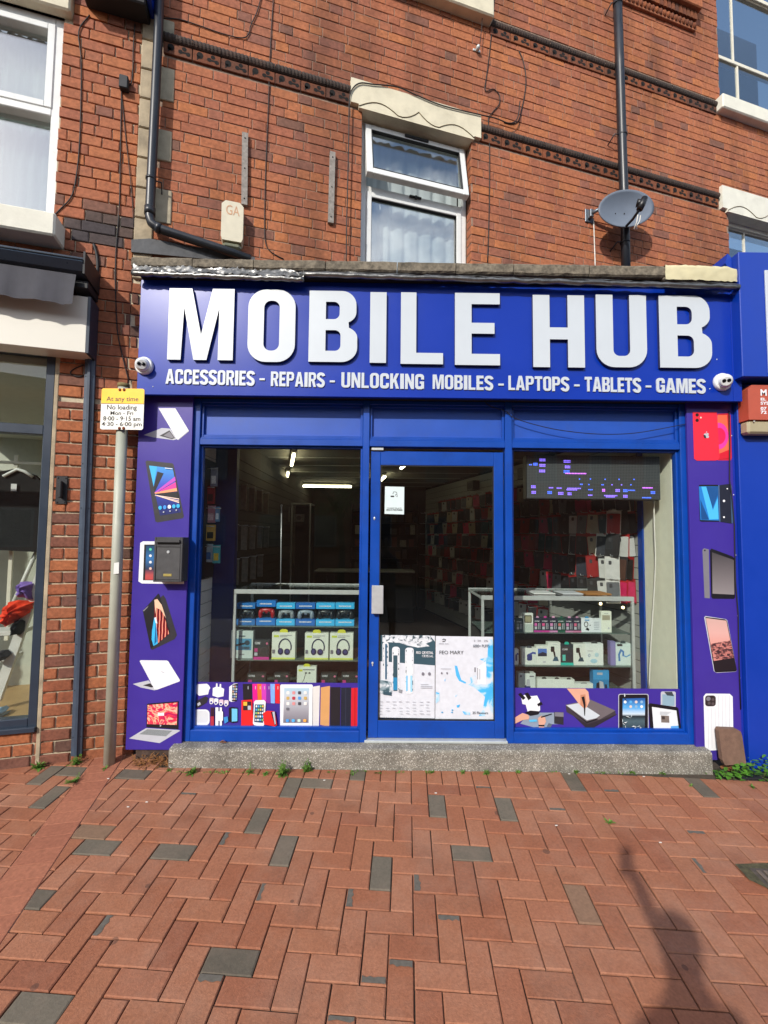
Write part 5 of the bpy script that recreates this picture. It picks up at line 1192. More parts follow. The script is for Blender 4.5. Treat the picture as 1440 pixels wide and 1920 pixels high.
for x in (1161, 1178): 
    a = Vector(wp(x, 394, DD))-nrm*.05; t.part('bolt', MB().ball(tuple(a), .007, 8, 4), M_blackpl)

# ---- turret cameras on the sign board
M_camw = mat('white_camera_shell', '#dddfe0', .3, var=.02); M_lens = mat('black_lens', '#0b0c10', .12, var=0)
def turret(label, x, y, look):
    c = Vector(sp(x, y, YFAS-.05)); t = T('security_camera', label, 'security camera', (c.x, YFAS, c.z-.05))
    t.part('base', MB().lathe([(.064, 0), (.066, .006), (.064, .022), (.058, .03)], (c.x, YFAS, c.z), (0, -1, 0), 28), M_camw)
    b = Vector((c.x, YFAS-.032, c.z)); t.part('ball', MB().ball(tuple(b), .051, 22, 14), M_camw)
    lk = Vector(look).normalized(); f = b+lk*.038; side = lk.cross(Vector((0, 0, 1))).normalized(); up = side.cross(lk)
    t.part('face_plate', MB().lathe([(.038, 0), (.037, .010), (.030, .014)], tuple(f), tuple(lk), 24), mat('pale_camera_face', '#c9cccd', .4, var=.02))
    for k in (-1, 1):
        q = f+lk*.0125+side*(.0145*k)+up*.004; t.part('lens', MB().lathe([(.0125, 0), (.0125, .004), (.009, .006)], tuple(q), tuple(lk), 16), M_lens)
turret('white twin-lens turret camera on the left end of the sign board', 265, 682, (.35, -1, -.35))
turret('white twin-lens turret camera on the right end of the sign board', 1362, 713, (-.45, -1, -.35))

# ---- letterbox
YB = 3.13
a = P(287, 1091, YB); b = P(343, 1007.5, YB)
M_box = mat('dark_grey_steel', '#3a3a3c', .5, var=.1, scale=20, dirt=.15, dirtcol='#5a564e')
t = T('letterbox', 'dark grey steel letterbox fixed over the left purple panel', 'letterbox', ((a[0]+b[0])/2, YPAN, a[1]))
t.part('body', MB().box(a[0], b[0], YB+.006, YPAN-.001, a[1], b[1], .004), M_box)
mb = MB(); frame_rect(mb, a[0], b[0], a[1], b[1], .014, YB-.002, YB+.006, .002, wt=.07); t.part('rim', mb, M_box)
t.part('door', MB().box(a[0]+.016, b[0]-.016, YB+.001, YB+.006, a[1]+.016, b[1]-.072, .002), mat('grey_steel_door', '#454546', .48, var=.12, scale=24))
t.part('slot', MB().box(a[0]+.022, b[0]-.022, YB-.004, YB-.001, b[1]-.052, b[1]-.036, .001), M_hole); t.part('flap', MB().prism([(a[0]+.016, b[1]-.036), (b[0]-.016, b[1]-.036), (b[0]-.018, b[1]-.02), (a[0]+.018, b[1]-.02)], YB-.018, YB-.002), M_box)
c_ = (a[0]+b[0])/2; t.part('lock', MB().lathe([(.011, 0), (.010, .005)], (c_, YB+.001, b[1]-.105), (0, -1, 0), 16), M_alu); t.part('name_plate', MB().box(c_-.03, c_+.03, YB-.002, YB+.002, a[1]+.04, a[1]+.058, .001), mat('worn_brass', '#b3a35e', .4, metal=.6, var=.15))

# ---- parking sign on a pole
b0 = gpx(205, 1432); YPOL = b0.y
t = T('parking_sign', 'no loading sign with yellow top on a grey pole against the brick pier', 'sign', (b0.x, b0.y, b0.z))
top_ = sp(232, 722, YPOL); M_pole = mat('grey_painted_pole', '#a9ac9d', .5, var=.1, scale=10, dirt=.3, dirtcol='#6b6455', dscale=5)
t.part('pole', MB().tube([(b0.x, b0.y, b0.z-.05), top_], .037, 18), M_pole); t.part('pole_cap', MB().tube([(top_[0], YPOL, top_[2]-.02), (top_[0], YPOL, top_[2]+.008)], .040, 18), mat('lichened_cap', '#7d7048', .9, var=.3))
YS_ = YPOL-.05
pa, pb = P(187.5, 805, YS_), P(271, 729, YS_); tilt = .008
t.part('plate', MB().prism(rrect(pa[0], pa[1], pb[0], pb[1], .015), YS_, YS_+.004), mat('white_sign_face', '#ecece4', .4, var=.04, dirt=.15, dirtcol='#a08868', dscale=8))
zy = sZ(230, 757, YS_); r_ = [p for p in rrect(pa[0], pa[1], pb[0], pb[1], .015) if p[1] > (pa[1]+pb[1])/2]
yel = mat('yellow_sign_face', '#ffc200', .4, var=.05)
t.part('yellow_band', MB().prism([(pb[0], zy)]+r_+[(pa[0], zy)], YS_-.0008, YS_), yel)
mb = MB(); mb.prism([(pa[0], zy-.002), (pb[0], zy-.002), (pb[0], zy+.0015), (pa[0], zy+.0015)], YS_-.0012, None)
for s_, x0, y0, x1, y1 in (('At any time', 199.5, 744, 260, 754.5), ('No loading', 200.5, 759.5, 257, 770.5), ('Mon - Fri', 207, 771, 250, 778), ('8\u00b700 - 9\u00b715 am', 193.5, 781, 263.5, 788.5), ('4\u00b730 - 6\u00b700 pm', 190.5, 791.5, 266, 801)):
    q0, q1_ = P(x0, y1, YS_), P(x1, y0, YS_); put_text(mb, s_, q0[0], q0[1], q1_[0], q1_[1], YS_-.0014, None, .012)
t.part('lettering', mb, flat('#1c1a1a'))
rust = mat('rust', '#7a3c1a', .9, var=.4, scale=40)
mb = MB()
for (x, y) in ((225, 731), (233, 731), (224, 803), (232, 803)): q = sp(x, y, YS_); mb.ball((q[0], YS_-.002, q[2]), (.011, .006, .011), 10, 6)
t.part('bolts', mb, rust); mb = MB().tube([(b0.x+.012, YPOL, pb[1]-.01), (b0.x+.012, YPOL, pb[1]-.04)], .041, 16); t.part('clip', mb, M_alu)
q = sp(218, 1066, YPOL-.0375); t.part('paper_scrap', MB().prism([(q[0]-.018, q[2]-.04), (q[0]+.02, q[2]-.035), (q[0]+.018, q[2]+.045), (q[0]-.016, q[2]+.04)], YPOL-.0385, YPOL-.037), flat('#dcdcd8'))

# ================================================================== neighbour's shop on the left
ns = T('shopfront', 'dark framed clothes shop window on the far left below the awning', 'shopfront', (shop_s1, .05, .1), WALL)
M_anth = mat('anthracite_frame', '#2c3745', .35, var=.05, scale=10)
fz_b = wzz(35, 1372); fz_t = wzz(60, 650); fw = .058; nb = .045
ns.part('jamb', MB().box(shop_s1-.012-fw, shop_s1-.013, .0, .08, fz_b, fz_t, .004), M_anth)
ns.part('bottom_rail', MB().box(-4.2, shop_s1-.012-fw, .002, .08, fz_b, fz_b+.085, .004).box(-4.2, shop_s1-.013, -.03, .0, fz_b-.004, fz_b+.03, .003), M_anth)
zt_ = wzz(40, 803); ns.part('transom', MB().box(-4.2, shop_s1-.012-fw, .004, .08, zt_-.035, zt_+.035, .004), M_anth)
ns.part('head_rail', MB().box(-4.2, shop_s1-.013, .003, .08, wzz(50, 662), fz_t+.1, .004), M_anth)
ns.part('pane', MB().box(-4.2, shop_s1-.06, .04, .046, fz_b+.08, zt_-.03), M_glass); ns.part('pane', MB().box(-4.2, shop_s1-.06, .041, .047, zt_+.03, fz_t), M_glass)
# white fascia and awning
fd = -.16; fe = ws(163, 600, fd)
ns2 = T('shop_fascia', 'plain off-white sign board under the dark awning at the left edge', 'shop sign', (fe-.3, fd, wzz(120, 655, fd)), WALL)
ns2.part('board', MB().box(-4.4, fe, fd, 0, wzz(158, 661, fd), wzz(160, 556, fd), .003), mat('offwhite_board', '#d9d6c9', .45, var=.03, scale=4)); ns2.part('end_cap', MB().box(fe, fe+.02, fd-.002, -.002, wzz(158, 661, fd)-.003, wzz(160, 556, fd)+.003, .002), M_anth)
aw = T('awning', 'dark blue-grey awning cassette with a hanging grey valance', 'awning', (fe-.2, -.2, wzz(150, 500, -.2)), WALL)
ae = ws(163, 500, -.22); az1 = wzz(160, 482, -.22); az0 = wzz(155, 522, -.22)
prof = [(0, az0+.02), (-.16, az0), (-.26, az0+.03), (-.3, (az0+az1)/2), (-.27, az1-.035), (-.2, az1-.005), (-.12, az1), (0, az1-.02)]
mb = MB(); i0 = mb.add([(-4.4, d, z) for d, z in prof]); i1 = mb.add([(ae, d, z) for d, z in prof])
for k in range(8): mb.face((i0+k, i0+(k+1) % 8, i1+(k+1) % 8, i1+k))
mb.face([i1+k for k in range(8)]); aw.part('cassette', mb, mat('awning_aluminium', '#2a3644', .3, var=.05))
mb = MB().tube([(-4.4, -.292, (az0+az1)/2+.015), (ae, -.292, (az0+az1)/2+.015)], .006, 6); aw.part('trim_line', mb, M_gasket); aw.part('end_cap', MB().prism([(ae, az0), (ae+.012, az0), (ae+.012, az1), (ae, az1)], -.29, 0), M_gasket)
ve = ws(138, 540, -.27); mb = MB(); n = 60; rr = random.Random(4); vz0 = wzz(135, 571, -.27); row = []
for i in range(n+1):
    s = -4.4+(ve+4.4)*i/n; w_ = math.sin(i*.9)*.008+math.sin(i*2.3)*.004
    row.append(mb.add([(s, -.24, az0+.01), (s, -.262+w_, (az0+vz0)/2), (s, -.27+w_*1.4, vz0+.003*math.sin(i*1.7))]))
for i in range(n):
    for k in (0, 1): mb.face((row[i]+k, row[i+1]+k, row[i+1]+k+1, row[i]+k+1), sm=True)
aw.part('valance', mb, mat('grey_awning_cloth', '#46464c', .9, var=.1, bump=.3, bscale=300))
aw.part('arm_bracket', MB().box(ae-.1, ae+.005, -.2, 0, az0-.06, az0-.004, .005), M_gasket)
# inside of that shop
M_tan = mat('tan_laminate_floor', '#a98d62', .5, var=.15, scale=5); M_offw = mat('grey_green_wall', '#b9bdb0', .8, var=.05)
tag(solo('shop_floor', MB().box(-4.6, shop_s1+.3, .05, 3.2, -.05, fz_b+.03), M_tan, None, None, (-3, 1, 0), WALL), kind='structure')
tag(solo('shop_wall', MB().box(-4.6, shop_s1+.4, 3.2, 3.3, -.05, 3.0), M_offw, None, None, (-3, 3.2, 0), WALL), kind='structure')
tag(solo('shop_wall', MB().box(shop_s1+.3, shop_s1+.4, .25, 3.2, -.05, 3.0), M_offw, None, None, (-2, 2, 0), WALL), kind='structure')
tag(solo('shop_ceiling', MB().box(-4.6, shop_s1+.4, .1, 3.3, 2.9, 3.0), M_offw, None, None, (-3, 2, 2.9), WALL), kind='structure')
ba = 1.0
tag(solo('back_board', MB().box(-4.6, shop_s1+.25, ba, ba+.03, 0, 2.2), M_offw, None, None, (-3, ba, 0), WALL), 'grey-green display back board in the clothes shop window', 'board')
g = T('display_grid', 'cream metal display rail grid behind the black garment', 'display rail', (ws(34, 1000, .7), .7, .2), WALL)
for x in (8, 34): 
    a, b = WALL.at(x, 810, .7), WALL.at(x, 1200, .7)
    if x == 34: g.part('upright', MB().box(a[0]-.015, a[0]+.015, .69, .71, b[1], 2.3, .003), M_sashpaint)
z_ = wzz(30, 868, .7); g.part('rail', MB().box(-4.4, shop_s1, .68, .70, z_-.012, z_+.012, .003), M_sashpaint)
gd = .62; t = T('garment', 'black dress on a white hanger in the left shop window', 'dress', (ws(30, 1000, gd), gd, wzz(20, 1030, gd)), WALL)
mb = MB(); outl = [wz(x, y, gd) for x, y in ((-30, 900), (0, 886), (30, 880), (65, 890), (82, 905), (84, 960), (74, 1035), (20, 1032), (-40, 1030))]; mb.prism(outl[::-1], gd-.03, gd+.03); t.part('cloth', mb, mat('black_cloth', '#0d0d10', .9, var=.2, bump=.4))
t.part('hanger', MB().tube([wp(6, 893, gd-.04), wp(20, 886, gd-.04), wp(32, 880, gd-.04), wp(46, 884, gd-.04), wp(61, 894, gd-.04)], .013, 8), M_upvc); a = wp(26, 914, gd-.045); t.part('price_tag', MB().box(a[0]-.02, a[0]+.02, a[1]-.002, a[1], a[2]-.03, a[2]+.03), flat('#dedede'))
ld = .38; t = T('step_ladder', 'white wooden step ladder behind the left shop glass', 'ladder', (ws(0, 1330, ld), ld, wzz(0, 1330, ld)), WALL)
M_wl = mat('white_painted_wood', '#d2d2cc', .5, var=.05)
a, b = wp(-8, 1315, ld), wp(80, 1070, ld); mb = MB(); w_ = .033
n0 = mb.add([(a[0]-w_, ld-.02, a[2]), (a[0]+w_, ld-.02, a[2]), (a[0]+w_, ld+.02, a[2]), (a[0]-w_, ld+.02, a[2])]); n1 = mb.add([(b[0]-w_, ld-.02, b[2]), (b[0]+w_, ld-.02, b[2]), (b[0]+w_, ld+.02, b[2]), (b[0]-w_, ld+.02, b[2])])
for k in range(4): mb.face((n0+k, n0+(k+1) % 4, n1+(k+1) % 4, n1+k))
t.part('stile', mb, M_wl); a, b = wp(12, 1160, ld+.3), wp(75, 1020, ld+.3); t.part('stile', MB().tube([a, b], .018, 4), M_wl)
for x0, x1, y in ((-30, 38, 1190), (-30, 18, 1240)): q0, q1_ = wp(x0, y, ld), wp(x1, y, ld); t.part('tread', MB().box(q0[0], q1_[0], ld, ld+.2, q0[2]-.016, q0[2]+.016, .003), M_wl)
def cloth_heap(name, label, pts, d, col, seed):
    rr = random.Random(seed); mb = MB(); q = [wz(x, y, d) for x, y in pts]; cx = sum(p[0] for p in q)/len(q); cz = sum(p[1] for p in q)/len(q); n = len(q)*4; ring = []
    rim = []
    for k in range(n):
        u = k/4; i = int(u); f = u-i; a, b = q[i % len(q)], q[(i+1) % len(q)]; rim.append((a[0]*(1-f)+b[0]*f, a[1]*(1-f)+b[1]*f))
    for j in range(7):
        r = 1-j/6; ring.append(mb.add([(cx+(p[0]-cx)*r, d-.10*math.sqrt(max(0, 1-r*r))+.03*math.sin(k*1.3+j)*(.3+r*.7)+.014*math.sin(k*2.9+j*2.1), cz+(p[1]-cz)*r) for k, p in enumerate(rim)]))
    for j in range(6):
        for k in range(n): mb.face((ring[j]+k, ring[j]+(k+1) % n, ring[j+1]+(k+1) % n, ring[j+1]+k), sm=True)
    solo(name, mb, mat('cloth_'+col, col, .85, var=.15, scale=12, bump=.5), label, 'clothing', (cx, d, min(p[1] for p in q)), WALL)
cloth_heap('folded_cloth', 'bright orange-red scarf heaped on the white step ladder', [(2, 1150), (20, 1128), (40, 1124), (66, 1128), (60, 1146), (40, 1160), (10, 1176), (2, 1166)], .36, '#e8401c', 1)
cloth_heap('folded_cloth', 'lilac purple cloth folded above the orange-red scarf', [(34, 1105), (42, 1090), (68, 1092), (68, 1124), (40, 1120)], .40, '#8468b8', 2)
cloth_heap('folded_cloth', 'black cloth hanging below the orange-red scarf', [(27, 1165), (48, 1160), (44, 1188), (28, 1190)], .35, '#141416', 3)
cloth_heap('shoe', 'dark shoe on the lower ladder tread in the left shop', [(-5, 1222), (15, 1216), (24, 1226), (10, 1236), (-6, 1240)], .36, '#222226', 4)
cloth_heap('shoe', 'pale blue baby shoe on the tan floor of the left shop', [(-6, 1330), (8, 1322), (17, 1330), (16, 1337), (-6, 1340)], .30, '#8fb4cc', 5)
# dark box added over the left pier for the sooty, shadowed area there
a = WALL.at(146, 10, -.16); b = WALL.at(278, 10, -.16); zb0 = WALL.at(210, 30, 0)[1]
us = T('shadow_box', 'dark box with a blue edge, added for the sooty shadow above the left pier', 'sign', ((a[0]+b[0])/2, -.15, zb0), WALL)
us.part('box', MB().box(a[0], b[0]-.02, -.16, 0, zb0, zb0+.6, .01), mat('soot_shadow_box', '#141416', .7, var=.15)); us.part('blue_face', MB().box(b[0]-.018, b[0]+.02, -.20, -.02, zb0+.05, zb0+.6, .004), M_fascia)

# ================================================================== neighbour on the right
rn = T('shopfront', 'plain deep blue shopfront at the right edge', 'shopfront', (2.9, 3.2, 0))
M_nblue = mat('deep_blue_cladding', '#0636a0', .4, var=.04, scale=5)
YN = 3.06; nx0 = sX(1389, 600, YN); YNP = 3.2; px0 = sX(1394, 1105, YNP)
rn.part('fascia', MB().box(nx0, 6.8, YN, YNP+.3, sZ(1415, 706, YN), sZ(1415, 472.5, YN), .004), M_nblue); rn.part('pillar', MB().box(px0, 6.8, YNP, YNP+.2, -.1, sZ(1415, 706, YN)-.004, .004), M_nblue)
rn.part('fascia_return', MB().prism([(nx0-.05, sZ(1380, 500, YN+.1)), (nx0-.002, sZ(1380, 520, YN+.1)), (nx0-.002, sZ(1415, 474, YN)), (nx0-.03, sZ(1375, 482, YN+.1))], YN+.06, YNP+.3), M_nblue)
a = P(1434.5, 506, YN-.012); rn.part('sign_letter', MB().box(a[0], a[0]+.2, YN-.012, YN-.001, sZ(1437, 700, YN), a[1], .002), M_white_letter)
rn.part('edge_trim', MB().box(px0-.036, px0-.001, YPAN+.004, YNP+.1, -.05, sZ(1415, 706, YN)-.01, .003), mat('blue_purple_trim', '#1a2f9a', .4, var=.05))
for y in (817, 928, 1041, 1155, 1271): a = P(1386+(y-817)*.028, y, YPAN); rn.part('screw', MB().ball((px0-.022, YPAN+.003, a[1]), .006, 8, 4), M_alu_pale)
YA = YNP-.09; a = P(1405, 812, YA); b = P(1470, 722.5, YA)
t = T('alarm_box', 'red alarm box with white lettering on the blue shopfront', 'alarm box', (b[0], YNP, a[1]))
t.part('cover', MB().prism([(a[0], a[1]+.1), (b[0], a[1]+.1), (b[0], b[1]), (a[0]+.03, b[1]), (a[0], b[1]-.03)], YA, YNP), mat('faded_red_plastic', '#b0513c', .45, var=.05)); t.part('base_lens', MB().box(a[0]+.003, b[0], YA+.01, YNP, a[1], a[1]+.098, .015), mat('beige_plastic', '#a39a7c', .4, var=.05))
mb = MB()
for s_, y0, y1, w_ in (('M', 730, 742, .045), ('EL', 746, 751, .04), ('SYS', 753, 759, .06), ('07', 763, 769, .045), ('72', 770, 776, .045)):
    q0, q1_ = P(1426, y1, YA), P(1426, y0, YA); put_text(mb, s_, q0[0], q0[1], q0[0]+w_, q1_[1], YA-.0012, None, .03)
t.part('lettering', mb, WHT); q = P(1413, 790, YA); t.part('screw', MB().ball((q[0]+.004, YA, q[1]), .006, 8, 4), M_alu_pale)
# ================================================================== inside the phone shop
IX0, IX1, IY1, IZ1 = posts[0][1]-.05, 2.30, 9.2, 2.62
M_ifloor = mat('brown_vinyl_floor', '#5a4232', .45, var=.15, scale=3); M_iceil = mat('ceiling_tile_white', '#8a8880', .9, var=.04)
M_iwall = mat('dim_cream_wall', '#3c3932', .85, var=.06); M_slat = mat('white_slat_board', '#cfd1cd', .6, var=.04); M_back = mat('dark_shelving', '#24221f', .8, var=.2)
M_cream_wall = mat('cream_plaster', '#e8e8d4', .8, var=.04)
tag(solo('shop_floor', MB().box(IX0-.1, IX1+.1, YF+.21, IY1, STEP_Z-.1, STEP_Z+.01), M_ifloor, None, None, (.4, 5, STEP_Z)), kind='structure')
mb = MB().box(IX0-.1, IX1+.1, YF+.1, IY1, IZ1, IZ1+.05); ceil_o = tag(solo('shop_ceiling', mb, M_iceil, None, None, (.4, 5, IZ1)), kind='structure')
for k in range(9):
    y = YF+.3+k*.62
    o = obj('ceiling_bar', MB().box(IX0, IX1, y, y+.024, IZ1-.006, IZ1+.002).mesh('ceiling_bar', M_slat, (.4, 5, IZ1)), ceil_o)
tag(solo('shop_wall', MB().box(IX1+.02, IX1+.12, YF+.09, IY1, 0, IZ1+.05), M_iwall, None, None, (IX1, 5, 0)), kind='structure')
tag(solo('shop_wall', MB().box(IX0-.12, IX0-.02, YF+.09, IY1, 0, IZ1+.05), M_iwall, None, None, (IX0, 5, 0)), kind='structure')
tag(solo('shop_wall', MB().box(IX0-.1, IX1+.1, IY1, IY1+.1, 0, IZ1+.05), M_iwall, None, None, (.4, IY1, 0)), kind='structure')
tag(solo('shop_wall', MB().box(IX0-.1, IX1+.1, YF+.1, YF+.14, tr1+.02, IZ1+.05), M_back, None, None, (.4, YF+.1, tr1)), kind='structure')
# cream return and blue inner post at the right window
YR = 3.72
tag(solo('window_return', MB().box(2.258, IX1+.01, YF+.091, YR, STEP_Z, IZ1), M_cream_wall, None, None, (2.2, 3.4, STEP_Z)), 'sunlit cream plaster return inside the right window', 'wall return')
tag(solo('inner_post', MB().box(2.245, IX1+.01, YR+.002, YR+.07, STEP_Z, IZ1-.01), M_blue, None, None, (2.2, YR, STEP_Z)), 'blue post behind the cream return in the right window', 'post')
cable('white cable dropping from the LED sign beside the cream return', [(1226, 938), (1227, 990), (1229, 1050), (1226, 1120), (1221, 1200), (1217, 1290)], .006, d=3.5, mt=M_white_cable, fr=SHOP)
# slat walls
def slatwall(label, x, y0, y1, side, z0=STEP_Z+.05, z1=2.4, mt=None):
    t = T('slatwall', label, 'wall panel', (x, (y0+y1)/2, z0)); k = 0; z = z0
    while z < z1:
        t.part('slat', MB().box(x, x+.014, y0, y1, z, z+.094, .002), mt or M_slat); z += .10
    t.part('backing', MB().box(x+.010 if side > 0 else x-.006, x+.02 if side > 0 else x+.004, y0, y1, z0, z1), M_hole)
    return t
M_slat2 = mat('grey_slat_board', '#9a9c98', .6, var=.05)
RW = Fr(2.262, YR+.075, math.pi/2+THETA)             # the party wall runs square to the old front, so it leans left going back
t = T('slatwall', 'white slatted board along the right wall behind the phone cases', 'wall panel', (2, 0, STEP_Z+.05), RW); z = STEP_Z+.05
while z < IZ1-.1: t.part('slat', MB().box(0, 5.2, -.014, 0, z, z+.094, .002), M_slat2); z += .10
t.part('backing', MB().box(0, 5.2, -.03, -.010, STEP_Z+.02, IZ1), M_hole)
LX = IX0-.012
slatwall('white slatted board in the left window return', LX, YF+.1, 3.72, -1, z1=2.3, mt=mat('bright_white_slat', '#f0f0ec', .5, var=.03))
tag(solo('inner_post', MB().box(LX-.01, sX(441, 1000, 3.74), 3.735, 3.80, STEP_Z, IZ1-.01), mat('navy_post', '#0a1c5c', .5, var=.05), None, None, (LX, 3.76, STEP_Z)), 'dark blue post at the back of the left window return', 'post')
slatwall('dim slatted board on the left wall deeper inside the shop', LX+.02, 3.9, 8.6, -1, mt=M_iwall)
# lit ceiling tubes
M_tube = mat('lit_fluorescent_tube', '#fff3c8', .5, var=0, emit=8.0); M_fit = mat('white_enamel', '#c8c8c0', .4, var=.02)
def tube_light(label, x0, y0, Y0, x1, y1, Y1):
    a, b = Vector(sp(x0, y0, Y0)), Vector(sp(x1, y1, Y1)); a.z = b.z = IZ1-.075
    t = T('strip_light', label, 'strip light', tuple((a+b)/2+Vector((0, 0, .04))), group='lit strip lights on the shop ceiling')
    t.part('fitting', MB().tube([a+Vector((0, 0, .045)), b+Vector((0, 0, .045))], .03, 4), M_fit); t.part('tube', MB().tube([a, b], .019, 8), M_tube)
tube_light('lit strip light nearest the left window, pointing into the shop', 551, 846, 4.85, 547, 864, 5.6); tube_light('second lit strip light in line behind the nearest one, left window', 540, 884, 6.3, 537, 901, 7.3)
tube_light('lit strip light lying across the shop, seen in the left window', 551, 911, 8.0, 659, 914, 8.05); tube_light('lit strip light seen at the top of the door glass', 763, 872, 5.4, 752, 878, 5.75); tube_light('lit strip light at the left edge of the door glass', 722, 893, 6.6, 712, 900, 7.2)

# ---- glass display counters
def counter(label, x0, x1, ytop, yshelf, Y0, Y1, zfloor=STEP_Z+.02):
    a, b = sX(x0, 1150, Y0), sX(x1, 1150, Y0); zt = sZ((x0+x1)/2, ytop, Y0)
    t = T('display_counter', label, 'display counter', ((a+b)/2, Y0, STEP_Z))
    t.part('top_rail', MB().box(a, b, Y0, Y0+.02, zt-.036, zt, .003), M_alu_pale); t.part('top_glass', MB().box(a, b, Y0+.02, Y1, zt-.01, zt-.004), M_glass_thin)
    t.part('back_rail', MB().box(a, b, Y1-.02, Y1, zt-.03, zt, .003), M_alu_pale)
    for s in (a, b-.022):
        for y in (Y0+.001, Y1-.022): t.part('upright', MB().box(s, s+.022, y, y+.021, STEP_Z+.01, zt-.037, .002), M_alu_pale)
        t.part('side_rail', MB().box(s, s+.02, Y0+.02, Y1-.02, zt-.032, zt-.011, .002), M_alu_pale)
    t.part('front_glass', MB().box(a+.022, b-.022, Y0+.008, Y0+.012, STEP_Z+.1, zt-.036), M_glass_thin)
    sh = []
    for y in yshelf:
        z = sZ((x0+x1)/2, y, Y0+.06); sh.append(z); t.part('glass_shelf', MB().box(a+.02, b-.02, Y0+.03, Y1-.06, z-.007, z), mat('shelf_edge_glass', '#5b6a64', .15, var=.05))
    t.part('base_panel', MB().box(a+.002, b-.002, Y0+.012, Y1-.002, STEP_Z+.01, sh[-1]-.1), M_back); t.part('back_panel', MB().box(a+.02, b-.02, Y1-.03, Y1-.022, STEP_Z+.05, zt-.35), M_back)
    return t, sh, Y0
cl, shl, YCL = counter('glass display counter with game controllers and headphones, left window', 437, 678, 1106, (1173, 1236, 1292), 3.56, 4.05)
cr, shr, YCR = counter('glass display counter with phone accessories, right window', 903, 1190, 1118, (1185, 1247, 1300), 3.60, 4.15)
for i, (x, y) in enumerate(((705+960-660, 0),)): pass
for x, y in ((1126, 1132), (1168, 1139)):
    a = sp(x, y, 3.75); solo('spot_lamp', MB().ball(a, .012, 10, 6), mat('lit_spot', '#ffe2a8', .4, var=0, emit=6), 'tiny lit spot lamp at x %s' % ('the middle' if x < 1150 else 'the right end') if 0 else ('tiny lit spot lamp in the right counter, nearer the middle' if x < 1150 else 'tiny lit spot lamp in the right counter, at its right end'), 'lamp', a)

# ---- goods in the counters
def goods(name, label, cat, x0, y0, x1, y1, Y, depth, body, draw=None, tilt=0, hang=None, group=None, front=None, zsnap=None):
    a, b = P(x0, y1, Y), P(x1, y0, Y); z0 = zsnap if zsnap is not None else a[1]
    t = T(name, label, cat, ((a[0]+b[0])/2, Y, z0), group=group)
    t.part('carton', MB().box(a[0], b[0], Y, Y+depth, z0, b[1], .0015), mat('card_'+body, body, .5, var=.03))
    W_, H_ = b[0]-a[0], b[1]-z0
    if hang: t.part('hang_tab', MB().prism([(a[0]+W_*u, b[1]-.001+H_*v) for u, v in ((.32, 0), (.68, 0), (.66, .09), (.58, .13), (.42, .13), (.34, .09))], Y+.001, Y+.003), mat('card_'+hang, hang, .5, var=.03))
    if draw:
        pr = Print(SHOP, Y, .0005); 
        def poly(L, m, pr=pr): pr.mi(m); d = pr.nxt(); pr.mb.prism([[(a[0]+W_*u, z0+H_*v) for u, v in L]], d, None)
        def text(s, u0, v0, u1, v1, m, bold=.0): pr.mi(m); d = pr.nxt(); put_text(pr.mb, s, a[0]+W_*u0, z0+H_*v0, a[0]+W_*u1, z0+H_*v1, d, None, bold)
        draw(poly, text); t.part('print', pr.mb, pr.mats)
    return t
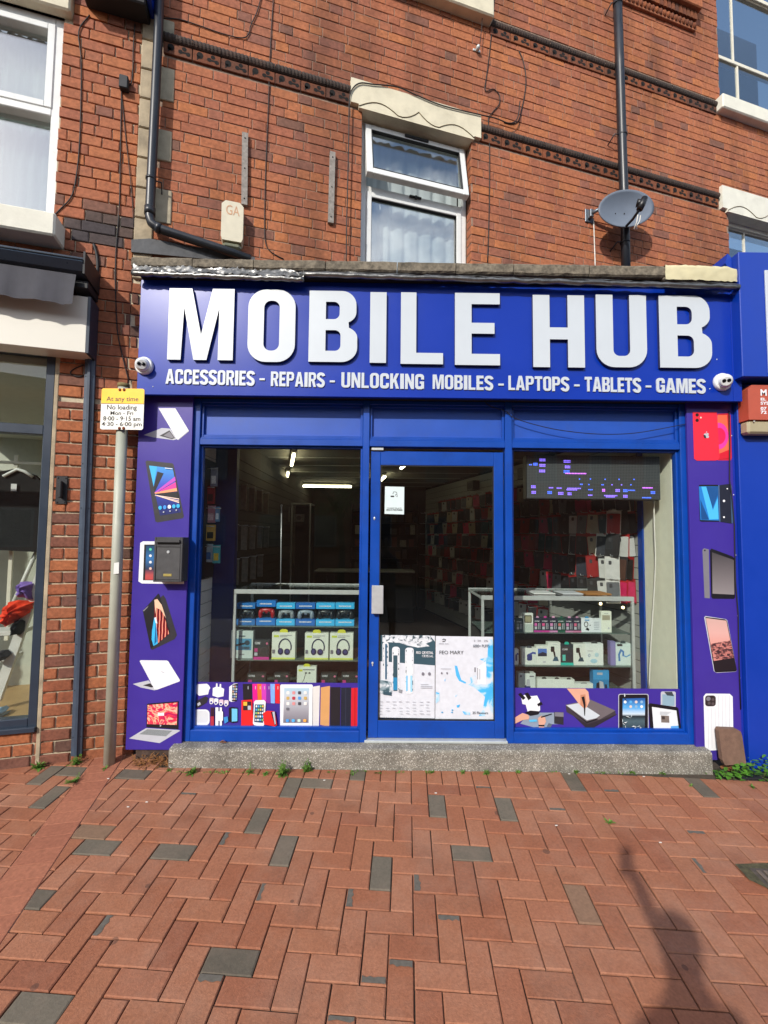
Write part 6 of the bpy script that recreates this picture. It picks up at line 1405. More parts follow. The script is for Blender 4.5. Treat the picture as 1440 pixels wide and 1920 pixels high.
# game controllers: carton with a window and the pad inside
for i, (x0, x1, c, pad, lab) in enumerate(((443, 479, '#2270b8', '#2e343c', 'dark blue boxed game controller with a grey pad, far left of its row'), (480, 517, '#1c78cc', '#b02028', 'boxed game controller with the red pad'), (517.5, 553.5, '#3cb8f2', '#8a9298', 'light blue boxed game controller right of the red pad'),
                                     (554, 591, '#1f6cc0', '#8a98a8', 'mid blue boxed game controller in the middle of the row'), (592, 628, '#3cb8f2', '#22262c', 'light blue boxed game controller with a black pad, second from the right'), (628.5, 664.5, '#3cb8f2', '#22262c', 'light blue boxed game controller with a black pad, far right of its row'))):
    Y = 3.62; a, b = P(x0, 1173, Y), P(x1, 1131 if i != 1 else 1126, Y); z0 = shl[0]; H_ = b[1]-z0; W_ = b[0]-a[0]; mb_ = mat('card_'+c, c, .4, var=.03)
    t = T('controller_box', lab, 'controller box', ((a[0]+b[0])/2, Y, z0), group='boxed game controllers on the top shelf')
    t.part('top_card', MB().box(a[0], b[0], Y, Y+.07, z0+H_*.74, b[1], .002), mb_); t.part('bottom_card', MB().box(a[0], b[0], Y, Y+.07, z0, z0+H_*.27, .002), mb_)
    t.part('back_card', MB().box(a[0]+.004, b[0]-.004, Y+.06, Y+.069, z0+H_*.27, z0+H_*.74), flat('#2a3038')); m_ = mat('pad_'+pad, pad, .35, var=.05); c_ = (a[0]+b[0])/2; zc_ = z0+H_*.5
    mb = MB().ball((c_, Y+.03, zc_+.012), (W_*.40, .018, H_*.13), 14, 8).ball((c_-W_*.32, Y+.028, zc_-.012), (W_*.12, .02, H_*.2), 12, 8).ball((c_+W_*.32, Y+.028, zc_-.012), (W_*.12, .02, H_*.2), 12, 8)
    pd = t.part('game_pad', mb, m_)
    for dx in (-.13, .13): t.part('thumb_stick', MB().ball((c_+W_*dx, Y+.01, zc_), (.011, .008, .011), 10, 6), M_gasket, pd)
    t.part('clear_blister', MB().box(a[0]+.002, b[0]-.002, Y+.002, Y+.004, z0+H_*.27, z0+H_*.74), M_glass_thin)
    mb = MB(); put_text(mb, 'WIRELESS CONTROLLER', a[0]+W_*.14, z0+H_*.82, b[0]-W_*.14, z0+H_*.88, Y-.001, None, .01); put_text(mb, 'WIRELESS CONTROLLER', a[0]+W_*.2, z0+H_*.12, b[0]-W_*.2, z0+H_*.17, Y-.001, None, .01) if 0 else None
    for u in (.15, .82): mb.prism([(a[0]+W_*.2, z0+H_*u), (b[0]-W_*.2, z0+H_*u), (b[0]-W_*.2, z0+H_*(u+.04)), (a[0]+W_*.2, z0+H_*(u+.04))], Y-.0008, None) if 0 else None
    mb2 = MB(); rr = random.Random(i)
    for u in (.14, .84):
        x = .18
        while x < .8:
            w2 = rr.uniform(.03, .07); mb2.prism([(a[0]+W_*x, z0+H_*u), (a[0]+W_*(x+w2), z0+H_*u), (a[0]+W_*(x+w2), z0+H_*(u+.05)), (a[0]+W_*x, z0+H_*(u+.05))], Y-.0008, None); x += w2+.02
    t.part('print', mb2, WHT)
NAVY = flat('#24284a')
def headphones(poly, text):
    poly([(0, 0), (1, 0), (1, .06), (0, .06)], flat('#d8e070')); poly([(.08, .82), (.3, .82), (.3, .9), (.08, .9)], flat('#c8d848'))
    for k in range(2): poly([(.34, .88-k*.05), (.85-.2*k, .88-k*.05), (.85-.2*k, .90-k*.05), (.34, .90-k*.05)], GRY)
    arc = [(.57+.26*math.cos(math.radians(a)), .46+.30*math.sin(math.radians(a))) for a in range(-25, 206, 15)]; poly(band(arc, .05), NAVY)
    poly(ell(.38, .29, .12, .13), NAVY); poly(ell(.66, .28, .13, .12), NAVY); poly(ell(.67, .29, .08, .07), flat('#3c4278')); poly(ell(.37, .30, .06, .08), flat('#3c4278')); poly([(.03, .22), (.14, .22), (.14, .36), (.03, .36)], GRY)
for x0, x1, y0, y1, lab in ((509, 554, 1186, 1235, 'white box of dark blue headphones beside the pink-edged black box'), (571, 616, 1187, 1237, 'white box of dark blue headphones, middle of the three'), (618, 662.5, 1187, 1237, 'white box of dark blue headphones at the right end of the shelf')):
    goods('headphone_box', lab, 'headphone box', x0, y0, x1, y1, 3.62, .07, '#e2e8da', headphones, hang='#d8d83c', group='boxed headphones on the middle shelf', zsnap=shl[1])
def mic(poly, text):
    poly([(.07, .3), (.93, .3), (.93, .72), (.07, .72)], flat('#4f94b8')); poly(band([(.12, .45), (.5, .52), (.82, .58)], .07), DGR); poly(ell(.74, .57, .12, .09), flat('#28404e')); poly([(.5, .33), (.85, .33), (.85, .43), (.5, .43)], flat('#2e5468')); poly([(.35, .79), (.65, .79), (.65, .83), (.35, .83)], flat('#44545c')); poly([(.4, .14), (.62, .14), (.62, .17), (.4, .17)], GRY)
goods('gadget_box', 'grey-white box with a blue microphone picture, left end of the shelf', 'box', 432, 1183, 475, 1234, 3.63, .05, '#c4d4d0', mic, zsnap=shl[1])
def core(poly, text):
    poly([(0, 0), (1, 0), (1, .14), (0, .14)], flat('#c83a90')); text('CORE', .08, .78, .42, .9, WHT, .02); poly([(.06, .4), (.26, .4), (.26, .58), (.06, .58)], flat('#b83a80')); poly([(.06, .2), (.26, .2), (.26, .36), (.06, .36)], LGR); poly(ell(.86, .82, .07, .06), flat('#d07090')); poly(band([(.4, .3), (.5, .6), (.8, .62), (.85, .3)], .05), flat('#3a4448'))
goods('gadget_box', 'small black box with a pink lower edge beside the microphone box', 'box', 475, 1200, 505, 1235, 3.60, .04, '#2a3034', core, zsnap=shl[1])
def wired(poly, text):
    poly([(.08, .78), (.28, .78), (.28, .88), (.08, .88)], flat('#c8d030')); poly([(.3, .84), (.9, .84), (.9, .88), (.3, .88)], GRY); poly(band([(.45, .7), (.35, .4), (.2, .2), (.5, .3), (.9, .15)], .025), DGR); poly(ell(.46, .72, .06, .035), DGR); poly(ell(.64, .72, .06, .035), DGR)
goods('gadget_box', 'yellow-topped white earphone box standing on the lowest left shelf', 'box', 556.5, 1250, 593.5, 1285, 3.62, .05, '#e2e8da', wired, hang='#d8d83c', zsnap=shl[2])
for x0, x1, lab in ((463, 498, 'low dark box at the left end of the lowest shelf'), (513, 542, 'low dark box left of the yellow-topped earphone box'), (601, 632, 'low dark box just right of the yellow-topped earphone box'), (640, 673, 'low dark box at the right end of the lowest shelf')):
    goods('gadget_box', lab, 'box', x0, 1263, x1, 1290, 3.63, .05, '#2c3432', core, group='low dark boxes on the bottom left shelf', zsnap=shl[2])
# right counter
k5 = lambda x0, y0, x1, y1: (960+x0/6, 1100+y0/6, 960+x1/6, 1100+y1/6)
def strap(c1_, c2_):
    def f(poly, text):
        poly([(0, 0), (1, 0), (1, .1), (0, .1)], flat(c1_)); text('CORE', .1, .72, .75, .8, WHT, .02); poly([(.1, .42), (.42, .42), (.42, .62), (.1, .62)], flat(c2_)); poly([(.1, .18), (.42, .18), (.42, .38), (.1, .38)], LGR); poly(band([(.6, .2), (.62, .62)], .08), LGR); poly(band([(.8, .2), (.8, .62)], .08), LGR)
    return f
def watch(poly, text):
    poly([(.05, .05), (.95, .05), (.95, .42), (.05, .42)], flat('#b8c4bc')); poly(rrect(.1, .48, .85, .9, .08), flat('#6a6450')); poly(rrect(.2, .54, .76, .84, .05), flat('#a09a7c'))
for i, (x0, x1, y0, c, dr, hg, lab) in enumerate(((45, 125, 360, '#3a4a4c', strap('#48585a', '#7a8a8c'), None, 'dark grey accessory pack, left end of the top right shelf'), (128, 238, 300, '#e4e9e0', watch, None, 'white box picturing a smart watch'),
        (246, 330, 350, '#2c2a3c', strap('#c83aa0', '#d868b0'), '#d8a0c0', 'pink-edged accessory pack beside the smart watch box'), (331, 420, 350, '#2c2a3c', strap('#d03a98', '#e05a90'), '#d03a98', 'pink-edged accessory pack with the brightest pink tab'), (421, 512, 350, '#2c2a3c', strap('#d890c0', '#d890c0'), '#d8a0c0', 'pale pink accessory pack left of the green one'),
        (513, 600, 352, '#20483c', strap('#205844', '#d07070'), '#2a6450', 'dark green accessory pack among the pink ones'), (602, 689, 352, '#2c2a3c', strap('#d890b8', '#d890b8'), '#d8a0c0', 'pale pink accessory pack right of the green one'), (690, 778, 352, '#2c2a3c', strap('#d07aa0', '#d86a88'), '#c890b0', 'pink accessory pack next to the white holder box'),
        (781, 907, 355, '#e6ecf0', lambda p, t: (p(band(ell(.42, .56, .16, .18, 16)+[(.58, .56)], .06), BLK), p([(.35, .2), (.5, .35), (.7, .22), (.62, .1)], BLK), p([(.3, .82), (.7, .82), (.7, .9), (.3, .9)], flat('#3a90c8')), p(ell(.76, .5, .05, .04), DGR)), '#3a90c8', 'white box with a black phone ring picture'),
        (908, 1004, 360, '#dfe6ea', lambda p, t: [p([(.15, .2+k*.13), (.75, .2+k*.13), (.75, .24+k*.13), (.15, .24+k*.13)], flat('#98a4b0')) for k in range(5)], None, 'pale box with lines of small print on the top right shelf'), (1006, 1118, 278, '#e6ebdc', lambda p, t: (p([(.1, .58), (.85, .58), (.85, .82), (.1, .82)], flat('#a8a28c')), p([(.3, .88), (.7, .88), (.7, .9), (.3, .9)], GRY), p(ell(.7, .2, .08, .05), LGR)), None, 'tall white box at the right end of the top right shelf'))):
    goods('accessory_box', lab, 'accessory box', *k5(x0, y0, x1, 512), 3.66, .035, c, dr, hang=hg, zsnap=shr[0], group='accessories on the top right shelf')
def holder(col):
    def f(poly, text):
        poly(rrect(.22, .58, .52, .82, .05), BLK); poly([(.4, .6), (.55, .6), (.62, .35), (.5, .33)], BLK); poly([(.35, .18), (.85, .18), (.72, .38), (.5, .36)], flat(col)); poly([(.4, .9), (.7, .9), (.7, .92), (.4, .92)], LGR)
    return f
def mount(poly, text): poly(rrect(.35, .25, .7, .65, .1), flat('#263a7a')); poly(band([(.5, .6), (.75, .72), (.95, .68)], .12), flat('#3050a0')); poly([(.1, .75), (.18, .75), (.18, .4), (.1, .4)], LGR)
def sunset(poly, text): poly([(.12, .45), (.9, .45), (.9, .85), (.12, .85)], flat('#4a78c8')); poly([(.12, .45), (.9, .45), (.9, .6), (.55, .68), (.12, .58)], flat('#1e2c44')); poly([(.55, .12), (.8, .12), (.8, .2), (.55, .2)], LGR)
def tealp(poly, text): poly([(0, 0), (1, 0), (1, .12), (0, .12)], flat('#20b8a8')); text('CORE', .15, .72, .55, .8, WHT, .02); poly([(.15, .2), (.38, .2), (.38, .5), (.15, .5)], flat('#58c8b8')); poly(rrect(.5, .35, .82, .65, .05), flat('#22303c'))
def discs(poly, text): poly(ell(.2, .45, .07, .08), flat('#88a0b8')); poly(ell(.2, .45, .045, .05), flat('#d0d6d2')); poly(ell(.62, .48, .12, .1), flat('#b8d8e0')); poly(ell(.45, .2, .2, .1), flat('#a8d0e0')); poly([(.1, .65), (.4, .65), (.4, .67), (.1, .67)], GRY)
def bt(poly, text): poly(band([(.25, .2), (.22, .5), (.35, .7), (.5, .62), (.5, .42)], .13), flat('#3f7cb8')); poly(band([(.5, .45), (.7, .4), (.95, .5)], .06), flat('#5a9cd0')); poly([(.1, .88), (.45, .88), (.45, .98), (.1, .98)], DGR)
for x0, x1, y0, c, dr, hg, lab in ((16, 75, 705, '#dce4e0', mount, None, 'white box cut off by the blue mullion on the middle right shelf'), (112, 275, 690, '#e0e6de', mount, '#4a5058', 'white box with a blue handlebar mount'), (277, 404, 665, '#e4e9e0', sunset, None, 'white box with a small blue photo print'), (406, 545, 628, '#e4e9e0', holder('#2c5a70'), None, 'tall white car holder box left of the black and teal pack'),
        (547, 690, 650, '#2a343c', tealp, '#28b8a0', 'black pack with a bright teal base'), (692, 829, 645, '#e4e9e0', holder('#2c4a58'), None, 'tall white car holder box right of the black and teal pack'), (831, 1026, 640, '#e4ebe6', discs, '#3c4040', 'wide white box with pale blue discs'), (1112, 1166, 620, '#8a84b8', None, None, 'thin stack of purple and blue striped packs'), (1168, 1335, 640, '#d2e2e0', bt, '#3c4648', 'white box with a blue earpiece at the right end')):
    goods('accessory_box', lab, 'accessory box', *k5(x0, y0, x1, 882), 3.66, .05, c, dr, hang=hg, zsnap=shr[1], group='accessories on the middle right shelf')
def phone_clip(poly, text): poly([(0, .6), (1, .6), (1, 1), (0, 1)], flat('#3a98d0')); poly([(.25, .8), (.6, .8), (.6, .9), (.25, .9)], LGR); poly([(.15, .05), (.45, .05), (.4, .5), (.2, .45)], flat('#1a2430')); poly([(.4, .08), (.72, .02), (.62, .5), (.38, .55)], LGR); poly([(.7, .1), (.9, .1), (.85, .4), (.72, .4)], flat('#1a3a58'))
def ctl(poly, text): poly(rrect(.35, .1, .7, .4, .08), flat('#283a70')); poly([(.45, .35), (.68, .35), (.66, .7), (.48, .7)], LGR); poly([(.1, .8), (.2, .8), (.2, .9), (.1, .9)], GRY); poly([(.65, .82), (.9, .82), (.9, .88), (.65, .88)], GRY)
for x0, x1, y0, c, dr, hg, lab in ((72, 265, 975, '#dce4de', ctl, '#4a5050', 'white box with a small blue stand on the bottom right shelf'), (287, 438, 1038, '#e6ebe2', None, '#3a3c3c', 'low white box left in the row of three'), (440, 573, 1040, '#e6ebe2', None, '#3a3c3c', 'low white box in the middle of the row of three'), (575, 705, 1045, '#e6ebe2', None, '#3a3c3c', 'low white box right in the row of three'),
        (708, 912, 1092, '#e0e6de', None, '#8a8c88', 'flat white carton beside the bright blue phone clip pack'), (915, 1090, 940, '#2f84b8', phone_clip, '#3a3c40', 'bright blue phone clip pack on the bottom right shelf')):
    goods('accessory_box', lab, 'accessory box', *k5(x0, y0, x1, 1175), 3.66, .06, c, dr, hang=hg, zsnap=shr[2], group='accessories on the bottom right shelf')
# papers on the right counter top
zt_r = sZ(1046, 1118, YCR)
for x0, x1, y, c, lab, nm in ((995, 1035, 1110, '#d8dad8', 'loose white papers on the right counter top', 'paper'), (1048, 1086, 1110, '#c8ccd0', 'white booklet on the right counter top', 'booklet'), (1090, 1138, 1112, '#a8743c', 'flat brown cardboard piece on the right counter top', 'cardboard')):
    a, b = sX(x0, y, 3.8), sX(x1, y, 3.8); solo(nm, MB().prism([(a, 0), (b, 0)], 0, 0) if 0 else MB().box(a, b, 3.72, 3.92, zt_r-.002, zt_r+.008, .002), mat('paper_'+c, c, .7, var=.05), lab, nm, ((a+b)/2, 3.8, zt_r))

# ---- LED message board in the right window
YE = 3.40
a = P(988.5, 934, YE); b = P(1236.5, 856.5, YE)
M_led = bpy.data.materials.new('led_matrix'); M_led.use_nodes = True; t_ = M_led.node_tree; N_ = t_.nodes; L_ = t_.links
tc_ = N_.new('ShaderNodeTexCoord'); sep = N_.new('ShaderNodeSeparateXYZ'); L_.new(tc_.outputs['Object'], sep.inputs[0]); mins = []
for ax in ('X', 'Z'):
    m1 = N_.new('ShaderNodeMath'); m1.operation = 'MULTIPLY'; m1.inputs[1].default_value = 82; L_.new(sep.outputs[ax], m1.inputs[0]); m2 = N_.new('ShaderNodeMath'); m2.operation = 'FRACT'; L_.new(m1.outputs[0], m2.inputs[0])
    m3 = N_.new('ShaderNodeMath'); m3.operation = 'SUBTRACT'; m3.inputs[1].default_value = .5; L_.new(m2.outputs[0], m3.inputs[0]); m4 = N_.new('ShaderNodeMath'); m4.operation = 'ABSOLUTE'; L_.new(m3.outputs[0], m4.inputs[0]); mins.append(m4)
mxx = N_.new('ShaderNodeMath'); mxx.operation = 'MAXIMUM'; L_.new(mins[0].outputs[0], mxx.inputs[0]); L_.new(mins[1].outputs[0], mxx.inputs[1])
rmp = N_.new('ShaderNodeValToRGB'); rmp.color_ramp.elements[0].position = .28; rmp.color_ramp.elements[0].color = lin('#2b2d2f'); rmp.color_ramp.elements[1].position = .42; rmp.color_ramp.elements[1].color = lin('#4c5052'); L_.new(mxx.outputs[0], rmp.inputs[0]); L_.new(rmp.outputs[0], N_['Principled BSDF'].inputs['Base Color']); N_['Principled BSDF'].inputs['Roughness'].default_value = .6
t = T('led_sign', 'dark LED message board with a few violet lit dots in the right window', 'LED sign', ((a[0]+b[0])/2, YE, a[1]))
t.part('matrix', MB().box(a[0], b[0], YE, YE+.004, a[1], b[1]), M_led); t.part('case', MB().box(a[0]-.004, b[0]+.004, YE+.004, YE+.09, a[1]-.004, b[1]+.004, .004), M_blackpl)
M_v1 = mat('violet_led', '#8a6cff', .5, var=0, emit=1.4); M_v2 = mat('blue_led', '#4a6cff', .5, var=0, emit=1.4); M_v3 = mat('magenta_led', '#d070ff', .5, var=0, emit=1.4)
L8 = lambda x, y: (960+x/5.143, 840+y/5.143)
segs = [(265, 108, 322, 128, 0), (265, 158, 320, 180, 0), (262, 215, 320, 234, 0), (165, 155, 187, 166, 1), (205, 152, 240, 168, 1), (498, 120, 558, 142, 0), (510, 175, 555, 195, 0), (498, 225, 552, 240, 1), (515, 241, 710, 250, 2), (185, 368, 228, 386, 0), (188, 415, 226, 440, 0), (355, 376, 398, 388, 0), (342, 424, 384, 442, 1), (430, 380, 475, 392, 0), (445, 432, 490, 450, 0), (532, 384, 660, 394, 0), (526, 397, 630, 408, 0), (536, 436, 568, 454, 0), (735, 395, 775, 407, 1), (733, 448, 775, 460, 0),
        (870, 402, 895, 420, 2), (888, 454, 1010, 464, 0), (905, 466, 985, 476, 0), (998, 404, 1038, 422, 0), (1072, 405, 1112, 424, 1), (1120, 406, 1180, 413, 1), (1072, 462, 1115, 478, 0), (1258, 382, 1350, 389, 2), (1338, 420, 1378, 442, 1), (1255, 470, 1338, 484, 1), (645, 292, 655, 304, 1), (750, 294, 760, 304, 1), (892, 297, 904, 307, 1), (1026, 297, 1036, 307, 1), (1170, 300, 1180, 308, 1), (655, 345, 675, 355, 1), (735, 346, 745, 358, 1), (862, 348, 880, 360, 1), (958, 350, 970, 360, 0), (1050, 350, 1062, 360, 0), (1140, 352, 1152, 360, 1)]
mb = MB()
for x0, y0, x1, y1, m in segs:
    q0, q1_ = P(*L8(x0, y1), YE), P(*L8(x1, y0), YE); mb.cur = m; stp = .0122; s = q0[0]
    while s < q1_[0]:
        z = q0[1]
        while z < q1_[1]:
            mb.prism([(s, z), (min(s+.0095, q1_[0]+.004), z), (min(s+.0095, q1_[0]+.004), z+.0085), (s, z+.0085)], YE-.0012, None); z += stp
        s += stp
t.part('lit_dots', mb, [M_v1, M_v2, M_v3])
for s in (a[0]+.2, b[0]-.15): t.part('hanging_wire', MB().tube([(s, YE+.05, b[1]), (s, YE+.05, IZ1)], .003, 5), M_cable)

# ---- phone cases on hooks along the right wall
ORD = ['first', 'second', 'third', 'fourth', 'fifth', 'sixth', 'seventh', 'eighth', 'ninth', 'tenth', 'eleventh', 'twelfth', 'thirteenth', 'fourteenth', 'fifteenth', 'sixteenth', 'seventeenth', 'eighteenth', 'nineteenth', 'twentieth']+['twenty-%s' % q for q in ('first', 'second', 'third', 'fourth', 'fifth', 'sixth', 'seventh', 'eighth', 'ninth')]+['thirtieth']+['thirty-%s' % q for q in ('first', 'second', 'third', 'fourth', 'fifth', 'sixth')]
CASE = [('black', '#121214'), ('black', '#1c1c20'), ('dark navy', '#151c2c'), ('black', '#0f0f12'), ('brown', '#4a3026'), ('white', '#b8bab8'), ('cream', '#a89c84'), ('bright pink', '#b81c50'), ('red', '#8a1618'), ('grey', '#5c5e62'), ('black', '#18181a'), ('black', '#141416'), ('black', '#101012'), ('dark navy', '#141a26'), ('black', '#1a1816')]
_cm = {}
def case_pack(col, edge):
    k = (col, edge)
    if k in _cm: return _cm[k]
    W_, H_ = .104, .188; b = MB().prism(rrect(-W_/2, -H_, W_/2, -.012, .008, 2), 0, .010); body = b.mesh('case', mat('case_'+col, col, .5, var=.1))
    c = MB().box(-W_/2-.006, W_/2+.006, .0105, .012, -H_-.008, .012); c.prism([(-.02, .012), (.02, .012), (.012, .03), (-.012, .03)], .0105, .012); card = c.mesh('header_card', mat('packcard_'+edge, edge, .5, var=.05))
    h = MB().prism(rrect(-.03, -.06, -.006, -.026, .006, 2), -.0012, None).mesh('camera_cutout', flat('#38383c'))
    _cm[k] = (body, card, h); return _cm[k]
rr = random.Random(21); rows = [.44, .66, .88, 1.10, 1.30, 1.50, 1.70, 1.90, 2.10, 2.30]; ordn = ['lowest', 'second', 'third', 'fourth', 'fifth', 'sixth', 'seventh', 'eighth', 'ninth', 'top']
wires = []; nh = 0
for ri, z in enumerate(rows):
    y = .05+rr.uniform(0, .04) if 3 <= ri <= 8 else 1.2+rr.uniform(0, .1); hk = 0
    while y < 4.9 and nh < 298:
        hk += 1; cnt = (3 if ri < 7 else 2) if y < .95 else 1; wires.append((y, z))
        for q in range(cnt):
            cn, ch = CASE[rr.randrange(len(CASE))]
            if rr.random() < .22: cn, ch = CASE[rr.choice((5, 5, 5, 5, 8, 6))]
            eg = rr.choice(['#a01818', '#a01818', '#c4c4c0', '#1c1c1e', '#8a1414', '#2a2a2c'])
            b_, c_, h_ = case_pack(ch, eg); rt = obj('phone_case_pack', None, None); dist = .05+q*.075+rr.uniform(0, .02)
            rt.matrix_world = RW.M @ Matrix.Translation((y+rr.uniform(-.01, .01), dist, z+.17)) @ Matrix.Rotation(math.radians(180+rr.uniform(22, 62)), 4, 'Z') @ Matrix.Rotation(rr.uniform(-.1, .1), 4, 'Y')
            pos = ('back', 'middle', 'front')[q]+' ' if cnt > 1 else ''
            tag(rt, '%s%s phone case, %s hook from window, %s row, right wall' % (pos, cn, ORD[hk-1], ordn[ri]), 'phone case', 'phone cases on the right wall'); rt.empty_display_size = .03
            obj('case', b_, rt); obj('header_card', c_, rt); obj('camera_cutout', h_, rt); nh += 1
        y += .115+rr.uniform(0, .02)+(.075 if y > .95 else 0)
mb = MB()
for y, z in wires: mb.tube([(y, 0, z+.19), (y, .24, z+.185), (y, .245, z+.2)], .0025, 4)
solo('display_hooks', mb, M_alu, 'rows of thin steel display hooks holding phone cases on the right wall', 'hooks', (2, 0, .5), RW, kind='stuff')
XW = IX1-.9
# ---- accessories in the left window return
for i, (x0, x1, y0, y1, c, lab) in enumerate(((394, 408, 876, 912, '#77788a', 'grey-lilac card pack hanging highest in the left window return'), (387, 403, 911, 945, '#8a1c28', 'dark red card pack in the left window return'), (387, 404, 948, 980, '#c88a9c', 'pink card pack in the left window return'), (403, 412, 950, 978, '#5a88b0', 'pale blue card pack beside the pink one'),
        (385, 404, 984, 1014, '#c8a04a', 'yellow card pack in the left window return'), (381, 399, 1020, 1054, '#b8ccd4', 'pale white-blue card pack lowest in the left window return'), (398, 413, 1022, 1056, '#3aa0a8', 'teal and yellow card pack lowest in the left window return'))):
    Y = 3.5+.02*(i % 3); a, b = P(x0, y1, Y), P(x1, y0, Y); t = T('card_pack', lab, 'card pack', ((a[0]+b[0])/2, Y, a[1]))
    t.part('card', MB().box(a[0], b[0], Y, Y+.012, a[1], b[1], .001), mat('pack_'+c, c, .5, var=.15, scale=60)); t.part('hook', MB().tube([(LX, Y+.006, b[1]-.012), ((a[0]+b[0])/2+.03, Y-.006, b[1]-.014)], .003, 5), M_alu)
    W_ = b[0]-a[0]; H_ = b[1]-a[1]; t.part('print', MB().prism([(a[0]+W_*.15, a[1]+H_*.15), (a[0]+W_*.8, a[1]+H_*.15), (a[0]+W_*.8, a[1]+H_*.55), (a[0]+W_*.15, a[1]+H_*.55)], Y-.0008, None), mat('packp_'+c, ['#d8d8d8', '#40141a', '#e8c8d0', '#d8e4ec', '#2a2410', '#3878b8', '#d0b840'][i], .5, var=.3, scale=90))
solo('hanging_board', MB().box(LX+.016, LX+.03, 3.42, 3.70, sZ(400, 1085, 3.5), 2.25, .002), mat('black_board', '#0e1420', .7, var=.1), 'black board behind the hanging cards in the left window return', 'board', (LX, 3.5, 1.4))
# white packs hanging on the left wall
for i in range(14):
    z = [2.0, 1.6, 1.28][i % 3]; y = 4.0+.28*(i//3)+.05*(i % 3); t = T('white_pack', 'long pale pack, %s from the window in the %s row of the left wall' % (ORD[i//3], ('top', 'middle', 'lowest')[i % 3]), 'pack', (LX+.08, y, z), group='pale packs on the left wall')
    t.part('card', MB().box(LX+.05, LX+.11, y, y+.008, z-.11, z+.14, .001), mat('pale_pack', '#8d867a' if i % 2 else '#8d867a', .6, var=.2, scale=30)); t.part('hook', MB().tube([(LX+.02, y, z+.13), (LX+.12, y, z+.135)], .003, 5), M_alu)
# back of the shop: shelves, counter and little boxes
bs = T('back_shelving', 'dark shelving across the back wall of the shop', 'shelving', (.6, IY1-.3, STEP_Z))
for z in (.9, 1.15, 1.4, 1.65, 1.9, 2.15): bs.part('shelf', MB().box(IX0+.8, .78, IY1-.35, IY1-.02, z, z+.02), M_back)
for x in (IX0+.8, 0, .75): bs.part('upright', MB().box(x, x+.03, IY1-.34, IY1-.01, STEP_Z+.01, 2.3), M_back)
rr = random.Random(31); BXC = [('grey', '#4a4844'), ('black', '#1c1c20'), ('brown', '#5a4838'), ('dark blue', '#28303c'), ('dark red', '#5c2c24'), ('white', '#8a8a84')]
for zi, z in enumerate((.92, 1.17, 1.42, 1.67, 1.92)):
    x = IX0+.9; nb_ = 0
    while x < .72:
        w_ = rr.uniform(.07, .13); cn, c = BXC[rr.randrange(6)]; h_ = rr.uniform(.12, .2)
        if rr.random() < .85: nb_ += 1; tag(solo('stock_box', MB().box(x, x+w_, IY1-.33, IY1-.2, z+.002, z+h_, .002).box(x+.01, x+w_-.01, IY1-.332, IY1-.329, z+h_*.5, z+h_*.8), mat('stock_'+c, c, .6, var=.2, scale=30), None, None, (x+w_/2, IY1-.27, z)), '%s stock box, %s from the left on the %s back wall shelf' % (cn, ORD[nb_-1], ('lowest', 'second lowest', 'middle', 'second highest', 'highest')[zi]), 'box', 'stock boxes on the back wall')
        x += w_+.02+rr.uniform(0, .05)
bc = T('back_counter', 'dim glass-fronted counter across the back of the shop', 'counter', (.5, 7.6, STEP_Z))
bc.part('body', MB().box(IX0+.3, .58, 7.6, 8.1, STEP_Z+.02, 1.0, .004), M_back); bc.part('top', MB().box(IX0+.28, .6, 7.58, 8.12, 1.002, 1.03, .004), M_alu_pale); bc.part('glass_front', MB().box(IX0+.32, .56, 7.592, 7.597, .4, .98), M_glass_thin)
# poles, posters and dark cabinets seen through the left window
t = T('clothes_pole', 'thin chrome pole on a round foot on the left counter', 'pole', (sX(526, 1090, 3.95), 3.95, sZ(526, 1102, 3.95))); a = sp(526, 1100, 3.95)
t.part('rod', MB().tube([(a[0], 3.95, a[2]), sp(528, 950, 3.95)], .005, 8), M_alu); t.part('foot', MB().lathe([(.08, 0), (.075, .012), (.012, .025)], (a[0], 3.95, a[2]), (0, 0, 1), 24), M_blackpl); t.part('knob', MB().ball(sp(528, 948, 3.95), .01, 10, 6), M_alu)
for x0, x1, y0, y1, Y, lab in ((470, 496, 958, 978, 6.6, 'left of three dim framed pictures inside the left window'), (498, 514, 958, 978, 6.6, 'middle of three dim framed pictures inside the left window'), (516, 543, 950, 978, 6.6, 'right of three dim framed pictures inside the left window'), (551, 570, 964, 978, 6.6, 'small dim notice right of the framed pictures')):
    a, b = P(x0, y1, Y), P(x1, y0, Y); t = T('framed_picture', lab, 'picture', ((a[0]+b[0])/2, Y, a[1])); t.part('frame', MB().box(a[0], b[0], Y, Y+.02, a[1], b[1], .002), flat('#7c7c78')); t.part('print', MB().prism(ell((a[0]+b[0])/2, (a[1]+b[1])/2, (b[0]-a[0])*.25, (b[1]-a[1])*.3, 10), Y-.001, None), flat('#35353a'))
cb = T('tall_cabinet', 'tall dark glass cabinet with pale metal edges in the left window', 'cabinet', (sX(564, 1100, 6.5), 6.5, STEP_Z)); a, b = sX(545, 1000, 6.5), sX(582, 1000, 6.5)
cb.part('back', MB().box(a, b, 6.85, 6.87, STEP_Z+.02, 2.1), M_back)
for s in (a, b-.02): cb.part('edge', MB().box(s, s+.02, 6.5, 6.52, STEP_Z+.02, 2.1, .002), M_alu)
for z in (.6, 1.0, 1.4, 1.8): cb.part('shelf', MB().box(a+.02, b-.02, 6.52, 6.84, z, z+.008), M_glass_thin)
cb.part('top', MB().box(a, b, 6.5, 6.87, 2.102, 2.12), M_alu)
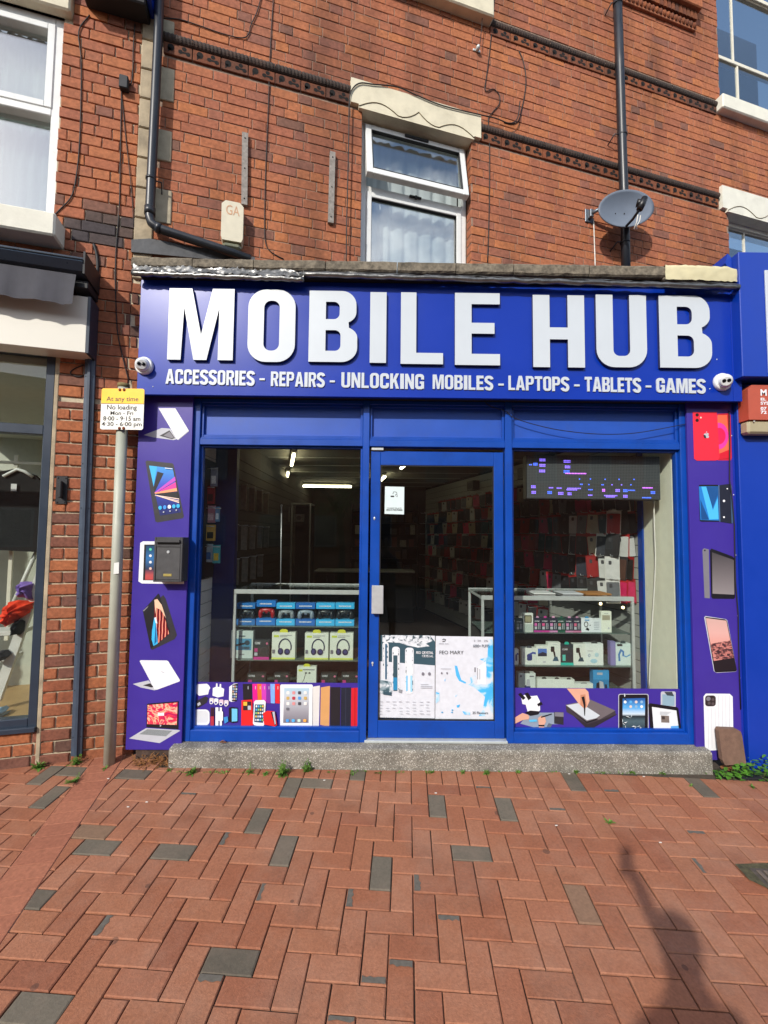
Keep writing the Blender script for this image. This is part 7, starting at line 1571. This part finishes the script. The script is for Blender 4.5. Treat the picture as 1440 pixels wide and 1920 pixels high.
for y, lab in ((1.5, 'dim boxed gadget high on the right wall, nearer the door'), (2.9, 'dim boxed gadget high on the right wall, deeper in the shop')):
    t = T('wall_box', lab, 'box', (y, .06, 2.36), RW); t.part('carton', MB().box(y, y+.2, .004, .12, 2.36, 2.5, .003), flat('#5c5a58')); t.part('print', MB().box(y+.02, y+.18, .1205, .1215, 2.38, 2.47), flat('#26262a'))
# ================================================================== pavement
GX, GY, GR, GS = -.0258, 2.39198, -.060894, .105
ex = Vector((math.cos(GR), math.sin(GR), 0)); ex.z = GSL*ex.y+GSX*ex.x
ey = Vector((-math.sin(GR), math.cos(GR), 0)); ey.z = GSL*ey.y+GSX*ey.x
ez = ex.cross(ey).normalized()
GM = Matrix(((ex.x, ey.x, ez.x, GX), (ex.y, ey.y, ez.y, GY), (ex.z, ey.z, ez.z, gz(GX, GY)), (0, 0, 0, 1)))
GMi = GM.inverted()
def gl(x, y):
    p = GMi @ gpx(x, y); return (p.x, p.y)
M_paver = rand_mat('red_clay_paver', [(0, '#945f46'), (.25, '#9b664b'), (.5, '#915a41'), (.75, '#9f6b51'), (.9, '#976047'), (1, '#8b5741')], gum=.55, dust=.26, stain=.42, staincol='#4e352d', stain_scale=2.4, zs=1, speck=.16, bump=.6, fine=85)
M_paver_grey = rand_mat('grey_paver', [(0, '#625b4f'), (.5, '#6d6558'), (1, '#5a5348')], dust=.2, stain=.3, staincol='#3c3a38', stain_scale=3, zs=1, speck=.12, bump=.4, fine=70)
M_paver_brown = rand_mat('brown_paver', [(0, '#7c6450'), (1, '#8a6a54')], stain=.3, stain_scale=3, zs=1, speck=.12, bump=.4, fine=70)
M_joint = mat('paver_joint_sand', '#473d33', .95, var=.35, scale=60, bump=.6, dirt=.5, dirtcol='#3a4428', dscale=8)
M_ground = mat('street_ground', '#5c5854', .9, var=.15, scale=3)
mb = MB(); n = mb.add([(x, y, gz(x, min(y, 3.2))-.1 if y < 3.3 else -.13) for x, y in ((-80, -80), (80, -80), (80, 3.2), (-80, 3.2), (80, 60), (-80, 60))])
mb.face((n, n+1, n+2, n+3)); mb.face((n+3, n+2, n+4, n+5))
tag(solo('ground', mb, M_ground, None, None, (0, 0, 0)), kind='structure')
pv = obj('pavement', None); pv.matrix_world = GM; tag(pv, kind='structure'); 
mb = MB(); n = mb.add([(-6, -3.6, -.011), (7, -3.6, -.011), (7, 1.3, -.011), (-6, 1.3, -.011)]); mb.face((n, n+1, n+2, n+3)); o = obj('joint_bed', mb.mesh('joint_bed', M_joint), pv)
# clip lines in the pavement's own plane: (point, inward normal)
def half(p, q, inside):
    nx, ny = -(q[1]-p[1]), q[0]-p[0]; l = math.hypot(nx, ny); nx /= l; ny /= l
    if (inside[0]-p[0])*nx+(inside[1]-p[1])*ny < 0: nx, ny = -nx, -ny
    return (p[0], p[1], nx, ny)
def clip(poly, h):
    out = []
    for i, a in enumerate(poly):
        b = poly[(i+1) % len(poly)]; da = (a[0]-h[0])*h[2]+(a[1]-h[1])*h[3]; db = (b[0]-h[0])*h[2]+(b[1]-h[1])*h[3]
        if da >= 0: out.append(a)
        if (da >= 0) != (db >= 0): t = da/(da-db); out.append((a[0]+(b[0]-a[0])*t, a[1]+(b[1]-a[1])*t))
    return out
def area(p): return abs(sum(p[i][0]*p[(i+1) % len(p)][1]-p[(i+1) % len(p)][0]*p[i][1] for i in range(len(p))))/2
def loc(X, Y): p = GMi @ Vector((X, Y, gz(X, Y))); return (p.x, p.y)
stepL = half(loc(-3, YS-.004), loc(4, YS-.004), loc(0, 1)); wallL = half(loc(-4, 3.817-4*math.tan(THETA)-.012), loc(-1.5, 3.817-1.5*math.tan(THETA)-.012), loc(-3, 1))
sA, sB = gl(192, 1481), gl(58, 1684); sC, sD = gl(117, 1499), gl(0, 1650)           # edges of the diagonal strip
rightOf = half(sA, sB, gl(600, 1600)); leftOf = half(sC, sD, gl(10, 1500))
chamf, jt = .0050, .0024
def paver_mb(mb, poly, z, rr, ch=chamf, jit=.0012):
    c = (sum(p[0] for p in poly)/len(poly), sum(p[1] for p in poly)/len(poly)); n = len(poly)
    inn = []
    for p in poly:
        d = math.hypot(c[0]-p[0], c[1]-p[1]) or 1; k = ch*1.35/d; inn.append((p[0]+(c[0]-p[0])*k+rr.uniform(-jit, jit)*.5, p[1]+(c[1]-p[1])*k+rr.uniform(-jit, jit)*.5))
    a = mb.add([(p[0], p[1], z) for p in inn]); b = mb.add([(p[0], p[1], z-ch*.7) for p in poly]); e = mb.add([(p[0], p[1], z-.04) for p in poly])
    mb.face([a+k for k in range(n)])
    for k in range(n): q = (k+1) % n; mb.face((b+k, b+q, a+q, a+k)); mb.face((e+k, e+q, b+q, b+k))
rr = random.Random(17); cells = []
for a in range(-60, 60):
    for b_ in range(-30, 30):
        i, j = a+4*b_, a
        for kind in (0, 1):
            x0, x1, y0, y1 = (i, i+1, j, j+2) if kind == 0 else (i+1, i+3, j, j+1)
            if x1*GS < -3.4 or x0*GS > 4.4 or y1 < -9 or y0*GS > 3.0: continue
            if y0 >= -6: cells.append((kind, x0, x1, y0, y1))
            elif y0 == -7 and kind == 0: cells.append((3, x0, x1, -6, -5))
for i in range(-34, 44): cells.append((2, i, i+1, -8, -6))                             # soldier course along the step
for i in range(-34, -11, 2):
    for j in (-10, -9): cells.append((3, i+(j % 2), i+2+(j % 2), j, j+1))
GREY = [gl(x, y) for x, y in ((822, 1512), (945, 1515), (883, 1598), (718, 1640), (545, 1596), (492, 1538), (338, 1594), (205, 1587), (437, 1797), (96, 1674), (28, 1885), (1078, 1466), (1313, 1465), (1288, 1463), (560, 1466), (588, 1466), (678, 1453), (105, 1478), (60, 1468), (160, 1453), (222, 1457))]
BROWN = [gl(x, y) for x, y in ((1100, 1690), (95, 1558), (150, 1557))]
items = []
for kind, x0, x1, y0, y1 in cells:
    poly = [(x0*GS+jt, -y1*GS+jt), (x1*GS-jt, -y1*GS+jt), (x1*GS-jt, -y0*GS-jt), (x0*GS+jt, -y0*GS-jt)]
    full = poly
    ctr = ((x0+x1)/2*GS, -(y0+y1)/2*GS); W0 = GM @ Vector((*ctr, 0))
    for side in (rightOf, leftOf):
        p = clip(poly, side)
        if len(p) < 3: continue
        if ctr[0] > loc(-1.6, 2)[0]: p = clip(p, stepL)
        else: p = clip(p, wallL) if len(p) > 2 else p
        if len(p) > 2 and area(p) > 2e-4:
            cut = area(p) < area(full)*.985
            m = 0
            for q in GREY:
                if x0*GS <= q[0] <= x1*GS and -y1*GS <= q[1] <= -y0*GS: m = 1
            for q in BROWN:
                if x0*GS <= q[0] <= x1*GS and -y1*GS <= q[1] <= -y0*GS: m = 2
            d2 = (W0-CAM).length_squared; items.append((-(area(p)/d2**1.5) if in_view(W0, 60) else 1, kind, x0, y0, p, cut, m))
items.sort(key=lambda t: t[0])
PM = [M_paver, M_paver_grey, M_paver_brown]; _pm = {}; rest = [MB(), MB(), MB()]; no = 0
for sc_, kind, x0, y0, p, cut, m in items:
    z = rr.uniform(-.0016, .0016)
    if sc_ < 0 and no < 300:
        no += 1
        if not cut and kind != 3:
            v = rr.randrange(3); k = (kind, m, v)
            if k not in _pm:
                mb = MB(); w_, h_ = (1, 2) if kind in (0, 2) else (2, 1); r2 = random.Random(hash(k) & 255)
                paver_mb(mb, [(jt, jt), (w_*GS-jt, jt), (w_*GS-jt, h_*GS-jt), (jt, h_*GS-jt)], 0, r2); _pm[k] = mb.mesh('paver', PM[m])
            yy = -(y0+(2 if kind in (0, 2) else 1))*GS
            o = obj('paver', _pm[k], pv, (x0*GS+rr.uniform(-.0008, .0008), yy+rr.uniform(-.0008, .0008), z)); o.rotation_euler = (rr.uniform(-.007, .007), rr.uniform(-.007, .007), rr.uniform(-.006, .006))
        else:
            mb = MB(); paver_mb(mb, p, z, rr); obj('paver', mb.mesh('paver', PM[m]), pv)
    else: paver_mb(rest[m], p, z, rr)
for k in range(3):
    if rest[k].f: tag(obj('paving', rest[k].mesh('paving', PM[k]), pv), kind='stuff')
# cement smears on the ends of some pavers
M_smear = mat('grey_cement_smear', '#5f5a52', .95, var=.2, scale=60)
for n_, (x, y) in enumerate(((427, 1573), (493, 1672), (657, 1686), (199, 1717), (778, 1656), (1322, 1624), (1042, 1518), (1300, 1561), (842, 1719), (752, 1802), (690, 1842), (1130, 1470), (395, 1880), (655, 1905), (905, 1478), (330, 1505))):
    q = gl(x, y)
    for _, kind, x0, y0, p, cut, m in items:
        w_, h_ = {0: (1, 2), 1: (2, 1), 2: (1, 2)}.get(kind, (2, 1))
        if kind == 3 or not (x0*GS <= q[0] <= (x0+w_)*GS and -(y0+h_)*GS <= q[1] <= -y0*GS) or cut or m: continue
        a0, a1, b0_, b1_ = x0*GS+.006, (x0+w_)*GS-.006, -(y0+h_)*GS+.006, -y0*GS-.006; L_e = []; dp = rr.uniform(.014, .03)
        for k in range(7):
            u = k/6; dd = dp*(.7+.5*rr.random())
            if w_ > h_: L_e.append(((a0+dd) if q[0]-a0 < a1-q[0] else (a1-dd), b0_+(b1_-b0_)*u))
            else: L_e.append((a0+(a1-a0)*u, (b0_+dd) if q[1]-b0_ < b1_-q[1] else (b1_-dd)))
        if w_ > h_: ed = a0 if q[0]-a0 < a1-q[0] else a1; L_e += [(ed, b1_), (ed, b0_)]
        else: ed = b0_ if q[1]-b0_ < b1_-q[1] else b1_; L_e += [(a1, ed), (a0, ed)]
        mb = MB(); k0 = mb.add([(u, v, .0024) for u, v in L_e]); mb.face(range(k0, k0+len(L_e))); obj('cement_smear', mb.mesh('cement_smear', M_smear), pv); break
# the diagonal strip: long units with pale slanted joints
M_strip = rand_mat('strip_paver', [(0, '#98604a'), (1, '#a16850')], stain=.3, staincol='#6a4438', stain_scale=2, zs=1, speck=.18, bump=.4, fine=60)
dirv = Vector((sB[0]-sA[0], sB[1]-sA[1])).normalized(); lefts = half(sC, sD, sA); rights = half(sA, sB, sC)
ja, jb = gl(100, 1507), gl(182, 1498); jd = Vector((jb[0]-ja[0], jb[1]-ja[1])).normalized()
for k in range(-9, 26):
    c = Vector(ja)+dirv*(k*.098); a = c-jd*.8; b = c+jd*.8; e = dirv*.0965
    p = [tuple(a), tuple(b), tuple(b+e), tuple(a+e)]
    p = clip(clip(p, (lefts[0]+lefts[2]*.003, lefts[1]+lefts[3]*.003, lefts[2], lefts[3])), (rights[0]+rights[2]*.003, rights[1]+rights[3]*.003, rights[2], rights[3]))
    p = clip(p, wallL) if len(p) > 2 else p
    if len(p) > 2 and area(p) > 3e-4: mb = MB(); paver_mb(mb, p, .001, rr, .002); obj('paver', mb.mesh('paver', M_strip), pv)
mb = MB(); q = [sA, sB, sD, sC]; dv = dirv*1.4; q = [tuple(Vector(sA)-dirv*.6), tuple(Vector(sA)+dirv*2.4), tuple(Vector(sC)+dirv*2.6), tuple(Vector(sC)-dirv*.6)]
n = mb.add([(p[0], p[1], -.0035) for p in q]); mb.face((n, n+1, n+2, n+3)); obj('strip_bed', mb.mesh('strip_bed', mat('pale_joint_mortar', '#b78e78', .9, var=.1)), pv)
# drain at the right edge
dg = [gl(x, y) for x, y in ((1378, 1622), (1450, 1620), (1460, 1700), (1440, 1668), (1405, 1652))]
solo_m = MB(); n = solo_m.add([(p[0], p[1], .006) for p in dg]); solo_m.face(range(n, n+5))
o = obj('drain_surround', solo_m.mesh('drain_surround', mat('mossy_soil', '#4a4630', .95, var=.4, scale=50, bump=1, bscale=90))); o.matrix_world = GM; tag(o, 'mossy soil round the drain at the right pavement edge', 'soil')
g0 = gl(1404, 1630); t = obj('drain_cover', None); t.matrix_world = GM @ Matrix.Translation((g0[0], g0[1], .006)); tag(t, 'worn metal drain cover at the right pavement edge', 'drain cover')
obj('frame', MB().box(0, .3, -.22, 0, -.02, .004, .003).mesh('frame', mat('worn_iron', '#4c443c', .7, var=.3, scale=40)), t)
for k in range(8): obj('bar', MB().box(.02+k*.034, .04+k*.034, -.2, -.02, .0045, .010, .002).mesh('bar', mat('worn_iron_bar', '#6a5e52', .6, var=.3, scale=40)), t)

# ================================================================== weeds and litter
M_leaf = mat('weed_leaf', '#587a30', .6, var=.35, scale=25, spec=.3); M_leaf2 = mat('ivy_leaf', '#4c7c28', .5, var=.4, scale=18, spec=.35); M_dry = mat('dry_leaf', '#8a5c30', .85, var=.4, scale=60)
def leaf(mb, base, az, el, L, W_, droop=.4, n=4):
    d = Vector((math.cos(az), math.sin(az), 0)); s = Vector((-d.y, d.x, 0)); rows = []
    for k in range(n+1):
        u = k/n; e = el-droop*2*u*u; p = Vector(base)+d*(L*u*math.cos(el-droop*u))+Vector((0, 0, L*u*math.sin(el-droop*u))); wd = W_*math.sin(math.pi*min(1, .12+u*.88))**.8
        rows.append(mb.add([p-s*wd, p+Vector((0, 0, -wd*.25)), p+s*wd]))
    for k in range(n):
        for q in (0, 1): mb.face((rows[k]+q, rows[k]+q+1, rows[k+1]+q+1, rows[k+1]+q), sm=True)
def weed(label, x, y, size, n, seed, tall=False, name='weed', mt=None, flow=False):
    rr = random.Random(seed); p = gpx(x, y); mb = MB(); size *= .8
    for k in range(n):
        az = rr.uniform(0, 6.283); b = (p.x+rr.uniform(-.2, .2)*size, p.y+rr.uniform(-.12, .12)*size, p.z)
        if tall and k % 3 == 0:
            hh = size*rr.uniform(.5, 1.3); tp = (b[0]+rr.uniform(-.3, .3)*size, b[1]+rr.uniform(-.1, .05), b[2]+hh); mb.tube([b, tuple((Vector(b)+Vector(tp))/2+Vector((.01, 0, 0))), tp], .0016, 4)
            for q in range(5): u = .3+.7*q/4; leaf(mb, tuple(Vector(b).lerp(Vector(tp), u)), rr.uniform(0, 6.28), rr.uniform(.1, .8), size*rr.uniform(.2, .4), size*.08)
        else: leaf(mb, b, az, rr.uniform(.25, 1.3), size*rr.uniform(.45, 1.0), size*rr.uniform(.09, .17), rr.uniform(.2, .7))
    solo(name, mb, mt or M_leaf, label, 'weed', (p.x, p.y, p.z))
for a in (('leafy green weed at the foot of the clothes shop window', 72, 1440, .075, 46, 1), ('leafy green weed at the foot of the grey trunking', 143, 1432, .065, 34, 2, True), ('small weed growing in the paving just below the trunking', 140, 1466, .05, 22, 3, True), ('tiny weed at the foot of the sign pole', 197, 1442, .04, 16, 4), ('leafy weed at the left end of the concrete step', 360, 1450, .075, 34, 5),
          ('small weed by the step below the game controllers', 468, 1449, .045, 20, 6, True), ('broad weed clump in front of the step below the headphones', 530, 1452, .08, 50, 7, True), ('tall weed sprig leaning against the step front', 575, 1446, .075, 24, 8, True), ('small low weed in front of the step, left of the door', 498, 1452, .045, 20, 9), ('tiny weed sprouting below the left step corner', 318, 1445, .035, 14, 10),
          ('tiny weed in the joint near the left mullion line', 661, 1453, .03, 12, 11), ('green sprouts along the step under the door', 810, 1448, .035, 26, 12), ('green sprouts along the step right of the door', 868, 1449, .035, 22, 13), ('weed tuft along the step under the right mullion', 912, 1450, .045, 30, 14), ('small weed tuft along the step below the microscope picture', 972, 1449, .035, 20, 15), ('weed tuft along the step below the console picture', 1080, 1448, .045, 24, 16),
          ('green tuft along the step below the cracked tablets', 1185, 1449, .04, 24, 17), ('sparse tuft near the right end of the step', 1240, 1449, .04, 24, 18), ('small tuft at the right corner of the step', 1320, 1448, .04, 20, 19), ('grass sprig growing in a joint right of the middle pavement', 1142, 1542, .05, 14, 20), ('tiny green sprig in the paving by the right step end', 1295, 1473, .03, 12, 21), ('pale weed in the paving near the ivy', 1410, 1476, .035, 16, 22)):
    weed(*a)
# thin moss and seedlings in the joint along the step
r5 = random.Random(55); mb = MB()
for k in range(26):
    x = r5.uniform(330, 1332); n_ = r5.randrange(4, 14); p = gpx(x, 1447+r5.uniform(-1, 3))
    for q in range(n_): leaf(mb, (p.x+r5.gauss(0, .02), p.y-abs(r5.gauss(0, .006)), p.z), r5.uniform(0, 6.28), r5.uniform(.2, 1.3), r5.uniform(.008, .024), r5.uniform(.002, .005), .4, 2)
p = gpx(820, 1447); solo('seedlings', mb, M_leaf, 'thin line of moss and seedlings in the joint below the step', 'moss', (p.x, p.y, p.z), kind='stuff')
# creeping plant at the right corner
rr = random.Random(77); mb = MB(); st = MB()
for k in range(190):
    x = rr.uniform(1338, 1470); y = 1455-rr.random()**1.3*(8+26*min(1, max(0, (x-1345)/60))); p = gpx(x, 1452+rr.uniform(-6, 8)); z = p.z+max(.005, (1455-y)/815*3.2); b = (p.x, p.y-rr.uniform(0, .05), z)
    leaf(mb, b, rr.uniform(3.3, 6.1), rr.uniform(-.1, .9), rr.uniform(.02, .045), rr.uniform(.008, .017), .4)
    if k % 5 == 0: st.tube([(p.x+.01, p.y, p.z), (p.x, p.y-.01, (p.z+z)/2), b], .002, 4)
p = gpx(1405, 1455); t = T('creeping_plant', 'bushy green plant sprawling at the foot of the right blue shopfront', 'plant', (p.x, p.y, p.z)); t.part('leaves', mb, M_leaf2); t.part('stems', st, mat('green_stem', '#5a7030', .7, var=.2))
# leaning slab, dead leaf, slate
a = P(1350, 1430, 3.17); b = P(1391, 1368, 3.17)
mb = MB().prism([(a[0]+.01, a[1]), (b[0]-.004, a[1]+.004), (b[0], b[1]-.04), (b[0]-.006, b[1]-.015), (b[0]-.03, b[1]), (a[0]+.012, b[1]+.004), (a[0], b[1]-.012), (a[0]-.003, a[1]+.03)], 0, .035)
for i, v in enumerate(mb.v): mb.v[i] = (v[0], 3.135+v[1]+(v[2]-a[1])*.18, v[2])
solo('leaning_slab', mb, mat('brown_slab', '#6b5244', .85, var=.2, scale=25, bump=.5), 'rounded brown slab leaning on the right purple panel', 'slab', ((a[0]+b[0])/2, 3.15, a[1]))
def dead(name, label, x, y, L, W_, az, mt, seed):
    p = gpx(x, y); mb = MB(); leaf(mb, (p.x, p.y, p.z+.012), az, .15, L, W_, .3, 6); leaf(mb, (p.x, p.y, p.z+.014), az+.3, .35, L*.7, W_*.7, .2, 5); solo(name, mb, mt, label, 'leaf', (p.x, p.y, p.z))
dead('dead_leaf', 'curled orange-brown dead leaf under the leaning slab', 1352, 1443, .13, .035, -.35, M_dry, 1)
p = gpx(1405, 1461); solo('slate_piece', MB().prism([(p.x-.06, 0), (p.x+.09, 0), (p.x+.1, .09), (p.x-.03, .1)], 0, .01), mat('dark_slate', '#23262b', .7, var=.2), 'flat dark slate piece lying beside the plant', 'slate', (p.x, 0, 0))
o = bpy.data.objects['slate_piece']; o.rotation_euler = (math.radians(-87), 0, 0); o.location = (p.x, p.y-.01, p.z+.012)
dead('dead_leaf', 'small brown leaf lying on the step below the chargers', 410, 1389, .05, .012, .2, M_dry, 2); bpy.data.objects['dead_leaf.001'].location.z = STEP_Z+.002; bpy.data.objects['dead_leaf.001'].location.y = YS+.07; bpy.data.objects['dead_leaf.001'].location.x = sX(412, 1388, YS+.07)
# dry straw under the left board
rr = random.Random(9); mb = MB()
for k in range(150):
    x = rr.uniform(252, 316); p = gpx(x, rr.uniform(1424, 1440)); a = rr.uniform(0, 6.28); L = rr.uniform(.02, .07); h = p.z+rr.random()**2*.07*(1-abs(x-290)/60)
    leaf(mb, (p.x, p.y, max(h, p.z+.004)), a, rr.uniform(-.2, .5), L, rr.uniform(.002, .006), .2, 2)
p = gpx(285, 1436); solo('dry_leaf_litter', mb, M_dry, 'dry brown leaf litter heaped under the left purple panel', 'leaf litter', (p.x, p.y, p.z), kind='stuff')
mb = MB().box(sX(248, 1400, 3.2), st0-.005, 3.25, 3.4, -.1, .2); tag(solo('rubble_base', mb, mat('dark_rubble', '#4a3a32', .95, var=.4, scale=30, bump=1), None, None, (-1.6, 3.3, 0)), 'dark crumbling base behind the leaf litter', 'rubble')
# bits of paper litter
for i, (x, y) in enumerate(((1067, 1452), (1207, 1457), (817, 1488), (203, 1461), (275, 1505), (240, 1514), (1043, 1549), (1238, 1581), (608, 1464))):
    p = gpx(x, y); mb = MB().box(p.x-.007, p.x+.008, p.y-.003, p.y+.003, p.z+.002, p.z+.006, .001); solo('litter_scrap', mb, flat('#d0ccc4'), ['pale scrap of litter by the step below the console picture', 'pale scrap of litter by the step under the cracked tablets', 'white scrap just above the grey paver under the door', 'white scrap by the foot of the sign pole', 'white scrap on the left paving beside the strip, upper one', 'white scrap on the left paving beside the strip, lower one', 'tiny white scrap in a joint right of the middle grey paver', 'tiny white scrap near the drain side of the paving', 'tiny white scrap below the tall weed sprig'][i], 'litter', (p.x, p.y, p.z))

# ================================================================== the street behind the camera (seen in reflections and by its shadow)
def skin_person():
    B = (.07, -.30); g0 = gz(*B)
    J = {'pel': (0, 0, .97, .15), 'waist': (0, .0, 1.15, .145), 'chest': (0, .0, 1.36, .15), 'neck0': (0, .0, 1.52, .08), 'neck': (0, .01, 1.59, .062), 'head': (0, .02, 1.70, .10), 'crown': (0, .01, 1.79, .078)}
    for s, n in ((-1, 'l'), (1, 'r')):
        J.update({n+'hip': (s*.10, 0, .92, .10), n+'knee': (s*.12, .02, .51, .065), n+'ank': (s*.13, -.02, .09, .047), n+'toe': (s*.15, .14, .04, .037), n+'sh': (s*.165, 0, 1.46, .058), n+'el': (s*.24-.02, .10, 1.27, .05), n+'wr': (s*.07-.09, .20, 1.68, .034), n+'palm': (s*.05-.09, .225, 1.77, .033)})
        if s < 0: J.update({'lel': (-.25, -.03, 1.19, .05), 'lwr': (-.27, .03, .94, .034), 'lpalm': (-.27, .05, .85, .033)}); [J.update({'lf%d' % q: (-.28, .03+q*.02, .80, .010), 'lg%d' % q: (-.28, .035+q*.02, .755, .009)}) for q in range(4)]; J['lth'] = (-.24, .09, .83, .011); continue
        for q in range(4): J[n+'f%d' % q] = (s*.035-.09, .245, 1.765+q*.02, .010); J[n+'g%d' % q] = (s*(.006+.004*q)-.09, .260, 1.77+q*.02, .009)
        J[n+'th'] = (s*.03-.09, .235, 1.74, .011)
    E_ = [('pel', 'waist'), ('waist', 'chest'), ('chest', 'neck0'), ('neck0', 'neck'), ('neck', 'head'), ('head', 'crown')]
    for n in 'lr': E_ += [('pel', n+'hip'), (n+'hip', n+'knee'), (n+'knee', n+'ank'), (n+'ank', n+'toe'), ('chest', n+'sh'), (n+'sh', n+'el'), (n+'el', n+'wr'), (n+'wr', n+'palm'), (n+'palm', n+'th')]+[e for q in range(4) for e in ((n+'palm', n+'f%d' % q), (n+'f%d' % q, n+'g%d' % q))]
    ks = list(J); me = bpy.data.meshes.new('body'); me.from_pydata([(J[k][0], J[k][1], J[k][2]) for k in ks], [(ks.index(a), ks.index(b)) for a, b in E_], [])
    o = obj('person', me); o.location = (B[0], B[1], g0)
    md = o.modifiers.new('skin', 'SKIN'); md.use_smooth_shade = True
    lay = me.skin_vertices[0] if len(me.skin_vertices) else me.skin_vertices.new()
    for i, k in enumerate(ks): lay.data[i].radius = (J[k][3], J[k][3]); lay.data[i].use_root = (k == 'pel')
    sb = o.modifiers.new('sub', 'SUBSURF'); sb.levels = 1; sb.render_levels = 2
    me.materials.append(mat('dark_jacket', '#2a2e38', .8, var=.1)); tag(o, 'person holding up a phone, known by the shadow on the paving', 'person')
    p = MB().prism(rrect(-.036, -.076, .036, .076, .01), -.012, -.004); ph = obj('phone', p.mesh('phone', M_blackpl)); ph.location = (0.0, -.014, CAM.z+.0); tag(ph, 'black phone held up by the photographer', 'phone')
skin_person()
op = T('brick_building', 'brick terrace across the street, mirrored in the shop glass', 'building', (0, -17, 0))
op.part('wall', MB().box(-34, 34, -23, -17, -1, 8.0), mat('shaded_brick', '#7a4a38', .9, var=.2, scale=4)); op.part('roof', MB().prism([(-34, 8.0), (34, 8.0), (34, 8.6), (-34, 8.6)], -17.3, -23), mat('slate_roof', '#3c4046', .8, var=.1))
for k in range(-11, 12):
    for z in (1.0, 4.6): wn = op.part('window', MB().box(k*3-.6, k*3+.6, -17.0, -16.93, z, z+1.7, .01), mat('dull_window_frame', '#6f6c68', .6, var=.1)); op.part('pane', MB().box(k*3-.5, k*3+.5, -16.925, -16.92, z+.1, z+1.6), mat('dark_pane', '#2a3238', .1, var=.05), wn)
rr = random.Random(41); t = T('street_tree', 'leafy street tree across the road, mirrored in the shop glass', 'tree', (-1.6, -11, -.6))
mb = MB(); mb.tube([(-1.6, -11, -.7), (-1.55, -11, 1.2), (-1.7, -11, 2.6), (-1.6, -10.9, 4.4)], [.16, .13, .10, .04], 10)
for k in range(9): a = rr.uniform(0, 6.28); z = rr.uniform(2, 3.8); mb.tube([(-1.62, -11, z), (-1.6+math.cos(a)*.7, -11+math.sin(a)*.7, z+.7), (-1.6+math.cos(a)*1.4, -11+math.sin(a)*1.4, z+1.3)], [.06, .035, .012], 6)
t.part('trunk', mb, mat('bark', '#4a3c30', .9, var=.3)); mb = MB()
cl = [(rr.gauss(0, .9), rr.gauss(0, .9), rr.uniform(2.6, 5.4), rr.uniform(.35, .7)) for _ in range(26)]
for k in range(2600):
    c = cl[rr.randrange(26)]; v = Vector((rr.gauss(0, 1), rr.gauss(0, 1), rr.gauss(0, 1))).normalized()*c[3]*rr.random()**.4; leaf(mb, (-1.6+c[0]+v.x, -11+c[1]+v.y, c[2]+v.z), rr.uniform(0, 6.28), rr.uniform(-.6, .6), .13, .045, .3, 2)
t.part('crown', mb, mat('tree_leaf', '#44662a', .6, var=.35))
